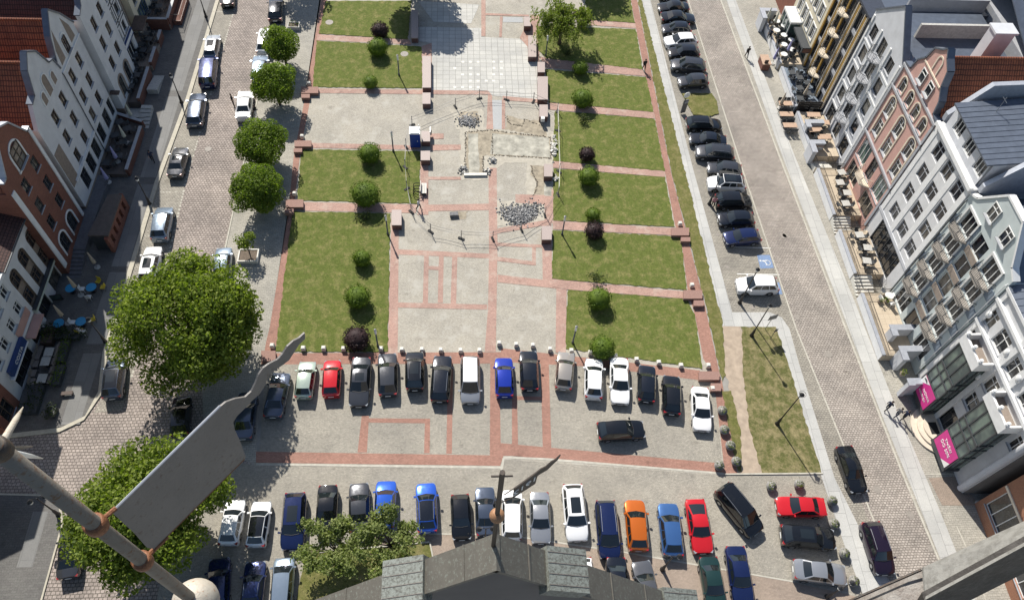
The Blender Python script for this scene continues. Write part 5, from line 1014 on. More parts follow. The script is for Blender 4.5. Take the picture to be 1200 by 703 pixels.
LBS = ['low loose shrub at the top of the large left lawn','low loose shrub below a clipped ball, right-hand lawn near the excavation','low loose shrub on the path above the nearest right-hand lawn','low loose shrub at the edge of the far right-hand lawn beside the willow']
for px, d in (((426,255),17),((684,139),17),((699,325),19),((664,62),16)): shrub(px, d, 'loose')
# ------------------------------------------------------------------ street furniture
def one(name, mb, mat, label, cat, loc, rz=0, group=None, smooth=False):
    o = mb.build(name, mat, None, smooth); o.location = loc; o.rotation_euler = (0, 0, rz); return tag(o, label, cat, group)
# tub of the young tree, hedge tub
def tub(px, w, d, h, label, mat, plant=None):
    c = Gx(px); r = thing('planter_tub', label, 'planter', (c.x, c.y, .02)); mb = MB()
    for x, y, a, b_ in ((0,d/2-.06,w,.12),(0,-d/2+.06,w,.12),(w/2-.06,0,.12,d-.24),(-w/2+.06,0,.12,d-.24)): mb.box((x,y,h/2), (a,b_,h))
    mb.build('wall', mat, r); mb = MB(); mb.box((0,0,h*.42), (w-.24,d-.24,h*.8)); mb.build('soil', 'bark', r)
    if plant: p_, n_ = blobs([(Vector((0,0,h+.1)), (w*.5,d*.45,.35))], 260, .2); leaves('foliage', plant, p_, n_, .16, r, .8)
tub((292,302), 2.0, 1.6, .45, 'square pale concrete tub holding the small young tree', 'stone_light'); tub((345,33), 1.5, 1.1, .5, 'pale tub with a clipped hedge near the farthest round tree', 'concrete', 'leaf_box')
# bollards
BO = [(355.4,408),(379.3,408),(402.6,408.5),(446.4,408.5),(471,409.5),(494.5,409.5),(516.6,410),(539.8,410.5),(562,410.5),(585,402),(605,403.5),(624.5,404.5),(644.6,409),(669.7,410.7),(691.8,413),(721,417),(746,421),(772,424.5),(798,428)]
mb = MB(); mb.prism([(-.2,-.2),(.2,-.2),(.2,.2),(-.2,.2)], 0, .42); mb.add([(-.2,-.2,.42),(.2,-.2,.42),(.2,.2,.42),(-.2,.2,.42),(-.13,-.13,.5),(.13,-.13,.5),(.13,.13,.5),(-.13,.13,.5)], [(0,1,5,4),(1,2,6,5),(2,3,7,6),(3,0,4,7),(4,5,6,7)])
b0 = one('stone_bollard', mb, 'stone_light', '', 'bollard', (0,0,0))
for i, p in enumerate(BO):
    o = b0 if i == 0 else b0.copy(); c = Gx(p, .3)
    if i: COL.objects.link(o)
    o.location = (c.x, c.y, .03); tag(o, ORD[i]+' pale stone bollard from the left in the row behind the parked cars' if i < 18 else 'last pale stone bollard at the right end of the row behind the parked cars', 'bollard', 'stone bollards along the car park')
for p, l in (((830,428),'pale stone block beside the brick step at the corner of the nearest right lawn'), ((835,455),'pale stone block beside the last white saloon'), ((797,262),'pale stone block on the red path at the third brick step'), ((811,334),'pale stone block on the red path at the second brick step'), ((345,227),'pale stone block on the left red path at the middle left lawn'), ((362,98),'pale stone block on the left red path at the far left lawn'), ((354,160),'pale stone block on the left red path at the paved cross plaza'), ((319,405),'pale stone block at the left end of the bollard row')):
    o = b0.copy(); COL.objects.link(o); c = Gx(p, .3); o.location = (c.x, c.y, .03); tag(o, l, 'bollard', 'stone blocks along the red paths')
# granite seats
def seat(b, mat, z, label, nm='granite_seat', dark=True):
    z = .85 if dark else .45
    x0, y0, x1, y1 = b; q = [G(x0,y0,z), G(x1,y0,z), G(x1,y1,z), G(x0,y1,z)]; c = sum(q, Vector())/4; r = thing(nm, label, 'stone seat' if dark else 'step', (c.x, c.y, .02), 0, 'granite seats round the plaza' if dark else 'brick steps along the red paths')
    L = [(v.x-c.x, v.y-c.y) for v in q]; mb = MB(); mb.prism([(x*.97, y*.97) for x, y in L], 0, z-.1); mb.build('base', 'granite_dark' if dark else mat, r); mb = MB(); mb.prism(L, z-.1, z); mb.build('top', mat, r)
SE = [((495,66,505,103),'long granite seat along the left side of the tiled plaza'), ((495,109,504.5,122),'short granite seat just below the long one left of the tiled plaza'), ((494,154,504,166),'granite seat right beside the blue portable toilet with a striped board'), ((493,177,504,188),'granite seat just below the blue portable toilet'), ((459,246,470.5,264),'granite seat at the top right corner of the large left lawn'), ((614,20,622,31),'granite seat under the left edge of the willow'), ((619,42,628.5,67),'granite seat right of the curved plaza corner below the willow'), ((630,73,638.5,85),'short granite seat in the willow shadow beside the path'), ((630,90,642,117),'long granite seat along the right side of the tiled plaza'), ((632,123,642,137),'granite seat with a white box at the excavation edge'), ((637.5,192.5,647.5,207),'granite seat beside the scalloped sand edge'), ((635,265,646.5,281),'granite seat right of the rubble heap beside the lamp'), ((482,12,490,45),'granite seat in the deep tree shadow at the top')]
for b, l in SE: seat(b, 'granite_pink', .55, l)
for b, l in (((353,102,373,109.5),'brick step at the upper left corner of the paved cross plaza'), ((353,110.5,363,115),'small lower brick step at the upper left corner of the cross plaza'), ((345,165,365,172),'brick step at the lower left corner of the paved cross plaza'), ((344,174,354,178.5),'small brick step beside the middle left lawn'), ((335,234,355.5,243),'brick step at the left end of the path above the large left lawn'), ((333.5,245,344,250),'small brick step at the upper left corner of the large left lawn'), ((306,411,323,423),'brick step at the left end of the car park edge'), ((819,435,843,445),'broad brick step at the lower right corner of the nearest right lawn'), ((833,449,845,458),'small brick step beside the last white saloon'), ((786.7,267,807.6,276),'broad brick step on the right red path beside the fifth lawn'), ((798,278,809,283),'small brick step on the right red path beside the fifth lawn'), ((801,340,823,350),'broad brick step on the right red path above the nearest lawn'), ((813,352,824.5,358.5),'small brick step on the right red path above the nearest lawn')): seat(b, 'brick_step', .35, l, 'brick_step', False)
mb = MB(); c = G(636,140,.8); one('white_box', (lambda m: (m.box((0,0,.25),(.42,.42,.5)), m)[1])(MB()), 'trim_white', 'small white box standing on the granite seat at the excavation', 'box', (c.x, c.y, .57))
# bench with dark slats beside the middle left lawn
c = G(497,224); r = thing('park_bench', 'pale bench beside a row of dark bars at the middle left lawn edge', 'bench', (c.x, c.y, .02))
mb = MB(); [mb.box((x,0,.45),(.16,1.5,.05)) for x in (-.2,0,.2)]; mb.build('seat','stone_light',r); mb = MB(); mb.box((-.36,0,.72),(.06,1.5,.3)); mb.build('backrest','stone_light',r)
for y in (-.6,.6): mb = MB(); mb.box((0,y,.21),(.5,.08,.42)); mb.build('leg','lamp_black',r)
c = G(489,225); r = thing('bicycle_rack', 'row of four dark hoops beside the pale bench', 'bicycle rack', (c.x, c.y, .02))
for k in range(4): mb = MB(); y = -.6+k*.4; mb.tube([(-.4,y,0),(-.4,y,.6),(-.2,y,.75),(.2,y,.75),(.4,y,.6),(.4,y,0)], .045, 6); mb.build('hoop','lamp_black',r)
# lamps
def modern_lamp(px, l):
    c = Gx(px); r = thing('lamp_post', l, 'lamp', (c.x, c.y, .03), 0, 'slim lamp posts on the square'); mb = MB(); mb.lathe((0,0,0), [(.13,0),(.13,.25),(.075,.3),(.07,2.35)], 10); mb.build('post','lamp_grey',r,smooth=True)
    mb = MB(); mb.lathe((0,0,0), [(.10,2.36),(.11,2.4),(.11,3.0),(.10,3.06)], 10); mb.build('lamp_shade','lamp_white',r,smooth=True); mb = MB(); mb.lathe((0,0,0), [(.13,3.065),(.13,3.1),(.02,3.13)], 10); mb.build('cap','lamp_grey',r)
for p, l in (((467.7,89),'slim lamp with a white head on the far left lawn'), ((461,178),'slim lamp at the upper edge of the middle left lawn'), ((454.6,275),'slim lamp at the top right of the large left lawn'), ((443,406),'slim lamp behind the parked cars at the foot of the large left lawn'), ((658.6,275.5),'slim lamp with a white head right of the rubble heap'), ((671,402),'slim lamp on the nearest right lawn behind the champagne hatchback'), ((639.5,66),'slim lamp in the willow shadow')): modern_lamp(p, l)
def old_lamp(px, h, l, n=1, az=0., ring=False, sc_=1.):
    c = Gx(px); r = thing('street_lamp', l, 'street lamp', (c.x, c.y, .04), az, 'black street lamps'); mb = MB(); mb.lathe((0,0,0), [(.22,0),(.22,.12),(.15,.25),(.13,.9),(.09,1.1),(.065,1.3),(.05,h-.3),(.05,h)], 10); mb.build('post','lamp_black',r,smooth=True)
    hd = [(0,0)] if n == 1 and not ring else ([(-.55,0),(.55,0)] if n == 2 else [(.42,0)])
    if n == 2 or ring:
        mb = MB()
        for x, y in hd: mb.tube([(0,0,h-.1),(x*.5,y,h+.18),(x,y,h+.12),(x,y,h-.05)], .03, 6)
        if ring: mb.tube([(.42+.3*math.cos(a), .3*math.sin(a), h+.05) for a in [PI*k/6 for k in range(13)]], .02, 5)
        mb.build('arm','lamp_black',r)
    for x, y in hd:
        zb = h if n == 1 and not ring else h-.5; mb = MB(); mb.lathe((x,y,zb), [(.08,0),(.15,.08),(.2,.38)], 8); q = mb.build('lantern','lamp_white',r); mb = MB(); mb.lathe((x,y,zb), [(.24,.385),(.22,.42),(.1,.55),(.03,.66)], 8); mb.build('lantern_cap','lamp_black',q)
for p, h, l, n, az, ring in (((213,121),3.7,'black street lamp beside the grey-blue estate on the left pavement',1,0,0), ((176,240),3.7,'black street lamp beside the silver-blue off-roader',1,0,0), ((241.7,21),3.7,'black street lamp near the top edge on the left pavement',1,0,0), ((124,401),3.7,'black street lamp between the cafe tables and the big tree',1,0,0), ((69,603),4.0,'black twin-headed lamp below the side street corner',2,.4,0), ((910.4,496.7),5.7,'tall black lamp with a ring head on the dry grass',1,.6,1), ((866.5,355),5.5,'tall black lamp beside the white car on the disabled bay',1,.6,0), ((880.5,393.5),5.2,'tall black mast at the corner of the dry grass',1,.6,0), ((831,239.5),4.4,'black lamp post at the tail of the black tall car',1,.3,0), ((776,667),4.0,'black twin-headed lamp in front of the light blue hatchback',2,0,0), ((568,636),4.0,'black twin-headed lamp behind the grey-blue saloon',2,0,0), ((969,699),4.0,'black twin-headed lamp at the flower pot by the silver saloon',2,.3,0)): old_lamp(p, h, l, n, az, ring)
# signs
def sign(px, h, w, hh, l, mat='lamp_grey', rz=0., cap=False):
    c = Gx(px); r = thing('road_sign', l, 'sign', (c.x, c.y, .05), rz); mb = MB(); mb.tube([(0,0,0),(0,0,h)], .035, 7); mb.build('post','steel',r); mb = MB(); mb.box((0,-.06,h-hh/2), (w,.03,hh)); mb.build('sign_plate',mat,r); mb = MB(); mb.box((0,-.035,h-hh/2), (w*.5,.02,.06)); mb.build('bracket','steel',r)
sign((896.5,386), 2.7, .95, .75, 'grey-backed sign plate on a post at the tip of the dry grass', 'lamp_grey', .25); sign((902.5,397), 1.9, .35, .5, 'small dark sign on a short post in the dry grass', 'lamp_black', .25)
c = G(799.5,133.5); r = thing('information_pylon', 'slanting dark information pylon with a white disc on the grass island', 'sign', (c.x, c.y, .12), .3); mb = MB(); mb.box((0,0,1.1),(.62,.14,2.0)); mb.build('panel','lamp_grey',r); mb = MB(); mb.tube([(-.2,0,0),(-.2,0,3.2)],.05,7); mb.build('post','lamp_black',r)
mb = MB(); mb.tube([(-.2,-.09,2.95),(-.2,-.05,2.95)], .42, 18); mb.build('disc','lamp_white',r); mb = MB(); mb.box((.05,-.08,1.75),(.5,.02,.3)); mb.build('heading','zinc_light',r)
c = G(888,362); 
# portable toilet
c = G(487,169); r = thing('portable_toilet', 'blue portable toilet with a white roof beside the granite seats', 'toilet', (c.x, c.y, .02)); plain('toilet_blue', (.02,.06,.33), .4, var=.1)
mb = MB(); mb.box((0,0,1.05),(1.15,1.15,2.1)); mb.build('cabin','toilet_blue',r); mb = MB(); mb.box((0,0,2.13),(1.22,1.22,.06)); mb.box((0,0,2.2),(1.0,1.0,.1)); mb.build('roof','lamp_white',r); mb = MB(); mb.box((0,-.59,1.0),(.8,.03,1.85)); d_ = mb.build('door','toilet_blue',r); mb = MB(); mb.box((.28,-.62,1.05),(.06,.03,.16)); mb.build('handle','lamp_white',d_); mb = MB(); mb.tube([(.45,.45,2.1),(.45,.45,2.6)],.05,6); mb.build('vent_pipe','lamp_white',r)
c = G(504.5,160); r = thing('barrier_board', 'short red and white striped barrier board on the granite seat', 'barrier', (c.x, c.y, .57)); mb = MB(); mb.box((0,0,.3),(.1,.9,.5)); mb.build('board','lamp_white',r); mb = MB(); [mb.box((.055,y,.3),(.012,.14,.48),0,0) for y in (-.3,0,.3)]; mb.build('stripes','lens_red',r); [MB() for _ in ()]; mb = MB(); mb.box((0,0,.03),(.3,.7,.06)); mb.build('foot','rubber',r)
# barrier posts and tape round the works
FP = [(483,147),(533.7,126),(561.7,116),(593.5,117.5),(625,119.5),(653,131),(653.5,154),(655,202),(654,229),(638.5,253),(611,270),(577.5,281),(540.5,280),(504.7,272),(482,249),(477,222),(475,197),(476,173)]
mb = MB(); mb.box((0,0,.05),(.7,.24,.1)); foot = mb; ps = []
for i, p in enumerate(FP):
    c = Gx(p); ps.append(c); r = thing('barrier_post', ORD[i]+' post of the tape barrier round the works, counted clockwise from the toilet', 'barrier post', (c.x, c.y, .03), rnd.uniform(0,3), 'tape barrier posts round the works')
    if i == 0: f0 = foot.build('foot','rubber' ,r); m2 = MB(); m2.tube([(0,0,.1),(0,0,1.45)],.042,6); s0 = m2.build('pole','lamp_grey',r)
    else: link('foot', f0.data, r); link('pole', s0.data, r)
for i in range(len(ps)):
    if i in (5,): pass
    a, b_ = ps[i], ps[(i+1) % len(ps)]
    mb = MB(); pts = []
    for z in (1.25, .8):
        pts = [a.lerp(b_, k/8)+Vector((0,0,z-.12*math.sin(PI*k/8)+.03)) for k in range(9)]; mb.tube(pts, .019, 4)
    c = (a+b_)/2; o = mb.build('barrier_tape', 'stone_light' if 5 <= i <= 7 else 'lamp_grey'); tag(o, 'slack barrier tape between the '+ORD[i]+' and the '+(ORD[(i+1) % 18])+' post of the works barrier', 'tape', 'tapes of the works barrier')
# rubble
def heap(px0, px1, n, size, label, mat='rubble', mound=None, shape=None):
    mb = MB()
    for i in range(n):
        a = rnd.random(); q = Vector((rnd.gauss(0,.29), rnd.gauss(0,.29), 0)); x = (px0[0]+px1[0])/2+(px1[0]-px0[0])*.5*q.x*1.35; y = (px0[1]+px1[1])/2+(px1[1]-px0[1])*.5*q.y*1.35
        if shape: y += shape(x)
        c = G(x, y); hgt = max(0, .32*(1-q.length*1.3)); R = Matrix.Rotation(rnd.uniform(0,6), 3, 'X') @ Matrix.Rotation(rnd.uniform(0,6), 3, 'Y'); s = size*rnd.uniform(.6,1.3); mb.box((c.x, c.y, .06+hgt*rnd.random()), (s, s*rnd.uniform(.7,1.2), s*.8), rnd.uniform(0,3), rnd.randrange(2), R)
    o = mb.build('rubble_heap', [mat, 'stone_light' if n < 200 else 'rubble_pale']); return tag(o, label, 'rubble', None, 'stuff')
plain('rubble_pale', (.34,.335,.325), .85, var=.3, scale=3.)
heap((584,236),(637,262), 1300, .13, 'wide heap of loose dark and pale paving stones in the works', shape=lambda x: abs(x-606)*-.32+5)
heap((536,133),(561,150), 480, .15, 'loose stones on the sand mound beside the grey glass strip'); heap((536,194),(550,206), 40, .17, 'few loose stones left of the narrow trench'); heap((566,196),(576,206), 34, .17, 'few loose stones right of the narrow trench'); heap((571,185),(585,193), 36, .17, 'small stone heap below the pale concrete bed'); heap((645,158),(653,190), 40, .24, 'loose rubble along the right lawn edge of the works', 'stone_light'); heap((648,205),(654,214), 14, .2, 'few broken stones beside the right barrier feet', 'stone_light')
c = G(549,140); mb = MB(); mb.lathe((0,0,0), [(1.3,0),(1.0,.12),(.6,.2),(.2,.24)], 14); tag(place(mb.build('sand_mound','sand',None,True), (c.x,c.y,.02)), 'low sand mound under loose stones in the works', 'sand', None, 'stuff')
c = G(532,253); mb = MB(); mb.box((0,0,.18),(.9,.5,.36)); one('stone_block', mb, 'rubble', 'grey stone block on the small sand patch', 'stone', (c.x,c.y,.04), .1)
c = G(557,206); mb = MB(); mb.box((0,0,.12),(2.6,.35,.24)); one('kerb_stone', mb, 'stone_light', 'long pale kerb stone at the lower end of the narrow trench', 'stone', (c.x,c.y,.04), .02)
# flower pots
plain('pot_grey', (.24,.23,.215), .8, var=.25, scale=8)
mb = MB(); mb.lathe((0,0,0), [(.26,0),(.42,.12),(.5,.34),(.54,.5),(.5,.54),(.42,.48),(.02,.46)], 16); potm = mb
PT = [((846,481.5),'flower pot nearest the last white saloon, uppermost by the red path'), ((848.5,504),'second flower pot down the red path'), ((855.5,522.5),'third flower pot down the red path'), ((862.5,541),'lowest flower pot of the column on the red path'), ((842.5,546),'flower pot at the corner of the red band and the kerb line'), ((903.5,570),'flower pot left of the pair above the red saloon'), ((936,568),'flower pot right of the pair above the red saloon'), ((974.5,587),'flower pot at the tail of the red saloon'), ((977,614),'flower pot at the nose of the crosswise black car'), ((989,648.5),'flower pot between the crosswise black and silver cars'), ((1000,681),'flower pot beside the twin lamp by the silver saloon')]
for i, (p, l) in enumerate(PT):
    c = Gx(p, .3); r = thing('flower_pot', l, 'flower pot', (c.x, c.y, .035), rnd.uniform(0,6), 'flower pots round the lower car park'); r.scale = (.88,.88,.9)
    if i == 0:
        p0 = potm.build('pot','pot_grey',r,True); q_, n_ = blobs([(Vector((0,0,.66)),(.46,.46,.26))], 420, .4); l0 = leaves('foliage','leaf_big',q_,n_,.13,r,1.); q_, n_ = blobs([(Vector((0,0,.7)),(.44,.44,.26))], 120, .1); fl0 = leaves('blossom','flowers',q_,n_,.11,r,.7)
    else: link('pot',p0.data,r); link('foliage',l0.data,r); link('blossom',fl0.data,r)
# ------------------------------------------------------------------ people
plain('skin', (.45,.27,.2), .6, var=0); plain('hair', (.03,.02,.015), .7, var=0)
CLO = {}
def cloth(c):
    if c not in CLO: CLO[c] = plain('cloth_%d' % len(CLO), c, .85, var=.1)
    return CLO[c]
def figure(pose):
    J = {'pel': (0,0,.95,.15), 'waist': (0,0,1.08,.135), 'chest': (.0,0,1.32,.165), 'neck': (0,0,1.48,.06), 'chin': (.02,0,1.56,.075), 'head': (.02,0,1.66,.105), 'crown': (.01,0,1.75,.06)}
    if pose == 'walk': legs = ((.16,.22,.5),(-.2,-.32,.5)); arms = (-.18,.2)
    elif pose == 'stand': legs = ((.02,.02,.5),(-.02,-.02,.5)); arms = (.08,.02)
    else: legs = None; arms = (.22,.22)
    dz = -.46 if pose == 'sit' else 0
    J = {k: (v[0], v[1], v[2]+dz, v[3]) for k, v in J.items()}; E_ = [('pel','waist'),('waist','chest'),('chest','neck'),('neck','chin'),('chin','head'),('head','crown')]
    for i, sg in enumerate((1,-1)):
        n = 'lr'[i]; J['hip'+n] = (0,sg*.1,.9+dz,.10)
        if pose == 'sit': J['kn'+n] = (.42,sg*.12,.47,.075); J['an'+n] = (.40,sg*.12,.08,.05); J['toe'+n] = (.56,sg*.13,.04,.04)
        else: kx, ax, kz = legs[i]; J['kn'+n] = (kx*.7+.04,sg*.1,kz,.075); J['an'+n] = (ax,sg*.1,.09+(.06 if ax < -.1 else 0),.05); J['toe'+n] = (ax+.16,sg*.12,.045,.04)
        E_ += [('pel','hip'+n),('hip'+n,'kn'+n),('kn'+n,'an'+n),('an'+n,'toe'+n)]
        J['sh'+n] = (0,sg*.19,1.41+dz,.075); J['el'+n] = (arms[i]*.5-.02,sg*.25,1.13+dz,.05); J['wr'+n] = (arms[i]+.05,sg*.24,.9+dz+abs(arms[i])*.35,.036); J['ha'+n] = (arms[i]+.09,sg*.235,.82+dz+abs(arms[i])*.35,.035)
        E_ += [('chest','sh'+n),('sh'+n,'el'+n),('el'+n,'wr'+n),('wr'+n,'ha'+n)]
    ks = list(J); me = bpy.data.meshes.new('p'); me.from_pydata([J[k][:3] for k in ks], [(ks.index(a), ks.index(b_)) for a, b_ in E_], [])
    o = bpy.data.objects.new('p', me); COL.objects.link(o); o.modifiers.new('s','SKIN'); sv = me.skin_vertices[0].data
    for i, k in enumerate(ks): sv[i].radius = (J[k][3],)*2
    sv[0].use_root = True; md = o.modifiers.new('u','SUBSURF'); md.levels = 1; md.render_levels = 1
    bpy.context.view_layer.update(); r = bpy.data.meshes.new_from_object(o.evaluated_get(bpy.context.evaluated_depsgraph_get())); bpy.data.objects.remove(o)
    r.materials.clear(); [r.materials.append(MATS['skin']) for _ in range(3)]
    hz = 1.5+dz
    for p in r.polygons:
        c = p.center; p.use_smooth = True
        if c.z > hz or (abs(c.y) > .2 and c.z < .98+dz+.12 and c.z > .75+dz): p.material_index = 0
        elif c.z > .98+dz or (abs(c.y) > .17 and c.z > .9+dz): p.material_index = 1
        else: p.material_index = 2
    return r
FIG = {}
def person(px, pose, top, legs_, label, rz, z=0., world=None, lying=None):
    if pose not in FIG: FIG[pose] = figure(pose)
    c = Gx(px, z) if world is None else Vector(world); o = link('person', FIG[pose]); o.location = (c.x, c.y, c.z+.03); o.rotation_euler = (0,0,rz)
    for i, m_ in enumerate((None, cloth(top), cloth(legs_))):
        if m_: o.material_slots[i].link = 'OBJECT'; o.material_slots[i].material = m_
    dz = -.46 if pose == 'sit' else 0; mb = MB(); mb.ball((0,0,1.69+dz), (.112,.115,.10), 10, 6); q = mb.build('hair','hair',o,True); tag(o, label, 'person'); return o
DK, NV, WH, JE, PK, GY = (.02,.02,.022), (.02,.028,.06), (.6,.6,.6), (.06,.08,.14), (.45,.2,.22), (.2,.2,.2)
person((274,124),'stand',DK,DK,'person in dark clothes at the left side of the white saloon by the round trees',0.2); person((301,137),'stand',DK,WH,'person in a dark top and pale trousers right of the white saloon by the trees',2.8)
person((754,83),'walk',DK,DK,'person in dark clothes walking on the red path beside the far right lawns',-1.5); person((874,68),'walk',DK,DK,'person in dark clothes walking alone on the slab pavement of the right street',1.6)
person((491,246),'walk',WH,DK,'person in a white top walking at the left barrier posts',-.4); person((1037,480),'walk',NV,DK,'leftmost of three people walking on the right pavement, dark clothes',.5); person((1048,488),'walk',GY,NV,'middle of three people walking on the right pavement, grey top',.4); person((1056,491),'walk',NV,DK,'rightmost of three people walking on the right pavement, navy top',.3)
person((834.5,243),'walk',PK,DK,'person in a pink top at the tail of the black tall car',1.2); person((180,190),'walk',NV,DK,'person in dark blue on the shaded left pavement opposite the grey saloon',-1.2)
# ------------------------------------------------------------------ terraces and cafe furniture
def table_proto(name, kind, top, w):
    r = thing(name, '', 'table', (0,0,-50)); mb = MB()
    if kind == 'round': mb.lathe((0,0,.7), [(w/2-.02,0),(w/2,.02),(w/2-.01,.045),(.01,.05)], 18)
    else: mb.box((0,0,.73), (w,.8,.045))
    mb.build('tabletop', top, r); mb = MB(); mb.lathe((0,0,0), [(.28,0),(.27,.03),(.05,.06),(.045,.7)], 10); mb.build('leg', 'lamp_black', r); return r
def chair_proto(mat, wide=.44):
    r = thing('cafe_chair', '', 'chair', (0,0,-50)); mb = MB(); mb.box((0,0,.45), (.44,wide,.05)); mb.build('seat', mat, r); mb = MB(); mb.box((-.21,0,.72), (.04,wide,.42)); mb.build('backrest', mat, r)
    for x in (-.19,.19):
        for y in (-wide/2+.03, wide/2-.03): mb = MB(); mb.tube([(x,y,0),(x,y,.43)], .02, 5); mb.build('leg', 'lamp_black' if mat != 'frame_white' else mat, r)
    return r
plain('tab_blue', (.03,.26,.48), .4, var=.08); plain('tab_peach', (.42,.29,.205), .6, var=.12); plain('chair_yellow', (.55,.42,.03), .5, var=.1); plain('wicker', (.20,.17,.15), .8, var=.3, scale=30); plain('canvas_beige', (.46,.39,.30), .85, var=.1); plain('canvas_lilac', (.40,.38,.62), .85, var=.1); plain('canvas_pale', (.55,.54,.44), .85, var=.1); plain('deck_brown', (.11,.09,.078), .85, var=.15); plain('brick_dark', (.16,.07,.05), .85, var=.2)
plain('stone_warm', (.60,.52,.42), .8, var=.1); plain('dark_stone', (.12,.12,.13), .8, var=.2)
TP = {}
def put_table(loc, key, lab, grp, rz=0.):
    if key not in TP:
        TP[key] = table_proto('cafe_table', *{'blue': ('round','tab_blue',1.0), 'peach': ('sq','tab_peach',1.7), 'white': ('round','frame_white',.9), 'dark': ('sq','frame_dark',.8), 'grey': ('sq','concrete',.9)}[key]); r = TP[key]; r.location = loc; r.rotation_euler = (0,0,rz); return tag(r, lab, 'table', grp)
    return dup(TP[key], loc, rz, lab, grp)
def put_chair(loc, key, lab, grp, rz=0.):
    k = 'c'+key
    if k not in TP:
        TP[k] = chair_proto(*{'white': ('frame_white',), 'yellow': ('chair_yellow',), 'dark': ('frame_dark',), 'wicker': ('wicker',.7)}[key]); r = TP[k]; r.location = loc; r.rotation_euler = (0,0,rz); return tag(r, lab, 'chair', grp)
    return dup(TP[k], loc, rz, lab, grp)
def closed_parasol(loc, mat, lab, h=2.7, lean=(0,0)):
    r = thing('closed_parasol', lab, 'parasol', loc, 0, 'closed parasols'); mb = MB(); mb.tube([(0,0,0),(lean[0],lean[1],h)], .03, 7); mb.build('pole','steel',r); mb = MB(); l = Vector((lean[0],lean[1],0))
    pts = [(0.02,h+.05),(.06,h-.05),(.12,h-.6),(.19,h-1.2),(.23,h-1.65),(.20,h-1.7)]; o = len(mb.v); mb.tube([l*(z/h)+Vector((0,0,z)) for q, z in pts], [q for q, z in pts], 12)
    mb.v = [(v[0]*1, v[1], v[2]) if i % 2 else (l.x*v[2]/h+(v[0]-l.x*v[2]/h)*.72, l.y*v[2]/h+(v[1]-l.y*v[2]/h)*.72, v[2]) for i, v in enumerate(mb.v)]; mb.build('canopy',mat,r,True); mb = MB(); mb.lathe((0,0,0),[(.3,0),(.3,.08),(.05,.12)],10); mb.build('base','concrete',r)
# --- left: cafe with blue tables
for k, (p, l, ch) in enumerate((((83,338),'blue round table nearest the arcade house door',()), ((107,337),'blue round table with a white and yellow chair set, upper one',((-.95,.0,0,'white'),(-.1,-.95,1.57,'white'),(.35,.9,-1.9,'yellow'),(.95,.2,3.1,'yellow'))), ((69,379),'blue round table at the wooden tub by the sign house',()), ((95,377),'blue round table with the seated guest, lower one',((-.9,.1,0,'white'),(.3,-.95,1.4,'white'),(.9,.4,3.5,'yellow'))))):
    c = G(p[0], p[1], .75); c.z = .1; put_table(c, 'blue', l, 'blue cafe tables')
    for dx, dy, rz, col in ch: put_chair((c.x+dx, c.y+dy, .1), col, '%s plastic chair at the %s blue cafe table' % (col, 'upper' if p[1] < 350 else 'lower'), 'chairs of the blue cafe tables', rz)
c = G(92,388,.6); person(None,'sit',WH,(.3,.25,.05),'seated guest in a white top at the lower blue table',1.2,world=(c.x,c.y,.1)); put_chair((c.x,c.y,.1),'yellow','yellow chair under the seated guest in white','chairs of the blue cafe tables',1.2)
for (b, t), l in ((((95,346),(81,322)),'beige closed parasol beside the upper blue tables'), (((80,379),(65,355)),'beige closed parasol between the two lower blue tables')):
    c = Gx(b,.1); q = VP(t[0],t[1],(c.x,c.y),(c.x+1,c.y)); closed_parasol(c,'canvas_beige',l,max(2.3,min(3.2,q.z-.1)))
c = G(68,352,.1); r = thing('menu_stand','black framed menu stand in front of the arcade house','sign',(c.x,c.y,.1),.2); mb = MB(); mb.box((0,0,.9),(1.1,.06,.08)); mb.box((0,0,.1),(1.1,.06,.08)); mb.box((-.52,0,.5),(.06,.06,.72)); mb.box((.52,0,.5),(.06,.06,.72)); mb.build('frame','lamp_black',r); mb = MB(); mb.box((0,0,.5),(.96,.03,.7)); mb.build('board','green_glass',r)
# wicker lounge rows and hedges
for k, p in enumerate(((48,410),(45,418),(43,427),(40,438),(39,448))): c = G(p[0],p[1],.4); put_chair((c.x,c.y,.1),'wicker','wicker armchair in the row along the wall of the house with the letter board','wicker armchairs in the shade, wall row',0)
for k, p in enumerate(((69,408),(67,415),(64,424),(62,434),(59,446))): c = G(p[0],p[1],.4); put_chair((c.x,c.y,.1),'wicker','wicker armchair in the row beside the green box hedges','wicker armchairs in the shade, hedge row',PI)
for p in ((58,413),(54,424),(50,444)): c = G(p[0],p[1],.7); put_table((c.x,c.y,.1),'grey','low grey table between the two rows of wicker armchairs','low tables between the wicker armchairs',1.57)
def hedge(p, d, l, mat='leaf_box'):
    c = Gx(p,.4); r = thing('box_hedge', l, 'hedge', (c.x,c.y,.1), 0, None); mb = MB(); mb.box((0,0,.25),(d[0],d[1],.5)); mb.build('trough','frame_dark',r); a = [(Vector((rnd.uniform(-d[0]/3,d[0]/3),y,.75)),(d[0]*.6,.5,.42)) for y in np.linspace(-d[1]*.38,d[1]*.38,4)]; q, n = blobs(a, 260, .2); leaves('foliage',mat,q,n,.16,r,.8)
hedge((75,412),(.7,2.2),'clipped green trough hedge beside the upper wicker chairs'); hedge((69,440),(.7,2.0),'clipped green trough hedge beside the lower wicker chairs'); hedge((40,468),(1.2,2.8),'dark hedge trough at the shaded pavement corner','leaf_dark'); hedge((60,483),(.8,.9),'small dark round shrub trough at the shaded corner','leaf_dark'); hedge((60,388),(2.4,.7),'dark hedge trough closing the blue table cafe','leaf_dark'); hedge((78,394),(2.4,.7),'dark hedge trough right of the one closing the cafe','leaf_dark')
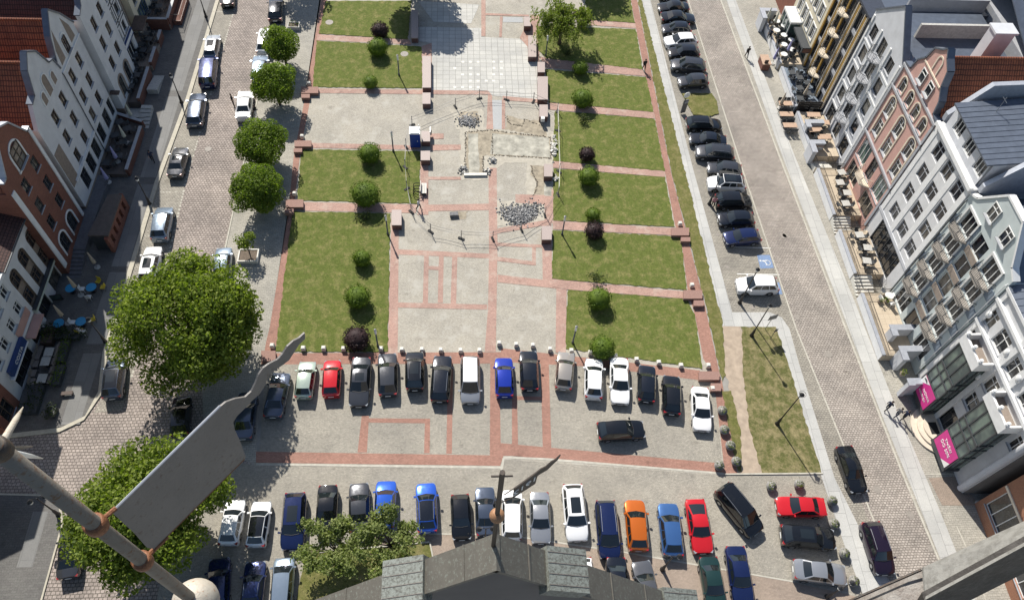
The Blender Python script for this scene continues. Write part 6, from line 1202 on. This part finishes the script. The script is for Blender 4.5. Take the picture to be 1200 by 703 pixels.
c = G(79,461,.3); tag(place((lambda m: (m.box((0,0,.3),(1.,.35,.08)), m.box((-.4,0,.15),(.08,.3,.3)), m.box((.4,0,.15),(.08,.3,.3)), m.build('low_bench','dark_wood'))[3])(MB()),(c.x,c.y,.1),.1),'low dark bench below the lower trough hedge','bench')
# --- left: decks, stairs, covered terrace
def deck(name, poly, z, mat, label, walls=(), wm='brick_dark', wh=.5, cat='terrace'):
    c = sum((Vector((p[0],p[1],0)) for p in poly), Vector())/len(poly); r = thing(name,label,cat,(c.x,c.y,0)); mb = MB(); mb.prism(poly, .05, z); mb.build('deck',mat,r,world=True)
    for a, b_ in walls:
        a, b_ = Vector(a), Vector(b_); d = (b_-a).normalized(); n = Vector((-d.y,d.x))*.14; mb = MB(); mb.prism([a+n,b_+n,b_-n,a-n], .05, z+wh); w_ = mb.build('low_wall',wm,r,world=True); mb = MB(); n*=1.25; mb.prism([a+n,b_+n,b_-n,a-n], z+wh, z+wh+.07,0,True); q = mb.build('wall_cap','trim_grey' if wm == 'brick_dark' else 'zinc_light',w_); q.location = (-r.location.x,-r.location.y,0)
    return r
def stairs(r, x0, x1, y0, y1, z, n, axis, mat, rev=False):
    mb = MB()
    for i in range(n):
        k = (n-i if rev else i+1)/(n+1)
        if axis == 'y': mb.bx(x0,x1,y0+(y1-y0)*i/n,y0+(y1-y0)*(i+1)/n,.05,z*k)
        else: mb.bx(x0+(x1-x0)*i/n,x0+(x1-x0)*(i+1)/n,y0,y1,.05,z*k)
    return mb.build('steps',mat,r,world=True)
d1 = deck('raised_terrace',[(-39.25,69.9),(-39.25,75.6),(-36.6,75.6),(-36.6,69.9)],.9,'deck_brown','shaded raised terrace in front of the plain white and half-timbered houses',(((-36.7,70),(-36.7,75.4)),)); stairs(d1,-36.4,-35.2,72.2,75.4,.9,6,'y','concrete',True); stairs(d1,-36.4,-35.2,66.5,69.6,.9,6,'y','concrete')
d2 = deck('raised_terrace',[(-39.25,76.2),(-39.25,82.5),(-36.6,82.5),(-36.6,76.2)],.8,'brown_plaster','shaded brown terrace under the blue edged sign',(((-36.7,76.4),(-36.7,79.2)),((-36.7,80.5),(-36.7,82.4)))); 
d3 = deck('raised_terrace',[(-39.25,59.0),(-39.25,67.8),(-35.6,66.5),(-35.8,59.)],.6,'deck_brown','shaded cafe terrace with dark tables in front of the niche gable house',(((-35.7,59.2),(-35.6,65.8)),((-38.8,67.9),(-35.6,66.6)))); stairs(d3,-38.2,-35.7,67.9,69.7,.6,4,'y','concrete',True)
d0 = deck('raised_terrace',[(-39.4,84),(-39.4,96),(-36.0,96),(-36.0,84)],.8,'brown_plaster','shaded terrace before the cream house at the top left',(((-36.1,84.2),(-36.1,95.8)),((-39,84.1),(-36.1,84.1))),wh=.9)
for k, (b, t, m_) in enumerate((((155.5,140),(146.5,121.5),'canvas_pale'),((149.5,168),(138.5,147),'canvas_pale'),((138.5,190),(130,172),'canvas_lilac'),((127.5,214),(118,197),'canvas_lilac'))):
    c = G(b[0],b[1],.6); q = VP(t[0],t[1],(c.x,c.y),(c.x+1,c.y)); closed_parasol(c,m_,['cream closed parasol farthest up the shaded terrace','cream closed parasol second from the far end of the shaded terrace','lilac closed parasol third from the far end of the shaded terrace','lilac closed parasol nearest the covered brick terrace'][k],max(2.3,min(3.3,q.z-.6)))
for i in range(7):
    y = 60+i*1.05; c = (-37.9+(i % 2)*1.1, y, .6); put_table(c,'dark','dark table on the shaded cafe terrace under the closed parasols','dark tables of the shaded terrace',.1*i)
    for dx, rz in ((-.65,0),(.65,PI)): put_chair((c[0]+dx,c[1],.6),'dark','dark chair at a table on the shaded cafe terrace','dark chairs of the shaded terrace',rz+rnd.uniform(-.3,.3))
r = thing('covered_terrace','long brick terrace pavilion with a flat brown roof on the left pavement','pavilion',(-36.3,53.5,0)); pl = [Vector(Gx(p,2.35)) for p in ((127,229),(143,229),(127,277),(103,277))]
mb = MB(); mb.prism([(p.x,p.y) for p in pl],2.3,2.5,0,True); mb.build('roof','deck_brown',r,world=True); xs0 = pl[1].x; xs1 = pl[2].x; ya, yb = pl[1].y, pl[2].y
for k in range(6): t = k/5; mb = MB(); y = ya+(yb-ya)*t; x = xs0+(xs1-xs0)*t-.2; mb.bx(x-.2,x+.15,y-.3,y+.3,.05,2.3); mb.build('pier','brick_wall',r,world=True)
mb = MB(); mb.slab([(xs0-.05,ya,.05),(xs1-.05,yb,.05),(xs1-.05,yb,.75),(xs0-.05,ya,.75)],(1,0,0),.25); mb.slab([(xs0-.04,ya,1.9),(xs1-.04,yb,1.9),(xs1-.04,yb,2.29),(xs0-.04,ya,2.29)],(1,0,0),.25); mb.build('front_wall','brick_wall',r,world=True)
mb = MB(); mb.bx(pl[3].x+.1,pl[2].x-.1,yb+.05,yb+.2,.05,2.29); mb.build('end_wall','frame_dark',r,world=True); mb = MB(); mb.bx(pl[3].x,pl[2].x-.4,yb+.3,ya,.05,.6); mb.build('deck','deck_brown',r,world=True)
r = thing('stair_flight','dark stone stair flight between the brick gable house and the pavilion','stairs',(-38.3,47,0)); stairs(r,-39.2,-37.4,45.6,48.6,.9,7,'y','dark_stone'); mb = MB(); mb.bx(-39.2,-37.4,48.6,58.6,.05,.9); mb.build('landing','dark_stone',r,world=True)
closed_parasol(Vector((-36.1,46.9,.1)),'canvas_beige','closed parasol standing at the near end of the brick pavilion',2.5); c = G(43,340,.1)
r = thing('wooden_tub','brown wooden planter with a shrub beside the blue cafe table','planter',(-38.3,38.6,.1)); mb = MB(); mb.box((0,0,.35),(1.,1.6,.7)); mb.build('trough','dark_wood',r); q_, n_ = blobs([(Vector((0,0,.9)),(.5,.8,.4))],200,.3); leaves('foliage','leaf_box',q_,n_,.16,r,.9)
r = thing('brick_stair','brick stair and railings in front of the cream house','stairs',(-36.4,86,0)); mb = MB(); mb.bx(-35.9,-34.9,85,90,.05,.7); mb.build('landing','brick_dark',r,world=True); mb = MB(); railing(mb,[(-35.9,85),(-34.9,85),(-34.9,90)],.7); mb.build('railing','lamp_black',r,world=True)
# --- right: terraces
TX0 = 41.7
def rterr(y0, y1, label, mat='terrace_tile', rails=True, wm='trim_white'):
    r = deck('front_terrace',[(TX0,y0),(44.98,y0),(44.98,y1),(TX0,y1)],1.,mat,label,(((TX0+.1,y0+.05),(TX0+.1,y1-.05)),),wm,.12)
    if rails: mb = MB(); railing(mb,[(44.7,y0+.1),(TX0+.32,y0+.1),(TX0+.32,y1-.1),(44.7,y1-.1)],1.); mb.build('railing','lamp_black',r,world=True)
    return r
rterr(35.2,42.6,'pale tiled terrace with a white garden table before the sage balcony house'); t5 = rterr(45.0,50.9,'pale tiled terrace before the white grid house'); t4 = rterr(53.0,60.0,'pale tiled terrace before the pink gabled house'); t3 = rterr(62.0,69.4,'pale tiled terrace with peach tables before the pale gable house',rails=False); t2 = rterr(70.2,77.6,'crowded dark terrace before the black and gold house','panel_slate',False); t1 = rterr(78.2,88.2,'crowded pale terrace before the cream house',rails=False)
for t, y0, y1 in ((t5,42.9,45.0),(t4,51.2,53.0),(t3,60.3,62.0)): stairs(t,TX0,TX0+2.,y0,y1,1.,6,'y','stone_light',y0 > 60); mb = MB(); railing(mb,[(TX0+.1,y0),(TX0+.1,y1)],.6); railing(mb,[(TX0+2.,y0),(TX0+2.,y1)],.6); mb.build('railing','lamp_black',t,world=True)
def ell(p, l, a=2.4, h=2.1, b_=1.0, sg=1):
    c = Gx(p, h); r = thing('screen_wall', l, 'wall', (c.x, c.y, .05), 0, 'L-shaped white screen walls of the right terraces'); mb = MB(); mb.bx(-.25,.25,-b_ if sg > 0 else 0,0 if sg > 0 else b_,0,h); mb.bx(.25,a,-.25,.25,0,h); 
    if b_ > 0: pass
    mb.build('wall','stucco_grey',r); mb = MB(); mb.bx(-.32,.32,-(b_+.05) if sg > 0 else -.32,.32 if sg > 0 else b_+.05,h,h+.07); mb.bx(.32,a+.05,-.32,.32,h,h+.07); mb.build('coping','zinc_light',r)
ell((1046,384),'L-shaped screen wall left of the white garden table terrace',2.3,2.2,.9); ell((1057,409),'L-shaped screen wall at the middle of the sage house terrace',2.2,2.2,1.2); ell((1067,447),'tall screen wall between the sage house and the first magenta poster',3.0,2.4,.4); ell((946,143),'L-shaped screen wall at the near end of the peach table terrace',2.0,2.,.9); ell((951,167),'L-shaped screen wall at the stair of the pink house terrace',1.6,2.,1.6); ell((893,12),'L-shaped screen wall at the far end of the crowded pale terrace',2.,2.2,1.8)
c = G(1037,346,1.75); put_table((c.x+.5,c.y,1.0),'white','white round garden table on the sage house terrace','garden tables')
for a in (0.4,1.9,3.3,4.9): put_chair((c.x+.5+.8*math.cos(a),c.y+.8*math.sin(a),1.),'white','white garden chair round the white table on the sage house terrace','white garden chairs',a+PI)
for i,(p,l) in enumerate((((921,121),'peach table on the right pavement, farthest of three'),((922,133.5),'peach table on the right pavement, middle of three'),((926,146.5),'peach table on the right pavement, nearest of three'))):
    c = G(p[0],p[1],.8); put_table((c.x,c.y,.03),'peach',l,'peach tables on the right pavement',0)
    for dx in (-.5,.1,.6):
        for dy, rz in ((-.65,PI/2),(.65,-PI/2)): put_chair((c.x+dx,c.y+dy,.03),'dark','dark chair at the peach tables on the right pavement','dark chairs of the peach tables',rz)
def crowd(y0, y1, n, tk, lab, x0=42.3, x1=44.3, z=1.):
    for i in range(n):
        y = y0+(y1-y0)*(i+.5)/n; x = x0+(x1-x0)*((i*.618) % 1); put_table((x,y,z),tk,{'peach':'peach','dark':'dark','grey':'grey'}.get(tk,'white')+' table on '+lab,'tables on '+lab,rnd.uniform(-.2,.2))
        for a in (0,PI/2,PI,3*PI/2):
            if rnd.random() < .8: put_chair((x+.72*math.cos(a),y+.72*math.sin(a),z),'dark' if rnd.random() < .75 or tk == 'dark' else 'dark','dark chair on '+lab,'dark chairs on '+lab,a+PI)
crowd(62.6,68.8,5,'peach','the pale terrace of the pale gable house'); crowd(70.6,77.2,7,'dark','the dark terrace of the black and gold house'); crowd(78.8,86.5,8,'white','the crowded terrace of the cream house')
crowd(70.4,75.2,5,'dark','the shaded raised terrace of the plain white house',-38.6,-37.4,.9); crowd(76.8,82,5,'dark','the shaded brown terrace under the blue edged sign',-38.6,-37.4,.8); crowd(85,95,8,'dark','the shaded terrace of the cream house',-38.8,-37.,.8)
crowd(53.4,59.6,4,'grey','the pale terrace of the pink gabled house',43.2,44.2); crowd(45.4,50.6,3,'grey','the pale terrace of the white grid house',43.2,44.2)
PA = [((905,75),'canvas_lilac','lilac closed parasol standing on the right pavement beside the brown stand'), ((921,65),'canvas_lilac','lilac closed parasol against the front of the black and gold house'), ((913,127),'canvas_beige','pale closed parasol beside the farthest peach table'), ((940,117),'canvas_beige','pale closed parasol on the peach table terrace by the gold pilasters'), ((906,32),'canvas_pale','cream closed parasol on the crowded cream house terrace'), ((897,28),'canvas_pale','cream closed parasol at the front of the crowded cream house terrace')]
for p, m_, l in PA: c = Gx(p, 0.03 if p[0] < 908 and p[1] > 60 or p[0] == 913 else 1.); closed_parasol(c, m_, l, 2.5)
for p, t_, l in (((903,40),NV,'seated dark figure at the middle of the crowded cream house terrace'),((912,50),DK,'seated figure in black at the near end of the crowded cream house terrace'),((930,62),DK,'seated dark figure close to the black and gold house wall')): c = G(p[0],p[1],1.5); person(None,'sit',t_,DK,l,rnd.uniform(0,6),world=(c.x,c.y,1.)); put_chair((c.x,c.y,1.),'dark','dark chair under the '+l.split(' at ')[0].split(' close')[0]+(' at the middle' if 'middle' in l else ' at the near end' if 'near end' in l else ' by the dark house'),'chairs under seated guests',0)
c = G(894,78); r = thing('menu_stall','small reddish brown stall front on the right pavement beside the lilac parasol','stall',(c.x,c.y,.03)); mb = MB(); mb.box((0,0,.5),(1.,1.8,1.)); mb.build('counter','brick_dark',r); mb = MB(); mb.box((0,0,1.04),(1.15,1.95,.07)); mb.build('worktop','tab_peach',r); mb = MB(); mb.box((-.1,-.7,1.3),(.5,.06,.45)); mb.build('menu_board','dark_wood',r)
r = thing('terrace_screen','black slatted wind screen between the two far right-hand terraces','screen',(43.3,70.0,.03)); mb = MB(); [mb.bx(-1.5,1.5,-.04,.04,z,z+.28) for z in (.05,.4,.75,1.1,1.45,1.8)]; mb.build('slats','lamp_black',r); [ (lambda m: (m.bx(x-.05,x+.05,.045,.14,0,2.1), m.build('post','steel',r)))(MB()) for x in (-1.4,0,1.4)]
for i, p in enumerate(((1040,352),(1032,352),(1062,352),(1066,360),(1085,432),(1058,437))): c = G(p[0],p[1],1.4); tg = ['beside the white garden table','left of the white garden table','against the sage house wall, upper','against the sage house wall, lower','at the near sage house door','inside the lower screen wall']; r = thing('potted_plant','green potted plant '+tg[i],'plant',(c.x,c.y,1.),0,'potted plants on the sage terrace'); mb = MB(); mb.lathe((0,0,0),[(.16,0),(.24,.35),(.2,.36),(.02,.33)],10); mb.build('pot','brown_plaster',r,True); q_, n_ = blobs([(Vector((0,0,.6)),(.33,.33,.35))],420,.5); leaves('foliage','leaf_big',q_,n_,.15,r,1.)
c = G(1099,494,.1); r = thing('round_steps','two low half-round pale stone steps between the magenta posters','steps',(45.1,27.7,.03))
for k, (R_s, h) in enumerate(((2.5,.17),(2.0,.34),(1.5,.5))): mb = MB(); mb.prism([(-R_s*math.sin(a),-R_s*1.0*math.cos(a)) for a in [PI*i/20 for i in range(21)]],0,h); mb.build('step','stone_warm',r)
mb = MB(); mb.box((-.6,0,.51),(.8,1.2,.012)); mb.build('door_mat','rubber',r)
for o in bpy.data.objects:
    for sl_ in o.material_slots: 
        pass
c = G(1150,588); r = thing('boulder_row','row of grey boulders beside the brick shop wall','stones',(c.x,c.y,.02)); 
for i in range(7):
    mb = MB(); q = G(1146+i*3.2,590+i*6.2); mb.ball((q.x-c.x,q.y-c.y,.15),(.32*rnd.uniform(.8,1.2),.3,.26),9,6); mb.build('boulder','concrete',r,True)
# roof terrace and neighbours behind the right-hand row
r = thing('roof_garden','white walled roof terrace with two potted trees behind the gables','roof terrace',(51,74,0)); mb = MB(); mb.bx(49,58,70.5,70.8,12,16.2); mb.bx(57.7,58,70.8,82,12,16.2); mb.build('parapet','trim_grey',r,world=True); mb = MB(); mb.bx(47,62,70.,84,11.5,14.66); mb.build('deck','zinc',r,world=True)  # deck takes the dark zinc to stand for shade on its floor
for x, y, s_ in ((52.5,73.5,'left'),(55,73.2,'right')): r = thing('potted_tree','small potted tree on the roof terrace, '+s_+' of two','plant',(x,y,14.67)); mb = MB(); mb.lathe((0,0,0),[(.3,0),(.4,.5),(.3,.52),(.02,.48)],10); mb.build('pot','tab_peach',r,True); mb = MB(); mb.tube([(0,0,.4),(.05,0,1.3)],.04,6); mb.build('trunk','bark',r); q_, n_ = blobs([(Vector((0,0,1.7)),.7),(Vector((.3,.2,1.4)),.5)],60,.8); leaves('crown','leaf_big',q_,n_,.2,r,1.)
r = thing('rear_house','grey metal roofed house behind the pale gable house','house',(64,66,0)); mb = MB(); mb.bx(58.5,72,58,82,0,15.5); mb.build('wall','trim_grey',r,world=True); roof_gable(r,58,-1,58,82,15.5,70,19,16,'zinc',0.)
r = thing('courtyard_house','dark roofed house behind the white grid house','house',(64,44,0)); mb = MB(); mb.bx(58.6,72,34,52,0,14); mb.build('wall','trim_grey',r,world=True); roof_gable(r,58.2,-1,34,52,14,43,18,16,'zinc',0.)
c = (52,62)
# ------------------------------------------------------------------ the church tower's own metalwork, close to the camera
def patina(name, a, b_, c_, s=1., lo=.45, hi=.62):
    m, nt, b = newmat(name); v = coords(nt); f = noise(nt, v, 2.2*s, 6, .7); g = noise(nt, v, 9*s, 5, .75); b.inputs['Roughness'].default_value = .55; b.inputs['Metallic'].default_value = .15
    c = mixc(nt, f, a, b_); nt.links.new(mixc(nt, ramp(nt, g, lo, hi), c, c_), b.inputs['Base Color']); bump(nt, b, g, .3, .02)
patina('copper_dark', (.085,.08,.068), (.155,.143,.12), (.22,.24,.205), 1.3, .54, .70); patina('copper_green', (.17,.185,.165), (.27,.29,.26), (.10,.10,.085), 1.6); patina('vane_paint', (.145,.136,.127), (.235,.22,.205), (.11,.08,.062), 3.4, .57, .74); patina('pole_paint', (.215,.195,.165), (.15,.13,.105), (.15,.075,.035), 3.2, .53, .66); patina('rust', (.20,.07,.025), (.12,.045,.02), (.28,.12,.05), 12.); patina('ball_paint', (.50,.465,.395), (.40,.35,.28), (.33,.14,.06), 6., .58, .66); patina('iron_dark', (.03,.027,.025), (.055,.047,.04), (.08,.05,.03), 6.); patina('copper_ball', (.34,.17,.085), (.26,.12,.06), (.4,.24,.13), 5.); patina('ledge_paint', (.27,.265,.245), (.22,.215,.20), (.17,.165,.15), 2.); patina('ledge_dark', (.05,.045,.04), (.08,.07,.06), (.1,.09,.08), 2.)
patina('rail_brown',(.20,.185,.165),(.16,.145,.13),(.12,.10,.085),2.)
# --- stepped gable with copper coping below the camera
YF, YN = 5.0, 4.2
def gz(x): return 48.05-abs(x-.8)*1.2
r = thing('copper_gable','dark steep gable with weathered copper coping at the bottom edge','church gable',(.8,4.6,30)); mb = MB()
prof = [(-11,gz(-11)),(.8,48.05),(13,gz(13))]; mb.add([(-11,YF-.08,20),(13,YF-.08,20),(13,YF-.08,gz(13)-.1),(.8,YF-.08,47.95),(-11,YF-.08,gz(-11)-.1)],[(0,1,2,3,4)]); mb.add([(-11,YN+.08,20),(13,YN+.08,20),(13,YN+.08,gz(13)-.1),(.8,YN+.08,47.95),(-11,YN+.08,gz(-11)-.1)],[(4,3,2,1,0)]); mb.build('wall','dark_render',r,world=True)
mb = MB()
for sg, xe in ((-1,-11),(1,13)):
    n = Vector((sg*1.2,0,1)).normalized(); q = [(.8,YN,48.05),(.8,YF,48.05),(xe,YF,gz(xe)),(xe,YN,gz(xe))]; mb.slab(q if sg > 0 else q[::-1], n, .12)
mb.build('coping','copper_dark',r,world=True)
for x in (-4.2,-3.,.1,1.6,4.,5.2,7.6): sgn = -1 if x < .8 else 1; mb = MB(); mb.box((x,(YF+YN)/2,gz(x)+.012),(.05,YF-YN+.01,.03),0,0,Matrix.Rotation(sgn*math.atan(1.2),3,'Y')); mb.build('coping_seam','copper_dark',r,world=True)
for x0, x1 in ((-1.8,-.70),(1.92,3.02),(5.75,7.0)):
    sg = -1 if x0 < .8 else 1; xm = (x0+x1)/2; R = Matrix.Rotation(sg*math.atan(1.2)*.5,3,'Y'); mb = MB(); mb.box((xm,4.58,gz(xm)+.16),(x1-x0,1.02,.5),0,0,R); b1 = mb.build('step_cover','copper_green',r,world=True)
    for k in range(4): o_ = R @ Vector((0,0,.252)); mb = MB(); mb.box((xm+o_.x,4.2+k*.25,gz(xm)+.16+o_.z),((x1-x0)-.02,.02,.02),0,0,R); q = mb.build('seam','rail_brown',b1); q.location = (-.8,-4.6,-30)
for o in list(r.children):
    pass
# roof plane falling behind the gable
# --- small iron vane on the gable peak
t = ray(578,640); k = (47.9-H)/t[2]; px0 = Vector((t[0]*k,t[1]*k,0)); r = thing('small_vane','small dark iron weather vane flag with cut-out numerals on a rod above the gable','weather vane',(px0.x,px0.y,47.8))
A0 = (px0.x,px0.y); B0 = (px0.x+1,px0.y); zt = VP(597,553,A0,B0).z; zb = VP(583,604,A0,B0).z; zc_ = VP(594,557.5,A0,B0).z
mb = MB(); mb.tube([(0,0,-.4),(0,0,zt-47.8)],.05,8); mb.build('rod','iron_dark',r); mb = MB(); mb.ball((0,0,zb-47.8),.155,18,10); mb.build('ball','copper_ball',r,True); mb = MB(); mb.tube([(-.19,0,zc_-47.8),(.19,0,zc_-47.8)],.022,6); mb.build('crossbar','iron_dark',r)
# flag: hinge side on the rod; its plane passes through the rod and points along the sight of its tip
hd = ray(2533,-818); h2 = Vector((hd[0],hd[1],0)).normalized(); B1 = (px0.x+h2.x,px0.y+h2.y)
def FL(p, A_, B_): v = VP(p[0],p[1],A_,B_); return (v.x,v.y,v.z)
fl = [(603,571.5),(628,553.5),(633,549.5),(640,546),(646,540.5),(652,537),(656.8,532.5),(653,538.5),(647,544),(641,550),(634,554),(629.5,557),(627,566),(601,583)]
pts = [Vector(FL(p,A0,B1)) for p in fl]; nrmv = Vector((-h2.y,h2.x,0)); mb = MB(); vs = [tuple(p-nrmv*.012) for p in pts]+[tuple(p+nrmv*.012) for p in pts]; n = len(pts)
mb.add(vs,[tuple(range(n)),tuple(range(2*n-1,n-1,-1))]+[(i,n+i,n+(i+1) % n,(i+1) % n) for i in range(n)]); f = mb.build('flag','iron_dark',r); f.location = tuple(-r.location)
mb = MB(); a, b_ = Vector(FL((590,580),A0,B1)), pts[0]; mb.tube([a,b_],.012,5); q = mb.build('stay','iron_dark',r); q.location = tuple(-r.location); mb = MB(); a, b_ = Vector(FL((583,590),A0,B1)), pts[-1]; mb.tube([a,b_],.012,5); q = mb.build('stay','iron_dark',r); q.location = tuple(-r.location)
cen = (pts[0]+pts[1]+pts[-1]+pts[-2])/4; me = text('1912',.30,.004,'plate_white'); tx = link('numerals',me,f); ux = (pts[1]-pts[0]).normalized(); uz = Vector((0,0,1)); uz = (uz-ux*uz.dot(ux)).normalized()
cam_side = 1 if nrmv.dot(Vector((0,0,0))-Vector((cen.x,cen.y,0))) > 0 else -1; nn_ = nrmv*cam_side; MM = Matrix(((ux.x,uz.x,nn_.x),(ux.y,uz.y,nn_.y),(ux.z,uz.z,nn_.z))).to_4x4(); tx.matrix_local = Matrix.Translation(cen+nn_*.018) @ MM @ Matrix.Diagonal((-1,1,1,1))
# --- big weather vane on its pole, left foreground
D0 = 3.3; p0 = RD(167,657,D0); AP = (p0.x,p0.y); r = thing('weather_vane','large grey flag-shaped weather vane with a wavy tail on a rusty pale pole','weather vane',(p0.x,p0.y,p0.z))
hv = ray(1700,-902); hv = Vector((hv[0],hv[1],0)).normalized(); BP = (p0.x+hv.x,p0.y+hv.y); side_ = Vector((p0.x,p0.y,0)).normalized(); perp = Vector((-side_.y,side_.x,0)); BQ = (p0.x+perp.x,p0.y+perp.y)
zlo = VP(246,712,AP,BQ).z; zhi = VP(-40,490,AP,BQ).z; PR = .029; mb = MB(); mb.tube([(0,0,zlo-p0.z-.5),(0,0,zhi-p0.z)],PR,18); mb.build('pole','pole_paint',r,True)
mb = MB(); bc = RD(237,697,D0+.06); mb.ball((0,0,0),.118,26,14); ob = mb.build('ball','ball_paint',r,True); ob.location = (0,0,VP(236,697,AP,BQ).z-p0.z)
for p in ((114,613),(167,657)):
    z = VP(p[0],p[1],AP,BQ).z-p0.z; mb = MB(); mb.lathe((0,0,z),[(PR+.002,-.03),(PR+.012,-.025),(PR+.014,0),(PR+.012,.025),(PR+.002,.03)],18); c_ = mb.build('clamp','rust',r,True)
PLT = [(131,600),(255,478),(264,470.5),(275,466.5),(287,464.5),(294,458),(298.5,449),(302.5,438.5),(308,430.5),(315,425.5),(325,420.5),(331,413.5),(336,405.5),(343,399),(350,395.5),(356.5,389.5),(357,396.5),(349.5,403.5),(343.5,413),(338,421.5),(330,427.5),(319.5,434.5),(313,443),(309.5,452),(303.5,461),(294.5,469),(286,478),(277,487),(272.5,494),(274.5,503),(280,514.5),(287.5,535),(180,642),(172,641),(158,625)]
pts = [VP(p[0],p[1],AP,BP) for p in PLT]; nv = Vector((-hv.y,hv.x,0)); mb = MB(); n = len(pts); vs = [tuple(p-nv*.004-Vector(p0)) for p in pts]+[tuple(p+nv*.004-Vector(p0)) for p in pts]
mb.add(vs,[tuple(range(n)),tuple(range(2*n-1,n-1,-1))]+[(i,n+i,n+(i+1) % n,(i+1) % n) for i in range(n)]); mb.build('flag','vane_paint',r)
mb = MB(); a, b_ = VP(118,610,AP,BP)-Vector(p0), VP(258,475.5,AP,BP)-Vector(p0); m_ = VP(136,595,AP,BP)-Vector(p0); mb.tube([m_,b_],.0055,6); mb.build('upper_rim','zinc_light',r); mb = MB(); mb.tube([a,m_],.010,7); mb.build('upper_arm','rust',r); mb = MB(); a, b_ = VP(170,654,AP,BP)-Vector(p0), VP(196,628,AP,BP)-Vector(p0); mb.tube([a,b_],.012,7); mb.build('lower_arm','rust',r); mb = MB(); a, b_ = VP(181,642,AP,BP)-Vector(p0), VP(286,537,AP,BP)-Vector(p0); mb.tube([a,b_],.006,6); mb.build('lower_rim','rust',r)
# pointed arms at the upper end of the pole
zj = VP(2,523,AP,BQ).z-p0.z; jp = Vector((0,0,zj)); mb = MB(); mb.lathe((0,0,zj),[(PR+.002,-.03),(PR+.008,-.02),(PR+.008,.02),(PR+.002,.03)],14); mb.build('joint','iron_dark',r,True)
for p, rr, m_ in (((50,537),.016,'lamp_white'),((27,477),.02,'ball_paint'),((38,523),.012,'pole_paint')):
    e = RD(p[0],p[1],(Vector(p0)+jp-Vector((0,0,H))).length*.98)-Vector(p0); mb = MB(); mb.tube([jp+(e-jp)*.12,jp+(e-jp)*.68,e],[rr*.62,rr*.5,.002],8); mb.build('pointed_arm',m_,r,True)
# --- painted ledge rail, lower right foreground
r = thing('tower_rail','thick pale grey metal rail crossing the lower right corner','rail',tuple(RD(1140,660,3.2))); ol = Vector(r.location)
def hull(name, front, back, mat):
    n = len(front); mb = MB(); mb.add([tuple(Vector(p)-ol) for p in front+back],[tuple(range(n)),tuple(range(2*n-1,n-1,-1))]+[(i,n+i,n+(i+1) % n,(i+1) % n) for i in range(n)]); return mb.build(name,mat,r)
A1, A2, B1_, B2_ = RD(1082,664,3.2), RD(1262,582,2.9), RD(1085,702,3.08), RD(1262,606,2.78)
C1, C2 = RD(1060,742,3.25), RD(1262,640,2.95)
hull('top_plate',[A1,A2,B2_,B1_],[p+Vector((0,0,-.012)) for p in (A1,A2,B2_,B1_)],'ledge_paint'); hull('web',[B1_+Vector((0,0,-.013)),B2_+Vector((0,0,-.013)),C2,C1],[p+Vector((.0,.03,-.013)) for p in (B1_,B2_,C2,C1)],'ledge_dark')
E1, E2, E3, E4 = RD(1081,668,3.22), RD(990,708,3.3), RD(990,740,3.2), RD(1082,722,3.12); hull('end_sleeve',[E1,E2,E3,E4],[p+Vector((0,0,-.03)) for p in (E1,E2,E3,E4)],'rail_brown'); mb = MB(); mb.tube([RD(1080,667,3.19)-ol,RD(988,707,3.27)-ol],.006,6); mb.build('sleeve_edge','iron_dark',r)
# ------------------------------------------------------------------ light
w = bpy.data.worlds.new('World'); sc.world = w; w.use_nodes = True; nt = w.node_tree
sk = nt.nodes.new('ShaderNodeTexSky'); sk.sky_type = 'NISHITA'; sk.sun_disc = False
SAZ = math.radians(-20.5); SEL = math.radians(43)
sk.sun_elevation = SEL; sk.sun_rotation = SAZ; sk.altitude = 0; sk.air_density = 1.; sk.dust_density = 1.
bg = nt.nodes['Background']; bg.inputs[1].default_value = .08; nt.links.new(sk.outputs[0], bg.inputs[0])
sl = bpy.data.lights.new('sun', 'SUN'); sl.energy = 4.8; sl.angle = math.radians(.53); sl.color = (1, .95, .87)
so = bpy.data.objects.new('sun', sl); COL.objects.link(so)
d = Vector((math.sin(SAZ)*math.cos(SEL), math.cos(SAZ)*math.cos(SEL), math.sin(SEL)))
so.rotation_euler = d.to_track_quat('Z', 'Y').to_euler(); so.location = (-20, 60, 120)
sc.view_settings.view_transform = 'Standard'; sc.view_settings.look = 'None'; sc.view_settings.exposure = .55; sc.view_settings.gamma = 1
for o in list(bpy.data.meshes):
    if o.users == 0: pass
